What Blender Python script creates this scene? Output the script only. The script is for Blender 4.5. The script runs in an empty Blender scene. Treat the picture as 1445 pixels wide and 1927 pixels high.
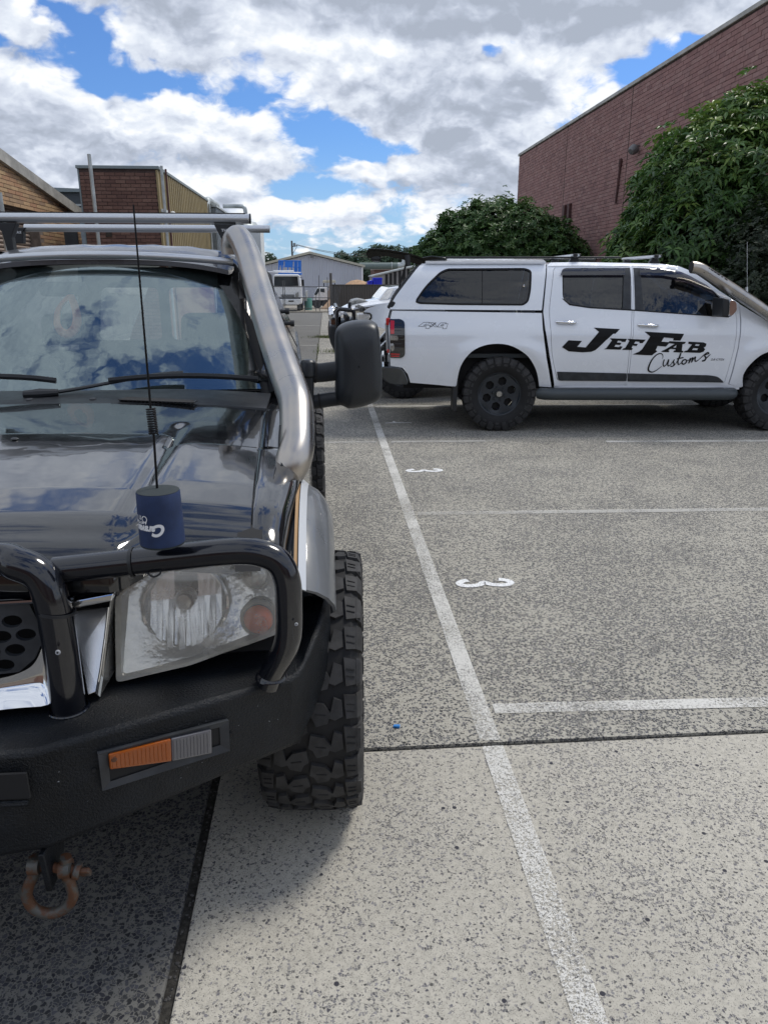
import bpy, bmesh, math, random
import numpy as np
from mathutils import Vector, Matrix
from mathutils.geometry import delaunay_2d_cdt
R = math.radians
rnd = random.Random(7)
C = bpy.data.collections.new('scene'); bpy.context.scene.collection.children.link(C)
sc = bpy.context.scene

# ---------------------------------------------------------------- camera
cam = bpy.data.cameras.new('camera'); co = bpy.data.objects.new('camera', cam); C.objects.link(co)
co.location = (0, 0, 1.64)
co.rotation_euler = (R(90 - 17.597), 0, R(-4.405))
cam.sensor_fit = 'VERTICAL'; cam.sensor_height = 36; cam.lens = 26.005
cam.clip_start = .05; cam.clip_end = 6000
sc.camera = co

# ---------------------------------------------------------------- light
SUN = Vector((.56, .34, 1)).normalized()
w = bpy.data.worlds.new('World'); sc.world = w; w.use_nodes = True
wt = w.node_tree; wt.nodes.clear()
class NT:
    def __init__(s, t): s.t = t
    def n(s, typ, **k):
        o = s.t.nodes.new(typ)
        for a, b in k.items(): setattr(o, a, b)
        return o
    def link(s, a, b): s.t.links.new(a, b)
    def put(s, sock, v):
        if isinstance(v, bpy.types.NodeSocket): s.link(v, sock)
        elif v is not None: sock.default_value = v
    def m(s, op, a, b=None, c=None, clamp=False):
        o = s.n('ShaderNodeMath', operation=op, use_clamp=clamp)
        s.put(o.inputs[0], a); s.put(o.inputs[1], b); s.put(o.inputs[2], c)
        return o.outputs[0]
    def v(s, op, a, b=None, out=0):
        o = s.n('ShaderNodeVectorMath', operation=op)
        s.put(o.inputs[0], a); s.put(o.inputs[1], b)
        return o.outputs[out]
    def xyz(s, a, b, c):
        o = s.n('ShaderNodeCombineXYZ'); s.put(o.inputs[0], a); s.put(o.inputs[1], b); s.put(o.inputs[2], c); return o.outputs[0]
    def sep(s, a):
        o = s.n('ShaderNodeSeparateXYZ'); s.put(o.inputs[0], a); return o.outputs
    def noise(s, vec, scale, detail=4, rough=.5, dist=0, col=False, dim='3D'):
        o = s.n('ShaderNodeTexNoise', noise_dimensions=dim); s.put(o.inputs['Vector'], vec)
        o.inputs['Scale'].default_value = scale; o.inputs['Detail'].default_value = detail
        o.inputs['Roughness'].default_value = rough; o.inputs['Distortion'].default_value = dist
        return o.outputs[1 if col else 0]
    def vor(s, vec, scale, feature='F1', rand=1):
        o = s.n('ShaderNodeTexVoronoi', feature=feature); s.put(o.inputs['Vector'], vec)
        o.inputs['Scale'].default_value = scale; o.inputs['Randomness'].default_value = rand
        return o.outputs
    def ramp(s, f, a, b, lo=0., hi=1., kind='SMOOTHSTEP'):
        o = s.n('ShaderNodeMapRange', interpolation_type=kind)
        s.put(o.inputs[0], f); s.put(o.inputs[1], a); s.put(o.inputs[2], b); s.put(o.inputs[3], lo); s.put(o.inputs[4], hi)
        return o.outputs[0]
    def mix(s, f, a, b, mode='MIX'):
        o = s.n('ShaderNodeMix', data_type='RGBA', blend_type=mode)
        s.put(o.inputs[0], f)
        for i, q in ((6, a), (7, b)):
            if isinstance(q, tuple): q = tuple(q) + (1,) if len(q) == 3 else q
            s.put(o.inputs[i], q)
        return o.outputs[2]
    def bump(s, h, st=.3, dist=.01, nrm=None):
        o = s.n('ShaderNodeBump'); s.put(o.inputs['Height'], h); o.inputs['Strength'].default_value = st
        o.inputs['Distance'].default_value = dist; s.put(o.inputs['Normal'], nrm); return o.outputs[0]
W = NT(wt)
sky = W.n('ShaderNodeTexSky', sky_type='NISHITA', sun_disc=False)
sky.sun_elevation = math.asin(SUN.z); sky.sun_rotation = math.atan2(SUN.x, SUN.y)
sky.air_density = 1.0; sky.dust_density = .6; sky.ozone_density = 3.0
tc = W.n('ShaderNodeTexCoord').outputs['Generated']
d = W.sep(tc)
zz = W.m('MAXIMUM', d[2], 0.)
def cloud_vec(dz):
    k = W.m('DIVIDE', 1., W.m('ADD', W.m('ADD', zz, dz), .45))
    return W.xyz(W.m('MULTIPLY', d[0], k), W.m('MULTIPLY', d[1], k), 3.7)
def field(vec, det=8):
    wv = W.v('ADD', vec, W.v('MULTIPLY', W.v('SUBTRACT', W.noise(vec, 6., 4, .6, col=True), (.5, .5, .5)), (.16, .16, .16)))
    puff = W.m('ADD', W.m('MULTIPLY', W.vor(wv, 10.)['Distance'], .55), W.m('MULTIPLY', W.vor(wv, 24.)['Distance'], .30))
    return W.m('SUBTRACT', W.m('MULTIPLY_ADD', W.noise(wv, 3.6, det, .60), .95, .20), W.m('MULTIPLY', puff, .30))
f0 = field(cloud_vec(0.)); f1 = field(cloud_vec(.02), 5)
fy = W.m('GREATER_THAN', d[1], .05)
ys = W.m('MAXIMUM', d[1], .05)
tang = W.xyz(W.m('DIVIDE', d[0], ys), W.m('DIVIDE', d[2], ys), 0.)
wob = W.v('MULTIPLY', W.v('SUBTRACT', W.noise(tang, 11., 4, .6, col=True), (.5, .5, .5)), (.07, .05, 0))
tang = W.v('ADD', tang, wob)
# cloud cover and brightness seen from the yard, row by row from high to low (elevation tangent, cover percent, brightness percent)
ROWS = [(0.3084, '90 85 100 100 100 100 100 100 100 100 100 100 100 100 100 100 100', '60 60 50 40 35 45 40 30 25 20 20 20 20 25 35 60 80'), (0.2869, '50 10 60 100 100 75 100 100 100 100 100 100 100 95 85 90 100', '70 75 50 40 35 60 65 55 40 30 25 30 30 30 50 85 90'), (0.2651, '5 55 12 90 100 45 100 100 100 100 40 95 95 55 5 30 80', '70 85 70 50 40 80 95 95 85 75 70 85 75 70 70 80 80'), (0.2429, '60 48 0 70 95 45 100 100 100 100 95 100 70 0 5 75 80', '90 85 70 75 55 80 95 95 85 60 80 100 100 80 80 95 80'), (0.2205, '100 85 8 12 50 55 45 100 100 100 100 100 55 20 95 95 90', '100 95 80 80 80 90 90 85 60 35 40 65 100 95 100 90 90'), (0.1976, '100 100 95 85 60 40 55 85 100 100 100 100 35 75 95 95 90', '60 70 85 100 95 90 95 90 45 28 28 45 90 100 90 90 90'), (0.1744, '100 100 100 100 100 95 40 30 95 100 100 55 5 80 90 90 90', '45 50 70 95 95 100 90 85 50 28 35 70 90 90 90 90 90'), (0.1509, '100 100 100 100 100 100 95 25 20 80 95 75 60 90 90 90 90', '50 50 50 60 75 85 100 95 70 45 50 80 80 80 80 80 80'), (0.1269, '95 95 95 95 95 95 95 90 90 95 95 90 90 90 90 90 90', '50 50 50 50 50 45 50 75 95 75 50 60 70 70 70 70 70'), (0.1026, '85 85 85 85 90 75 20 35 90 90 90 90 90 90 90 90 90', '55 55 55 55 75 90 75 65 75 70 50 60 70 70 70 70 70'), (0.0779, '80 80 80 80 85 85 80 75 75 85 90 90 85 85 85 85 85', '65 65 65 65 80 90 90 85 80 70 60 60 70 70 70 70 70'), (0.0528, '70 70 70 70 70 65 65 60 60 70 75 75 75 75 75 75 75', '75 75 75 75 80 85 85 85 85 80 75 75 75 75 75 75 75'), (0.0273, '55 55 55 55 55 50 50 50 50 55 60 60 60 60 60 60 60', '80 80 80 80 80 85 85 85 85 85 80 80 80 80 80 80 80')]
ua = W.ramp(W.sep(tang)[0], -0.3768, 0.5613, kind='LINEAR'); ue = W.sep(tang)[1]
acc = None
for ri, (e_, D_, B_) in enumerate(ROWS):
    rp = W.n('ShaderNodeValToRGB'); rp.color_ramp.interpolation = 'EASE'; el = rp.color_ramp.elements
    Dv = [int(q) / 100 for q in D_.split()]; Bv = [int(q) / 100 for q in B_.split()]; nv = len(Dv)
    for k in range(nv):
        q = el[0] if k == 0 else (el[-1] if k == nv - 1 else el.new(k / (nv - 1)))
        q.position = k / (nv - 1); q.color = (Dv[k], Bv[k], 0, 1)
    W.link(ua, rp.inputs[0])
    if acc is None: acc = rp.outputs[0]
    else: acc = W.mix(W.ramp(ue, ROWS[ri - 1][0], e_), acc, rp.outputs[0])
out_f = W.m('MULTIPLY', fy, W.ramp(ue, .37, .62, 1., 0.))
acc = W.mix(out_f, (.64, .68, 0), acc)
ab = W.sep(acc)
dens = W.m('MULTIPLY_ADD', W.m('SUBTRACT', ab[0], .60), .36, f0)
mask = W.ramp(dens, .425, .555)
rel = W.m('SUBTRACT', f0, f1)
sh = W.m('MULTIPLY_ADD', W.ramp(dens, .50, .80), .22, W.m('MULTIPLY_ADD', ab[1], -1.05, 1.0))
sh = W.m('ADD', sh, W.m('MULTIPLY', rel, -3.8))
fine = W.noise(W.v('MULTIPLY', tang, (1., 1.25, 1.)), 22., 7, .62)
sh = W.m('ADD', sh, W.m('MULTIPLY', W.m('SUBTRACT', fine, .5), .8))
cra = W.n('ShaderNodeValToRGB'); ce = cra.color_ramp.elements; ce[0].position = 0.; ce[0].color = (8.7, 8.9, 9.2, 1); ce[1].position = 1.; ce[1].color = (3.7, 4.15, 5.0, 1)
for ps, cc_ in ((.25, (7.1, 7.6, 8.4, 1)), (.5, (5.9, 6.4, 7.4, 1)), (.75, (4.5, 5.0, 6.0, 1))): q_ = ce.new(ps); q_.color = cc_
W.link(W.ramp(sh, -.05, .95, kind='LINEAR'), cra.inputs[0]); ccol = cra.outputs[0]
skc = W.mix(1., sky.outputs[0], (.56, .82, 1.2), 'MULTIPLY')
haze = W.ramp(d[2], .0, .17, .62, 0.)
skc = W.mix(haze, skc, (3.9, 5.7, 7.6))
col = W.mix(mask, skc, ccol)
lowg = W.ramp(d[2], -.02, 0.)
col = W.mix(lowg, (2., 2.1, 2.2), col)
bg = W.n('ShaderNodeBackground'); W.link(col, bg.inputs[0]); bg.inputs[1].default_value = .1
ow = W.n('ShaderNodeOutputWorld'); W.link(bg.outputs[0], ow.inputs[0])
w.cycles.sampling_method = 'MANUAL'; w.cycles.sample_map_resolution = 512
sun = bpy.data.lights.new('sun', 'SUN'); sun.energy = 2.0; sun.angle = R(15); sun.color = (1, .95, .87)
so = bpy.data.objects.new('sun', sun); C.objects.link(so); so.rotation_euler = SUN.to_track_quat('Z', 'Y').to_euler()
so.location = (0, 0, 30)
sc.view_settings.view_transform = 'Standard'; sc.view_settings.look = 'None'; sc.view_settings.gamma = 1
sc.view_settings.exposure = .2; sc.view_settings.use_curve_mapping = False
sc.cycles.max_bounces = 8; sc.cycles.transparent_max_bounces = 24; sc.cycles.caustics_reflective = False; sc.cycles.caustics_refractive = False

# ---------------------------------------------------------------- materials
MATS = {}
def newmat(name):
    m = bpy.data.materials.new(name); m.use_nodes = True; MATS[name] = m
    return m, NT(m.node_tree), m.node_tree.nodes['Principled BSDF']
def mat(name, col, rough=.5, metal=0., spec=.5, coat=0., var=0., vscale=6., bump=0., bscale=80., bdist=.002, dirt=0., rvar=0.):
    m, N, p = newmat(name)
    p.inputs['Roughness'].default_value = rough; p.inputs['Metallic'].default_value = metal
    p.inputs['Specular IOR Level'].default_value = spec; p.inputs['Coat Weight'].default_value = coat; p.inputs['Coat Roughness'].default_value = .03
    oc = N.n('ShaderNodeTexCoord').outputs['Object']
    c = tuple(col) + (1,)
    if var:
        nz = N.noise(oc, vscale, 6, .6)
        c = N.mix(N.ramp(nz, .3, .7), tuple(x * (1 - var) for x in col), tuple(min(1, x * (1 + var)) for x in col))
    if dirt:
        dn = N.noise(oc, 3.1, 8, .7)
        c = N.mix(N.ramp(dn, .48, .8, 0, dirt), c, (.22, .19, .15))
    N.put(p.inputs['Base Color'], c)
    if rvar:
        N.link(N.ramp(N.noise(oc, 7., 6, .65), .3, .75, max(.01, rough - rvar), rough + rvar), p.inputs['Roughness'])
    if bump:
        N.link(N.bump(N.noise(oc, bscale, 4, .6), bump, bdist), p.inputs['Normal'])
    return m
# ---------------------------------------------------------------- object helpers
def link(o, parent=None):
    C.objects.link(o)
    if parent is not None: o.parent = parent
    return o
def base(p):
    while p is not None and p.parent is not None: p = p.parent
    return Vector(p['_b']) if p is not None and '_b' in p else Vector((0, 0, 0))
def tag(o, label=None, cat=None, group=None, kind=None):
    if label: o['label'] = label
    if cat: o['category'] = cat
    if group: o['group'] = group
    if kind: o['kind'] = kind
    return o
def thing(name, label, cat, loc=(0, 0, 0), rotz=0., group=None, world=True):
    """an Empty at the base of a thing; with world=True its parts are written in world metres"""
    o = bpy.data.objects.new(name, None); o.location = loc; o.rotation_euler = (0, 0, rotz); o.empty_display_size = .2
    C.objects.link(o); tag(o, label, cat, group)
    if world: o['_b'] = tuple(loc)
    return o
class MB:
    def __init__(s): s.v = []; s.f = []; s.a = []
    def add(s, v, f, att=None):
        k = len(s.v); s.v += [tuple(x) for x in v]; s.f += [tuple(i + k for i in q) for q in f]
        if att is not None: s.a += [att] * len(f)
        return s
    def box(s, c, d, rz=0., rx=0., ry=0., att=None):
        M = Matrix.Translation(c) @ Matrix.Rotation(rz, 4, 'Z') @ Matrix.Rotation(rx, 4, 'X') @ Matrix.Rotation(ry, 4, 'Y')
        v = [M @ Vector((x * d[0] / 2, y * d[1] / 2, z * d[2] / 2)) for x in (-1, 1) for y in (-1, 1) for z in (-1, 1)]
        return s.add(v, [(0, 1, 3, 2), (4, 6, 7, 5), (0, 4, 5, 1), (2, 3, 7, 6), (0, 2, 6, 4), (1, 5, 7, 3)], att)
    def box2(s, a, b, att=None):
        return s.box([(a[i] + b[i]) / 2 for i in range(3)], [abs(b[i] - a[i]) for i in range(3)], att=att)
    def hexa(s, p):
        """eight corners: four of one face in order, then the four opposite"""
        return s.add(p, [(3, 2, 1, 0), (4, 5, 6, 7), (0, 1, 5, 4), (1, 2, 6, 5), (2, 3, 7, 6), (3, 0, 4, 7)])
    def tube(s, pts, r, n=14, cap=True, flat=None, closed=False):
        pts = [Vector(p) for p in pts]; N = len(pts)
        rr = r if isinstance(r, (list, tuple)) else [r] * N
        T = []
        for i in range(N):
            a = pts[(i - 1) % N] if (closed or i > 0) else pts[i]; b = pts[(i + 1) % N] if (closed or i < N - 1) else pts[i]
            T.append((b - a).normalized())
        up = Vector((0, 0, 1)) if abs(T[0].z) < .9 else Vector((1, 0, 0))
        u = T[0].cross(up).normalized(); v = []
        for i in range(N):
            u = (u - T[i] * u.dot(T[i])).normalized(); w_ = T[i].cross(u)
            fl = flat or (1, 1)
            for k in range(n):
                a = 2 * math.pi * k / n
                v.append(pts[i] + u * (math.cos(a) * rr[i] * fl[0]) + w_ * (math.sin(a) * rr[i] * fl[1]))
        f = []
        for i in range(N if closed else N - 1):
            j = (i + 1) % N
            for k in range(n): f.append((i * n + k, i * n + (k + 1) % n, j * n + (k + 1) % n, j * n + k))
        if cap and not closed: f.append(tuple(range(n - 1, -1, -1))); f.append(tuple((N - 1) * n + k for k in range(n)))
        return s.add(v, f)
    def lathe(s, prof, c=(0, 0, 0), axis=(0, 0, 1), n=24, cap=False, a0=0., a1=2 * math.pi):
        q = Vector(axis).normalized().to_track_quat('Z', 'Y').to_matrix(); c = Vector(c); full = abs(a1 - a0 - 2 * math.pi) < 1e-6
        m = n if full else n + 1; v = []
        for r, h in prof:
            for k in range(m):
                a = a0 + (a1 - a0) * k / n; v.append(c + q @ Vector((r * math.cos(a), r * math.sin(a), h)))
        f = []
        for i in range(len(prof) - 1):
            for k in range(n):
                j = (k + 1) % m if full else k + 1
                f.append((i * m + k, i * m + j, (i + 1) * m + j, (i + 1) * m + k))
        if cap: f.append(tuple(range(m - 1, -1, -1))); f.append(tuple((len(prof) - 1) * m + k for k in range(m)))
        return s.add(v, f)
    def prism(s, poly, mp, d0, d1):
        """poly: 2D outline; mp(a, b, d) -> 3D point; side walls and two caps"""
        n = len(poly); v = [mp(a, b, d0) for a, b in poly] + [mp(a, b, d1) for a, b in poly]
        f = [tuple(range(n)), tuple(range(2 * n - 1, n - 1, -1))] + [(i, i + n, (i + 1) % n + n, (i + 1) % n) for i in range(n)]
        return s.add(v, f)
    def ext(s, poly3, off):
        """extrude a 3D polygon by the vector off"""
        n = len(poly3); o = Vector(off); v = [Vector(p) for p in poly3] + [Vector(p) + o for p in poly3]
        f = [tuple(range(n)), tuple(range(2 * n - 1, n - 1, -1))] + [(i, i + n, (i + 1) % n + n, (i + 1) % n) for i in range(n)]
        return s.add(v, f)
    def grid(s, P, thick=None, closed=False):
        nr, nc = len(P), len(P[0]); v = [p for r_ in P for p in r_]; f = []
        for i in range(nr - 1):
            for j in range(nc - 1): f.append((i * nc + j, i * nc + j + 1, (i + 1) * nc + j + 1, (i + 1) * nc + j))
        if thick is not None:
            t = Vector(thick); k = len(v); v = v + [Vector(p) + t for p in v]
            f += [tuple(i + k for i in reversed(q)) for q in f]
            rim = [j for j in range(nc)] + [i * nc + nc - 1 for i in range(1, nr)] + [(nr - 1) * nc + j for j in range(nc - 2, -1, -1)] + [i * nc for i in range(nr - 2, 0, -1)]
            for a, b in zip(rim, rim[1:] + rim[:1]): f.append((a, a + k, b + k, b))
        return s.add(v, f)
    def xf(s, M):
        s.v = [tuple(M @ Vector(p)) for p in s.v]; return s
    def join(s, o): return s.add(o.v, o.f)
def part(name, mb, m, parent=None, smooth=30, bevel=0., label=None, kind=None, norm=True, loc=None, bseg=2):
    b = base(parent) if parent is not None else Vector((0, 0, 0))
    if loc is not None: b = Vector((0, 0, 0))
    me = bpy.data.meshes.new(name)
    me.from_pydata([(x - b.x, y - b.y, z - b.z) for x, y, z in mb.v], [], mb.f)
    if norm:
        bm = bmesh.new(); bm.from_mesh(me)
        bmesh.ops.remove_doubles(bm, verts=bm.verts, dist=1e-5)
        bmesh.ops.recalc_face_normals(bm, faces=bm.faces); bm.to_mesh(me); bm.free()
    if mb.a and len(mb.a) == len(me.polygons):
        at = me.attributes.new('tone', 'FLOAT', 'FACE'); at.data.foreach_set('value', mb.a)
    if m is not None: me.materials.append(MATS[m] if isinstance(m, str) else m)
    if smooth:
        me.polygons.foreach_set('use_smooth', [True] * len(me.polygons))
        me.set_sharp_from_angle(angle=R(smooth))
    o = bpy.data.objects.new(name, me); link(o, parent)
    if loc is not None: o.location = loc
    if bevel:
        md = o.modifiers.new('bevel', 'BEVEL'); md.width = bevel; md.segments = bseg; md.limit_method = 'ANGLE'; md.angle_limit = R(35)
    if label: o['label'] = label
    if kind: o['kind'] = kind
    me.update()
    return o
def dup(o, parent):
    c = o.copy(); C.objects.link(c); c.parent = parent
    for ch in list(o.children): dup(ch, c)
    return c
def inside(p, poly):
    x, y = p; r = False; n = len(poly); j = n - 1
    for i in range(n):
        xi, yi = poly[i]; xj, yj = poly[j]
        if (yi > y) != (yj > y) and x < (xj - xi) * (y - yi) / (yj - yi) + xi: r = not r
        j = i
    return r
def resample(poly, d, closed=True):
    out = []; n = len(poly)
    for i in range(n if closed else n - 1):
        a = poly[i]; b = poly[(i + 1) % n]; L = math.dist(a, b); k = max(1, round(L / d))
        for t in range(k): out.append(tuple(a[q] + (b[q] - a[q]) * t / k for q in range(len(a))))
    if not closed: out.append(tuple(poly[-1]))
    return out
def rc(poly, r, k=5):
    """round every corner of an outline"""
    out = []; n = len(poly); r = r if isinstance(r, (list, tuple)) else [r] * n
    for i in range(n):
        p = Vector(poly[i]); a = Vector(poly[i - 1]); b = Vector(poly[(i + 1) % n])
        q = min(r[i], (a - p).length * .49, (b - p).length * .49)
        if q < 1e-4: out.append(tuple(p)); continue
        A = p + (a - p).normalized() * q; B = p + (b - p).normalized() * q
        for j in range(k + 1):
            t = j / k; out.append(tuple(A * (1 - t) ** 2 + p * 2 * t * (1 - t) + B * t * t))
    return out
def cr(pts, k=6, closed=False):
    """Catmull-Rom through points"""
    P = [Vector(p) for p in pts]; n = len(P); out = []
    for i in range(n if closed else n - 1):
        p0 = P[(i - 1) % n] if closed or i > 0 else P[0]; p1 = P[i]; p2 = P[(i + 1) % n]; p3 = P[(i + 2) % n] if closed or i < n - 2 else P[-1]
        for j in range(k):
            t = j / k
            out.append(.5 * ((2 * p1) + (p2 - p0) * t + (2 * p0 - 5 * p1 + 4 * p2 - p3) * t * t + (3 * p1 - p0 - 3 * p2 + p3) * t ** 3))
    if not closed: out.append(P[-1])
    return [tuple(p) for p in out]
def panel(outline, holes=(), mp=None, step=.05, thick=.02, edge=.03):
    """sheet with any outline and holes, finely meshed so that mp(a, b, depth) may bend it; turned-in rim of depth thick"""
    loops = [resample(outline, edge)] + [resample(h, edge) for h in holes]
    pts = []; edges = []
    for lp in loops:
        k = len(pts); pts += lp; edges += [(k + i, k + (i + 1) % len(lp)) for i in range(len(lp))]
    xs = [p[0] for p in outline]; ys = [p[1] for p in outline]
    bp = np.array(pts)
    if step:
        x = min(xs) + step * .5
        while x < max(xs):
            y = min(ys) + step * .5
            while y < max(ys):
                if inside((x, y), outline) and not any(inside((x, y), h) for h in holes) and np.min(np.hypot(bp[:, 0] - x, bp[:, 1] - y)) > step * .4: pts.append((x, y))
                y += step
            x += step
    vo, eo, fo, ov, oe, of = delaunay_2d_cdt([Vector(p[:2]) for p in pts], edges, [], 0, 1e-6)
    fs = []
    for f in fo:
        cx = sum(vo[i][0] for i in f) / 3; cy = sum(vo[i][1] for i in f) / 3
        if inside((cx, cy), outline) and not any(inside((cx, cy), h) for h in holes): fs.append(tuple(f))
    mb = MB(); v = [mp(p[0], p[1], 0.) for p in vo]
    mb.add(v, fs)
    if thick:
        cnt = {}
        for f in fs:
            for a, b in zip(f, f[1:] + f[:1]): cnt[(a, b)] = 1
        rim = [(a, b) for a, b in cnt if (b, a) not in cnt]
        idx = {}
        for a, b in rim:
            for q in (a, b):
                if q not in idx: idx[q] = len(mb.v); mb.v.append(tuple(mp(vo[q][0], vo[q][1], thick)))
        mb.f += [(b, a, idx[a], idx[b]) for a, b in rim]
    return mb
def text_mesh(body, size=1., shear=0., bold=0., sx=1.):
    cu = bpy.data.curves.new('lettering', 'FONT'); cu.body = body; cu.size = size; cu.shear = shear; cu.offset = bold; cu.align_x = 'LEFT'
    o = bpy.data.objects.new('lettering', cu); C.objects.link(o); bpy.context.view_layer.update()
    dg = bpy.context.evaluated_depsgraph_get(); me = o.evaluated_get(dg).to_mesh()
    mb = MB().add([(v.co.x * sx, v.co.y, 0) for v in me.vertices], [tuple(p.vertices) for p in me.polygons])
    o.evaluated_get(dg).to_mesh_clear(); bpy.data.objects.remove(o); bpy.data.curves.remove(cu)
    return mb
def stroke(pts, wd, k=6):
    """ribbon outline along a 2D polyline; wd a width or one per point"""
    P = cr([(p[0], p[1], 0) for p in pts], k); n = len(P); m = len(pts)
    ws = wd if isinstance(wd, (list, tuple)) else [wd] * m
    L = []; Rr = []
    for i, p in enumerate(P):
        a = Vector(P[max(0, i - 1)]); b = Vector(P[min(n - 1, i + 1)]); t = (b - a).normalized(); q = i / k; j = min(int(q), m - 2); wv = ws[j] + (ws[j + 1] - ws[j]) * (q - j)
        L.append((p[0] - t.y * wv / 2, p[1] + t.x * wv / 2)); Rr.append((p[0] + t.y * wv / 2, p[1] - t.x * wv / 2))
    return L, Rr


# ---------------------------------------------------------------- ground materials
def aggregate(name, cement, stone, scale, cover, cvar=.12, dirt=.25, big=None, clus=.16):
    m, N, p = newmat(name)
    P = N.n('ShaderNodeNewGeometry').outputs['Position']
    wv = N.v('ADD', P, N.v('MULTIPLY', N.v('SUBTRACT', N.noise(P, scale * .9, 2, .5, col=True), (.5, .5, .5)), (.012, .012, 0)))
    vo = N.vor(wv, scale)
    cell = N.sep(vo['Color'])
    pres = N.m('GREATER_THAN', N.m('ADD', cell[0], N.ramp(N.noise(P, 1.5, 6, .62), .36, .64, -clus, clus)), 1 - cover)
    ed = N.vor(wv, scale, 'DISTANCE_TO_EDGE')['Distance']
    st = N.m('MULTIPLY', pres, N.ramp(ed, .03, .12))
    v2 = N.vor(P, scale * 2.6); c2 = N.sep(v2['Color'])
    small = N.m('MULTIPLY', N.m('GREATER_THAN', c2[1], .82 - cover * .12), N.ramp(v2['Distance'], .5, .35))
    if big:
        v3 = N.vor(P, big); c3 = N.sep(v3['Color'])
        bgm = N.m('MULTIPLY', N.m('GREATER_THAN', c3[1], .983), N.ramp(v3['Distance'], .32, .24))
    tone = N.m('MULTIPLY_ADD', cell[1], 1.1, .5)
    sc_ = N.mix(1., tuple(stone), N.xyz(tone, tone, N.m('MULTIPLY_ADD', cell[2], .12, N.m('MULTIPLY', tone, .97))), 'MULTIPLY')
    gr = N.noise(P, scale * 4, 3, .7)
    ce = N.mix(N.ramp(gr, .32, .70), tuple(c * (1 - cvar) for c in cement), tuple(c * (1 + cvar * .8) for c in cement))
    g3 = N.noise(P, 210., 3, .75); ce = N.mix(N.ramp(g3, .36, .66), tuple(c * (1 - cvar * .85) for c in cement), N.mix(.45, ce, tuple(c * (1 + cvar * .45) for c in cement)))
    g2 = N.noise(P, 46., 5, .7); ce = N.mix(N.ramp(g2, .40, .66, 0, .75), tuple(c * (1 + cvar * .3) for c in cement), ce)
    pit = N.m('GREATER_THAN', N.noise(P, 210., 2, .6), .655); ce = N.mix(N.m('MULTIPLY', pit, .62), ce, tuple(x * .8 for x in stone))
    lg = N.noise(P, .8, 7, .65)
    ce = N.mix(N.ramp(lg, .35, .75, 0, dirt), ce, tuple(c * .62 for c in cement))
    lg2 = N.noise(P, 3.3, 6, .7)
    ce = N.mix(N.ramp(lg2, .5, .85, 0, dirt), ce, tuple(c * 1.22 for c in cement))
    c = N.mix(st, ce, sc_)
    c = N.mix(N.m('MULTIPLY', small, .8), c, tuple(x * .7 for x in stone))
    if big: c = N.mix(bgm, c, (.05, .05, .06))
    stain = N.ramp(N.noise(N.v('MULTIPLY', P, (1., .6, 1.)), .55, 5, .55), .54, .72, 0, .42)
    c = N.mix(stain, c, N.mix(1., c, (.62, .61, .6), 'MULTIPLY'))
    N.put(p.inputs['Base Color'], c); p.inputs['Roughness'].default_value = .88; p.inputs['Specular IOR Level'].default_value = .25
    h = N.m('ADD', N.m('MULTIPLY', st, -.5), N.m('MULTIPLY_ADD', gr, .6, N.m('MULTIPLY', small, -.5)))
    N.link(N.bump(h, .5, .003), p.inputs['Normal'])
    return m
aggregate('exposed_aggregate', (.41, .39, .335), (.085, .086, .09), 98., .62, .28, .34)
aggregate('pale_concrete', (.46, .435, .375), (.17, .165, .16), 150., .30, .42, .40, 40., .17)
aggregate('dark_aggregate', (.17, .165, .15), (.055, .056, .06), 88., .66, .25, .3)
aggregate('far_asphalt', (.175, .17, .155), (.10, .10, .10), 60., .5, .1, .3)
mat('filler', (.045, .042, .036), .95, var=.5, vscale=60, bump=.8, bscale=90, bdist=.01)
m, N, p = newmat('line_paint')
P = N.n('ShaderNodeNewGeometry').outputs['Position']
wear = N.m('MULTIPLY_ADD', N.noise(P, 2.2, 5, .6), .40, N.m('MULTIPLY_ADD', N.noise(P, 125., 3, .65), .50, N.m('MULTIPLY', N.noise(P, 300., 3, .6), .45)))
al = N.ramp(wear, .63, .76, .86, 0.04)
p.inputs['Base Color'].default_value = (.70, .69, .65, 1); p.inputs['Roughness'].default_value = .8
N.link(al, p.inputs['Alpha'])
m, N, p = newmat('worn_paint')
P = N.n('ShaderNodeNewGeometry').outputs['Position']
wear = N.m('MULTIPLY_ADD', N.noise(P, 1.7, 5, .6), .55, N.m('MULTIPLY_ADD', N.noise(P, 95., 3, .6), .7, N.m('MULTIPLY', N.noise(P, 300., 2, .5), .2)))
N.link(N.ramp(wear, .66, .88, .62, 0.), p.inputs['Alpha'])
p.inputs['Base Color'].default_value = (.60, .59, .55, 1); p.inputs['Roughness'].default_value = .85
m, N, p = newmat('spray_paint')
P = N.n('ShaderNodeNewGeometry').outputs['Position']
N.link(N.ramp(N.noise(P, 130., 3, .6), .5, .72, .97, .15), p.inputs['Alpha'])
p.inputs['Base Color'].default_value = (.85, .86, .86, 1); p.inputs['Roughness'].default_value = .7
mat('grass', (.10, .13, .03), .8, var=.4, vscale=30)

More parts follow.
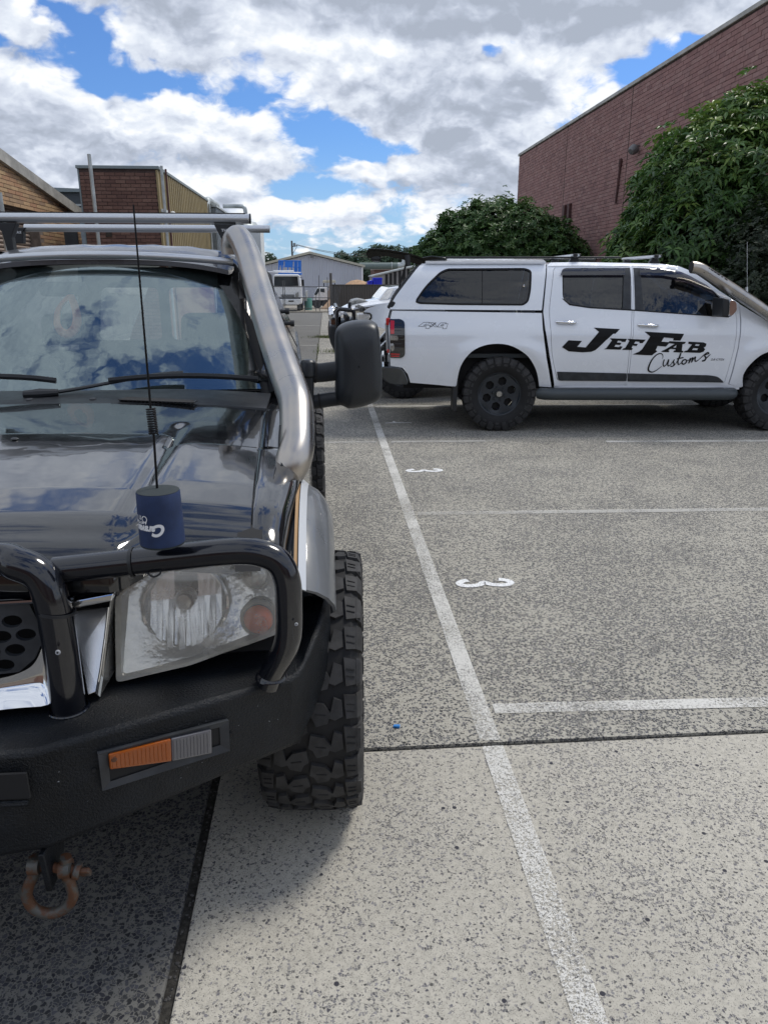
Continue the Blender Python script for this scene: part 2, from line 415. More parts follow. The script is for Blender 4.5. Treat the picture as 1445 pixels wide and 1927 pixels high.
# ---------------------------------------------------------------- ground
def gz(y): return 0. if y < 12 else (-.0195 * (y - 12) if y < 95 else -1.62)
def slab(name, x0, x1, y0, y1, m, z=0., nx=1, ys=None, label=None):
    mb = MB(); ys = ys or [y0, y1]
    P = [[(x0 + (x1 - x0) * i / nx, y, gz(y) + z) for i in range(nx + 1)] for y in ys]
    mb.grid(P, thick=(0, 0, -.09))
    o = part(name, mb, m, smooth=0, bevel=.006 if len(ys) == 2 else 0); tag(o, kind='structure'); return o
YS = [2.315, 5, 8, 12, 16, 20, 30, 40, 50, 60, 75, 95, 140]
slab('car_park', -.196, 9.2, 0, 0, 'exposed_aggregate', ys=YS)
slab('concrete_slab', -.396, 9.2, -5, 2.295, 'pale_concrete')
slab('driveway_slab', -9, -.424, -5, 2.295, 'dark_aggregate')
slab('asphalt_lane', -14, -.218, 0, 0, 'far_asphalt', z=-.004, ys=YS)
o = part('joint_filler', MB().box2((-9, 2.26, -.05), (9.2, 2.35, -.013)).box2((-.45, -5, -.05), (-.37, 2.26, -.012)).grid([[(-.24, y, gz(y) - .02), (-.18, y, gz(y) - .02)] for y in YS]), 'filler'); tag(o, kind='structure')
# the wide ground beyond the yard, out to the horizon
yy = [-60, -6, 2, 12, 30, 50, 70, 95, 140, 300, 900, 4000]
xx = [-4000, -600, -100, -40, -14, 0, 9, 30, 90, 600, 4000]
mat('earth', (.19, .17, .13), .95, var=.3, vscale=.4)
o = part('terrain', MB().grid([[(x, y, gz(y) - .12) for x in xx] for y in yy]), 'earth', smooth=0); tag(o, kind='structure')
# painted lines
def line(a, b, wd, m, z=.004, name='bay_line'):
    ax, ay = a; bx, by = b; L = math.hypot(bx - ax, by - ay); nx, ny = -(by - ay) / L * wd / 2, (bx - ax) / L * wd / 2
    n = max(1, int(L / 3)); P = []
    for i in range(n + 1):
        t = i / n; x = ax + (bx - ax) * t; y = ay + (by - ay) * t
        P.append([(x - nx, y - ny, gz(y - ny) + z), (x + nx, y + ny, gz(y + ny) + z)])
    return MB().grid(P)
def pline(name, *args, **k):
    o = part(name, line(*args, **k), args[3], smooth=0, norm=False); tag(o, kind='structure'); return o
pline('long_line', (.574, 2.322), (.574, 24.5), .078, 'line_paint')
pline('long_line', (.574, -3), (.574, 2.288), .078, 'line_paint')
pline('bay_line', (.632, 2.53), (4.6, 2.40), .07, 'line_paint')
pline('bay_line', (.64, 5.09), (7, 4.86), .075, 'worn_paint')
pline('bay_line', (.66, 7.56), (1.75, 7.52), .08, 'worn_paint')
pline('bay_line', (2.9, 7.40), (8, 7.12), .08, 'line_paint')
pline('bay_line', (.64, 9.80), (8, 9.50), .09, 'line_paint')
pline('bay_line', (-.05, 7.58), (.5, 7.57), .07, 'worn_paint')
pline('bay_line', (-2.9, 14.75), (-.3, 14.75), .11, 'line_paint')
pline('bay_line', (-3.2, 21.5), (-.26, 21.3), .12, 'line_paint')
pline('bay_line', (-4, 35.0), (-.26, 34.6), .16, 'line_paint')
pline('bay_line', (-.5, 9.9), (-.26, 9.9), .1, 'worn_paint')
pline('path_line', (1.37, 1.17), (2.4, 1.1), .09, 'line_paint')
# spray painted figures, read from the far side: a 3 on its side twice and an arrow-like 1
def sprayed(cx, cy, pts, wd, name):
    for q in range(1):
        Lf, Rt = stroke(pts, wd, 8)
        mb = MB().grid([[(cx + a[0], cy + a[1], .0045), (cx + b[0], cy + b[1], .0045)] for a, b in zip(Lf, Rt)])
    o = part(name, mb, 'spray_paint', smooth=0, norm=False); tag(o, kind='structure')
three = [(-.085, .042), (-.125, .026), (-.142, -.006), (-.12, -.034), (-.07, -.038), (-.03, -.024), (0, .006), (.03, -.024), (.08, -.04), (.125, -.034), (.148, -.006), (.13, .026), (.09, .042)]
sprayed(.857, 3.79, three, .042, 'sprayed_number')
sprayed(.845, 6.34, three, .046, 'sprayed_number')
sprayed(.82, 8.61, [(-.15, -.01), (-.03, 0), (.08, 0), (.17, -.01)], [.01, .05, .03, .02], 'sprayed_number')
sprayed(.80, 8.66, [(0, -.05), (-.02, .05)], .03, 'sprayed_number')
# litter and loose stones
mat('blue_plastic', (.02, .22, .62), .4)
o = part('plastic_scrap', MB().hexa([(.222, 2.436, 0), (.246, 2.428, 0), (.25, 2.445, 0), (.228, 2.45, 0), (.222, 2.436, .006), (.246, 2.428, .009), (.25, 2.445, .007), (.228, 2.45, .005)]), 'blue_plastic', smooth=0)
tag(o, 'tiny bright blue scrap of plastic lying on the grey concrete beside the front tyre', 'litter')
mat('pebble', (.09, .085, .08), .85, var=.4, vscale=50)
mb = MB()
for i in range(520):
    if i < 300: x = rnd.uniform(.05, 2.2); y = 2.305 + rnd.gauss(0, .006); z = -.010
    elif i < 400: x = -.41 + rnd.gauss(0, .007); y = rnd.uniform(.9, 2.2); z = -.010
    else: x = rnd.uniform(.0, 1.9); y = rnd.uniform(1.0, 2.2); z = 0
    s = rnd.uniform(.002, .0055) if i < 400 else rnd.uniform(.0015, .0035)
    n = 5; v = [(x + s * math.cos(k * 1.257 + i) * rnd.uniform(.7, 1.3), y + s * math.sin(k * 1.257 + i) * rnd.uniform(.7, 1.3), z) for k in range(n)] + [(x, y, z + s * .8)]
    mb.add(v, [(k, (k + 1) % n, n) for k in range(n)])
o = part('loose_stones', mb, 'pebble', smooth=0); tag(o, 'loose grit and small stones caught in the concrete joint and on the slab', 'gravel', kind='stuff')
def tufts(spots, n, h):
    mb = MB()
    for sx, sy, rx, ry in spots:
        for i in range(n):
            x = sx + rnd.gauss(0, rx); y = sy + rnd.gauss(0, ry); z = gz(y); a = rnd.uniform(0, 6.28); hh = h * rnd.uniform(.4, 1.2); l = rnd.uniform(-.05, .05)
            mb.add([(x, y, z), (x + .012 * math.cos(a), y + .012 * math.sin(a), z), (x + l, y + rnd.uniform(-.05, .05), z + hh)], [(0, 1, 2)])
    return mb
o = part('weeds', tufts([(.45, 18.8, .28, .25), (.3, 24.8, .35, .12), (.1, 25.3, .3, .1)], 420, .10).join(tufts([(-.20, 19.5, .015, 1.6)], 110, .05)), 'grass', smooth=0, norm=False)
tag(o, 'low green weeds growing in the joints of the concrete beyond the towing mirror', 'weeds', kind='stuff')
# cracks across the pale strip
tag(part('crack', line((-.2, 18.4), (.9, 18.2), .06, 'filler', .004).join(line((-.2, 24.9), (1.2, 24.7), .08, 'filler', .004)).join(line((.05, 15.2), (.55, 15.25), .025, 'filler', .004)), 'filler', smooth=0, norm=False), kind='structure')

# ---------------------------------------------------------------- buildings
def brickmat(name, cols, mortar_var=.3):
    m, N, p = newmat(name)
    at = N.n('ShaderNodeAttribute', attribute_name='tone').outputs['Fac']
    rr = N.n('ShaderNodeObjectInfo').outputs['Random']
    t = N.m('FRACT', N.m('ADD', at, N.m('MULTIPLY', rr, 7.3)))
    cr_ = N.n('ShaderNodeValToRGB'); cr_.color_ramp.interpolation = 'LINEAR'
    e = cr_.color_ramp.elements; e[0].color = tuple(cols[0]) + (1,); e[1].color = tuple(cols[-1]) + (1,)
    for i, c in enumerate(cols[1:-1]): q = e.new((i + 1) / (len(cols) - 1)); q.color = tuple(c) + (1,)
    N.link(t, cr_.inputs[0])
    P = N.n('ShaderNodeNewGeometry').outputs['Position']
    c = N.mix(N.ramp(N.noise(P, 24., 5, .7), .35, .8, 0, .5), cr_.outputs[0], tuple(x * .5 for x in cols[0]))
    sx = N.noise(N.v('MULTIPLY', P, (1., 1., .25)), .9, 6, .65)
    c = N.mix(N.ramp(sx, .48, .75, 0, .45), c, tuple(x * .42 for x in cols[0]))
    N.put(p.inputs['Base Color'], c); p.inputs['Roughness'].default_value = .9; p.inputs['Specular IOR Level'].default_value = .2
    N.link(N.bump(N.noise(P, 70., 4, .6), .5, .004), p.inputs['Normal'])
brickmat('brick_plum', [(.29, .165, .155), (.36, .21, .195), (.32, .185, .17), (.39, .245, .225), (.25, .145, .14)])
brickmat('brick_tan', [(.38, .25, .15), (.50, .34, .20), (.42, .24, .15), (.54, .38, .22), (.28, .19, .14), (.45, .31, .18)])
brickmat('brick_brown', [(.16, .092, .075), (.21, .12, .095), (.14, .08, .068), (.24, .145, .115), (.18, .105, .085)])
mat('mortar_dark', (.07, .048, .044), .95, var=.3, vscale=5)
mat('mortar_grey', (.20, .16, .13), .95, var=.3, vscale=5)
mat('capping', (.38, .37, .34), .6, metal=.2, var=.25, vscale=2.5)
def brick_wall(parent, m, org, du, L, H, bl, bh, depth_dir, keep, size_rank, joint=.010, z0=0.):
    """bricks along du from org; keep(u, z) says where a brick may be; the 300 showing largest are single parts"""
    du = Vector(du).normalized(); dn = Vector(depth_dir); cand = []
    nrow = int(H / bh)
    for r_ in range(nrow):
        z = z0 + r_ * bh + bh / 2; u = -(bl / 2) * (r_ % 2)
        while u < L:
            a = max(0., u); b_ = min(L, u + bl)
            if b_ - a > bl * .2 and keep((a + b_) / 2, z): cand.append((a, b_, z))
            u += bl
    cand.sort(key=size_rank, reverse=True)
    meshes = {}
    hv = Vector((0, 0, 1)); bb = base(parent)
    for a, b_, z in cand[:300]:
        ln = b_ - a - joint; key = (round(ln, 2), rnd.randrange(3))
        if key not in meshes:
            mb = MB(); pr = .008 + .003 * key[1]
            c0 = -ln / 2
            pts = []
            for dd, ins in ((0, 0), (pr, .003)):
                for uu, zz_ in ((c0 + ins, -bh / 2 + joint / 2 + ins), (-c0 - ins, -bh / 2 + joint / 2 + ins), (-c0 - ins, bh / 2 - joint / 2 - ins), (c0 + ins, bh / 2 - joint / 2 - ins)):
                    pts.append(tuple(du * uu + hv * zz_ + dn * dd))
            mb.hexa(pts)
            me = bpy.data.meshes.new('brick'); me.from_pydata(mb.v, [], mb.f); bm = bmesh.new(); bm.from_mesh(me); bmesh.ops.recalc_face_normals(bm, faces=bm.faces); bm.to_mesh(me); bm.free()
            me.materials.append(MATS[m]); meshes[key] = me
        o = bpy.data.objects.new('brick', meshes[key]); o.location = Vector(org) + du * ((a + b_) / 2) + hv * z - bb; link(o, parent)
    mb = MB(); mb.a = []
    for a, b_, z in cand[300:]:
        t = rnd.random(); pr = rnd.uniform(.006, .014); o_ = Vector(org) + hv * z; j = joint / 2
        p8 = [tuple(o_ + du * uu + hv * q + dn * dd) for dd in (0, pr) for uu, q in ((a + j, -bh / 2 + j), (b_ - j, -bh / 2 + j), (b_ - j, bh / 2 - j), (a + j, bh / 2 - j))]
        mb.add(p8, [(4, 5, 6, 7), (0, 1, 5, 4), (1, 2, 6, 5), (2, 3, 7, 6), (3, 0, 4, 7)], t)
    if mb.f: part('far_bricks', mb, m, parent, smooth=0, norm=False, kind='stuff')
# the long plum brick building on the right; its wall runs away from the viewer
XW = 7.8
b1 = thing('brick_building', 'long windowless plum-red brick warehouse wall rising behind the bushes on the right', 'building', (XW + 5, 20, 0))
Zt = 6.2
part('wall', MB().box2((XW, 9, -.7), (XW + 9, 31.6, Zt)), 'mortar_dark', b1, smooth=0)
brick_wall(b1, 'brick_plum', (XW, 31.6, 0), (0, -1, 0), 21.0, Zt - .02, .245, .092, (-1, 0, 0), lambda u, z: z > .1, lambda q: (1 / (31.6 - q[0]) ** 2) * (1 if q[2] > 4.2 else .3), z0=-.0)
part('capping', MB().box2((XW - .05, 8.9, Zt), (XW + 9.05, 31.66, Zt + .09)), 'capping', b1, bevel=.01)
mat('rusty_pipe', (.075, .03, .028), .7, var=.3, vscale=9)
for py0, py1, pxx in ((386, 427, 1061), (383, 424, 1070)):
    a = (7.720,25.079,3.850) if pxx == 1061 else (7.720,24.591,3.855)
    c_ = (7.720,24.920,3.187) if pxx == 1061 else (7.720,24.435,3.205)
    part('wall_bracket', MB().box2((XW - .10, a[1] - .10, c_[2]), (XW - .015, a[1] + .10, a[2])), 'rusty_pipe', b1, bevel=.01)
a = (7.740,20.565,4.588); c_ = (7.740,20.474,3.506)
part('downpipe', MB().tube([(XW - .05, a[1], a[2]), (XW - .05, a[1] + .1, c_[2])], .028), 'rusty_pipe', b1)
part('downpipe_collar', MB().tube([(XW - .05, a[1], a[2] - .02), (XW - .05, a[1] + .01, a[2] - .2)], .045), 'rusty_pipe', b1)
a = (7.700,19.517,4.656)
mat('lamp_grey', (.16, .16, .16), .5, metal=.4)
lp = part('wall_lamp', MB().lathe([(.0, .16), (.07, .15), (.11, .09), (.12, .0), (.09, -.04), (0, -.05)], (XW - .12, a[1], a[2]), (-.6, -.3, -.4), 16), 'lamp_grey', b1)
part('lamp_arm', MB().tube([(XW - .12, a[1], a[2] + .05), (XW + .0, a[1], a[2] + .08)], .02), 'lamp_grey', lp)
part('control_joint', MB().box2((XW - .0165, (7.800,20.236,4.518)[1] - .012, .0), (XW - .004, (7.800,20.236,4.518)[1] + .012, Zt)).box2((XW - .0165, (7.800,25.456,3.658)[1] - .012, .0), (XW - .004, (7.800,25.456,3.658)[1] + .012, Zt)), 'mortar_dark', b1, smooth=0)

# tan brick building at the left edge, gable rake falling away
XT = -7.0
b2 = thing('brick_building', 'tan brick building with a sloping pale roof edge and roller door at the left edge', 'building', (XT - 3, 20, 0))
y0, y1 = 12., 23.5
def rake(y): return 4.264 - .12 + (3.50 - 4.264) * (y - 18.385) / 5.245
prof = [(y0, -.4), (y1, -.4), (y1, rake(y1)), (y0, rake(y0))]
dr = (15.2, 20.15, 3.20)   # roller door: from y, to y, head height
hole = [(dr[0], -.3), (dr[1], -.3), (dr[1], dr[2]), (dr[0], dr[2])]
part('wall', panel(prof, [hole], lambda a, b, dd: (XT - dd, a, b), 0, .35, 3), 'mortar_grey', b2, smooth=0)
brick_wall(b2, 'brick_tan', (XT, y0, 0), (0, 1, 0), y1 - y0, 5.9, .42, .088, (1, 0, 0), lambda u, z: z < rake(y0 + u) - .12 and not (dr[0] - .2 < y0 + u < dr[1] + .2 and z < dr[2] + .02), lambda q: q[0] + 9 if q[2] > 2.2 and q[0] < 11.8 else 0, z0=.01)
part('roof_edge', MB().prism([(y0, rake(y0) - .12), (y1 + .25, rake(y1 + .25) - .12), (y1 + .25, rake(y1 + .25) + .13), (y0, rake(y0) + .13)], lambda a, b, dd: (XT + dd, a, b), -.2, .10), 'capping', b2, smooth=0)
mat('roof_sheet', (.12, .135, .145), .5, metal=.3)
part('roof', MB().hexa([(XT - 9, y0, rake(y0) + .1), (XT - .1, y0, rake(y0) + .1), (XT - .1, y1 + .2, rake(y1 + .2) + .1), (XT - 9, y1 + .2, rake(y1 + .2) + .1), (XT - 9, y0, rake(y0)), (XT - .1, y0, rake(y0)), (XT - .1, y1 + .2, rake(y1 + .2)), (XT - 9, y1 + .2, rake(y1 + .2))]), 'roof_sheet', b2, smooth=0)
mat('roller', (.30, .24, .20), .6, metal=.1)
dd_ = part('roller_door', MB().box2((XT - .30, dr[0], -.2), (XT - .26, dr[1], dr[2])), 'roller', b2, smooth=0)
me_s = None
for k in range(34):
    z = .05 + k * .095
    if me_s is None: s_ = part('slat', MB().tube([(0, dr[0] + .05, 0), (0, dr[1] - .05, 0)], .04, 8), 'roller', dd_, loc=(XT - .25 - base(b2).x, -base(b2).y, z)); me_s = s_.data
    else:
        s_ = bpy.data.objects.new('slat', me_s); s_.location = (XT - .25 - base(b2).x, -base(b2).y, z); link(s_, dd_)
part('front_wall', MB().box2((XT - 8.5, y0, -.4), (XT - .01, y0 + .25, rake(y0) - .05)), 'brick_tan', b2, smooth=0)
part('end_wall', MB().box2((XT - 8.5, y1 - .3, -.4), (XT - .2, y1 - .02, rake(y1) - .05)), 'mortar_grey', b2, smooth=0)
# dark roofed building behind it
b3 = thing('warehouse', 'dark grey metal roofed building between the tan and the brown brick buildings', 'building', (-14, 36, 0))
mat('dark_sheet', (.05, .06, .07), .5, metal=.2, var=.15)
mat('grey_trim', (.20, .24, .25), .5)
part('wall', MB().box2((-22, 33, -1), ((-9.508,33.000,4.735)[0], 40, (-10.112,33.000,4.888)[2])), 'dark_sheet', b3, smooth=0)
part('roof', MB().hexa([(-22, 32.8, (-10.112,33.000,4.888)[2]), ((-9.508,33.000,4.735)[0], 32.8, (-10.112,33.000,4.888)[2]), ((-9.508,33.000,4.735)[0], 40.2, 5.0), (-22, 40.2, 5.0), (-22, 32.8, (-10.707,33.000,5.079)[2] + .3), ((-9.508,33.000,4.735)[0], 32.8, (-9.682,33.000,5.009)[2]), ((-9.508,33.000,4.735)[0], 40.2, 5.1), (-22, 40.2, 5.4)]), 'grey_trim', b3, smooth=0)
# brown brick building with the yellow clad side
b4 = thing('brick_building', 'brown brick flat-roofed building with mustard metal cladding along its side', 'building', (-6, 22, 0))
xa, xb, yb = (-5.977,20.500,4.253)[0], (-4.111,20.500,4.271)[0], 20.5
HB = (-5.060,20.500,4.202)[2]
part('wall', MB().box2((xa, yb, -.4), (xb, 29.2, HB)), 'mortar_dark', b4, smooth=0)
brick_wall(b4, 'brick_brown', (xa, yb, 0), (1, 0, 0), xb - xa, HB - .02, .245, .086, (0, -1, 0), lambda u, z: z > .1, lambda q: q[2])
mat('mustard', (.30, .235, .115), .55, metal=.15, var=.12, vscale=1.2)
mat('cream_trim', (.46, .44, .36), .6)
rb = MB()
n = 30; Ls = 8.6; P1 = []
for i in range(n):
    yk = yb + .12 + i * Ls / n; w_ = Ls / n
    for a, dxx in ((0, 0), (.35, 0), (.45, .035), (.75, .035), (.85, 0)): P1.append((yk + a * w_, dxx))
rb.grid([[(xb + .03 + q[1], q[0], 2.2) for q in P1], [(xb + .03 + q[1], q[0], HB) for q in P1]], thick=(-.01, 0, 0))
part('side_cladding', rb, 'mustard', b4, smooth=0)
part('lower_wall', MB().box2((xb + .0, yb + .1, 0), (xb + .035, 29.1, 2.19)), 'brick_brown', b4, smooth=0)
part('corner_trim', MB().box2((xb - .005, yb - .02, 2.0), (xb + .045, yb + .06, HB - .01)), 'mustard', b4, bevel=.005)
part('capping', MB().box2((xa - .06, yb - .06, HB), (xb + .09, 29.3, HB + .075)), 'grey_trim', b4, bevel=.01)
part('left_trim', MB().box2((xa - .035, yb - .02, 1.5), (xa + .0, yb + .02, HB - .01)), 'grey_trim', b4)
mat('white_box', (.6, .62, .62), .5)
part('meter_box', MB().box2((xb, (-4.110,20.509,3.291)[1], (-4.110,20.509,3.291)[2]), (xb + .13, (-4.110,21.003,3.229)[1], (-4.110,20.997,3.216)[2])), 'white_box', b4, bevel=.005)
fl = part('flood_light', MB().lathe([(0, .12), (.09, .1), (.11, .0), (.06, -.05), (0, -.06)], (-4.000,21.629,3.225), (.6, -.6, -.3), 14), 'white_box', b4)
mat('glass_dark', (.02, .025, .03), .08, spec=.8)
for px in (204,):
    wn = part('window', MB().box2(((-5.480,20.500,2.731)[0], yb - .03, (-5.493,20.500,2.618)[2]), ((-5.335,20.500,2.732)[0], yb - .012, (-5.480,20.500,2.731)[2])), 'glass_dark', b4)
# corrugated grey shed further on with big pipes
b5 = thing('corrugated_shed', 'grey corrugated metal shed with bent galvanised vent pipes on top beyond the mustard cladding', 'building', (-6, 36, -.4))
mat('galv', (.42, .45, .45), .45, metal=.5, var=.2, vscale=3)
mat('galv_dark', (.23, .26, .28), .5, metal=.5, var=.15)
rb = MB(); P1 = []
for i in range(40):
    yk = 29.4 + i * .31
    for a, dxx in ((0, 0), (.3, 0), (.42, .04), (.72, .04), (.85, 0)): P1.append((yk + a * .31, dxx))
xs5 = -3.9
rb.grid([[(xs5 + q[1], q[0], -.8) for q in P1], [(xs5 + q[1], q[0], 4.1) for q in P1]], thick=(-.01, 0, 0))
part('side_sheeting', rb, 'galv_dark', b5, smooth=0)
part('wall', MB().box2((-9.5, 29.38, -.8), (xs5 - .02, 41.7, 4.06)), 'galv_dark', b5, smooth=0)
part('ridge_cap', MB().box2((-9.5, 29.3, 4.08), (xs5 + .08, 41.9, 4.14)), 'galv', b5)
part('vent_pipe', MB().tube(cr([(-4.100,28.751,3.842), (-4.100,28.761,4.124), (-4.100,29.087,4.276), (-4.100,29.883,4.294), (-4.100,31.450,4.301)], 6), .12), 'galv', b5)
yv = 38.
part('vent_pipe', MB().tube(cr([(-4.414,36.000,4.666), (-3.711,36.000,4.670), (-3.502,36.000,4.628), (-3.440,36.000,4.474), (-3.435,36.000,4.141)], 6), .09), 'galv', b5)
b6 = thing('storage_tank', 'pale grey metal tank rising beyond the rack bars beside the vent pipes', 'tank', (-4, 46, -.6))
part('tank_body', MB().lathe([(0, 5.4), (1.0, 5.25), (1.15, 5.0), (1.15, -.3)], ((-4.822,46.000,5.174)[0], 46, -.6), n=32), 'galv', b6)
part('end_block', MB().box2(((-4.124,44.000,4.480)[0], 44.5, -.8), ((-3.487,44.000,4.483)[0], 47, (-4.015,44.000,4.371)[2])), 'white_box', b6)
# brick workshop added behind the viewer, unseen, to darken reflections in chrome and paint
b7 = thing('added_workshop', 'added brown brick workshop behind the viewer, unseen, darkening reflections in the black pickup', 'building', (0, -12, 0))
part('wall', MB().box2((-16, -12.4, -.3), (14, -12, 4.4)), 'brick_brown', b7, smooth=0)
part('roller_door', MB().box2((-4.2, -11.99, 0), (.2, -11.93, 3.4)), 'roller', b7, smooth=0)
part('roller_door', MB().box2((3.2, -11.99, 0), (7.6, -11.93, 3.4)), 'roller', b7, smooth=0)
part('roof_edge', MB().box2((-16.2, -12.6, 4.4), (14.2, -11.8, 4.65)), 'grey_trim', b7, smooth=0)
# steel posts standing beside the tan building
def post(name, label, top, bot_y, px_w, m, group=None):
    x, y, z = top
    o = part(name, MB().tube([(x, y, gz(y) - .02), (x, y, z)], px_w, 10), m, thing(name, label, 'post', (x, y, gz(y)), group=group) if False else None)
    tag(o, label, 'post', group); return o
post('steel_post', 'tall galvanised post rising in front of the brown brick wall', (-4.579,16.500,3.966), 0, .036, 'galv')
post('steel_post', 'galvanised post in front of the mustard cladding near the brick corner', (-3.677,19.000,4.091), 0, .034, 'galv')
post('red_post', 'thin rusty red pipe beside the galvanised post at the mustard cladding', (-3.699,19.600,4.100), 0, .024, 'rusty_pipe')
post('steel_post', 'short galvanised post at the far end of the mustard cladding', (-3.901,28.000,4.059), 0, .036, 'galv')
post('steel_post', 'galvanised post at the far left before the tan bricks', (-6.017,15.500,3.156), 0, .05, 'galv')
o = part('gate_panel', MB().box2(((-6.679,21.000,2.715)[0], 21, 0), ((-6.344,21.000,2.716)[0], 21.05, (-6.535,21.000,2.908)[2])), 'dark_sheet', smooth=0)
tag(o, 'dark grey metal gate panel between the tan and brown brick buildings', 'gate')


# ---------------------------------------------------------------- vehicle materials
def paint(name, col, rough=.14, dust=.25, dustcol=(.16, .15, .14), coat=1.):
    m, N, p = newmat(name)
    oc = N.n('ShaderNodeTexCoord').outputs['Object']
    n1 = N.noise(oc, 5., 8, .7); n2 = N.noise(oc, 160., 3, .7)
    du = N.m('MULTIPLY', N.ramp(n1, .35, .8, .1, 1.), N.ramp(n2, .5, .8))
    c = N.mix(N.m('MULTIPLY', du, dust), tuple(col), dustcol)
    N.put(p.inputs['Base Color'], c)
    N.link(N.ramp(n1, .3, .8, rough * .7, rough * 1.9), p.inputs['Roughness'])
    p.inputs['Coat Weight'].default_value = coat; p.inputs['Coat Roughness'].default_value = .02
    wv = N.noise(oc, 7., 2, .5)
    b = N.bump(wv, .06, .01)
    N.link(b, p.inputs['Coat Normal']); N.link(b, p.inputs['Normal'])
    return m
paint('black_paint', (.007, .008, .010), .10, .20)
paint('tube_paint', (.004, .005, .009), .16, .06, coat=.6)
mat('pillar_black', (.006, .007, .009), .65, spec=.2)
paint('white_paint', (.84, .87, .92), .2, .05, (.5, .48, .45))
paint('flare_paint', (.12, .128, .138), .32, .2, coat=.4)
paint('roof_paint', (.085, .09, .10), .3, .15, (.2, .2, .2), .5)
mat('bumper_coat', (.006, .008, .011), .36, spec=.35, bump=1., bscale=190, bdist=.004, var=.35, vscale=9, dirt=.05, rvar=.08)
mat('chrome', (.80, .81, .83), .07, metal=1., rvar=.05)
mat('cowl_black', (.012, .014, .017), .4, rvar=.1)
mat('facet_chrome', (.90, .91, .92), .24, metal=.75)
mat('dull_chrome', (.42, .42, .41), .28, metal=.9, rvar=.1)
mat('black_plastic', (.016, .018, .021), .48, rvar=.1, bump=.12, bscale=300, bdist=.001)
mat('mirror_plastic', (.020, .024, .029), .42, bump=.2, bscale=500, bdist=.0008, rvar=.06)
mat('faded_plastic', (.030, .034, .040), .55, var=.3, vscale=14, dirt=.15)
mat('dark_inside', (.012, .012, .013), .8)
mat('cabin_grey', (.045, .052, .055), .8)
mat('rubber', (.029, .029, .030), .72, var=.4, vscale=20, bump=.25, bscale=160, bdist=.001, dirt=.10)
mat('rubber_groove', (.010, .010, .011), .75, var=.3, vscale=12)
mat('rubber_side', (.026, .026, .028), .6, var=.25, vscale=12, dirt=.12)
mat('alloy_black', (.022, .028, .036), .42, rvar=.1)
mat('amber', (.34, .075, .002), .18, coat=.6, bump=.25, bscale=130)
mat('dull_amber', (.90, .14, .01), .2, coat=.6, bump=.15, bscale=130)
mat('red_lens', (.55, .012, .018), .12, coat=1.)
mat('gasket', (.42, .27, .14), .6)
mat('silver_edge', (.62, .64, .66), .35, metal=.3)
mat('alu', (.60, .62, .64), .32, metal=.85)
mat('paint_chip', (.35, .36, .38), .6)
mat('rust', (.13, .055, .028), .8, var=.4, vscale=25, bump=.5, bscale=120)
mat('white_print', (.75, .76, .78), .5)
mat('navy_foam', (.012, .028, .085), .75, bump=.3, bscale=600, bdist=.0006, var=.2, vscale=20)
mat('foam_edge', (.02, .028, .03), .8)
mat('black_print', (.004, .004, .005), .5, spec=.25)
# brushed stainless
m, N, p = newmat('brushed_steel')
oc = N.n('ShaderNodeTexCoord').outputs['Object']
st = N.noise(N.v('MULTIPLY', oc, (60., 60., 1.5)), 6., 3, .6); s2 = N.noise(oc, 5., 3, .5)
N.put(p.inputs['Base Color'], N.mix(N.ramp(s2, .35, .7), (.38, .375, .37), (.50, .455, .40)))
p.inputs['Metallic'].default_value = 1.
N.link(N.ramp(s2, .3, .7, .26, .34), p.inputs['Roughness'])
# galvanised shackle with rust
m, N, p = newmat('rusty_galv')
oc = N.n('ShaderNodeTexCoord').outputs['Object']
nz = N.ramp(N.noise(oc, 26., 5, .65), .42, .56)
N.put(p.inputs['Base Color'], N.mix(nz, (.12, .12, .11), (.105, .046, .022)))
N.link(N.m('MULTIPLY_ADD', nz, -.5, .5), p.inputs['Metallic']); p.inputs['Roughness'].default_value = .55
N.link(N.bump(N.noise(oc, 140., 4, .6), .4, .002), p.inputs['Normal'])
def glass(name, tint, refl, rough=0., haze=0., hazecol=(.8, .8, .78), fac0=.04, bump=0.):
    m = bpy.data.materials.new(name); m.use_nodes = True; MATS[name] = m; t = m.node_tree; t.nodes.clear(); N = NT(t)
    tr = N.n('ShaderNodeBsdfTransparent'); tr.inputs[0].default_value = tuple(tint) + (1,)
    gl = N.n('ShaderNodeBsdfGlossy'); gl.inputs[0].default_value = ((.80, .97, 1, 1) if name == 'windscreen_glass' else (1, 1, 1, 1)); gl.inputs['Roughness'].default_value = rough
    fr = N.n('ShaderNodeFresnel'); fr.inputs[0].default_value = refl
    oc = N.n('ShaderNodeTexCoord').outputs['Object']
    if bump:
        b = N.bump(N.noise(oc, 6., 3, .55), bump, .02); N.link(b, gl.inputs['Normal'])
    mx = N.n('ShaderNodeMixShader'); N.link(N.m('ADD', fr.outputs[0], fac0, clamp=True), mx.inputs[0]); N.link(tr.outputs[0], mx.inputs[1]); N.link(gl.outputs[0], mx.inputs[2])
    res = mx.outputs[0]
    if haze:
        df = N.n('ShaderNodeBsdfDiffuse'); df.inputs[0].default_value = tuple(hazecol) + (1,)
        m2 = N.n('ShaderNodeMixShader'); N.link(N.ramp(N.noise(oc, 9., 7, .7), .3, .8, haze * .4, haze), m2.inputs[0]); N.link(res, m2.inputs[1]); N.link(df.outputs[0], m2.inputs[2]); res = m2.outputs[0]
    ou = N.n('ShaderNodeOutputMaterial'); N.link(res, ou.inputs[0])
glass('windscreen_glass', (.84, .93, .93), 1.8, 0., .05, (.45, .58, .58), .17, .05)
glass('dark_window', (.02, .03, .045), 1.5, 0., fac0=.03, bump=.12)
glass('canopy_window', (.045, .065, .10), 1.5, 0., fac0=.02, bump=.05)
glass('lens_clear', (.96, .96, .94), 1.5, .02, .36, (.95, .93, .85), .03)
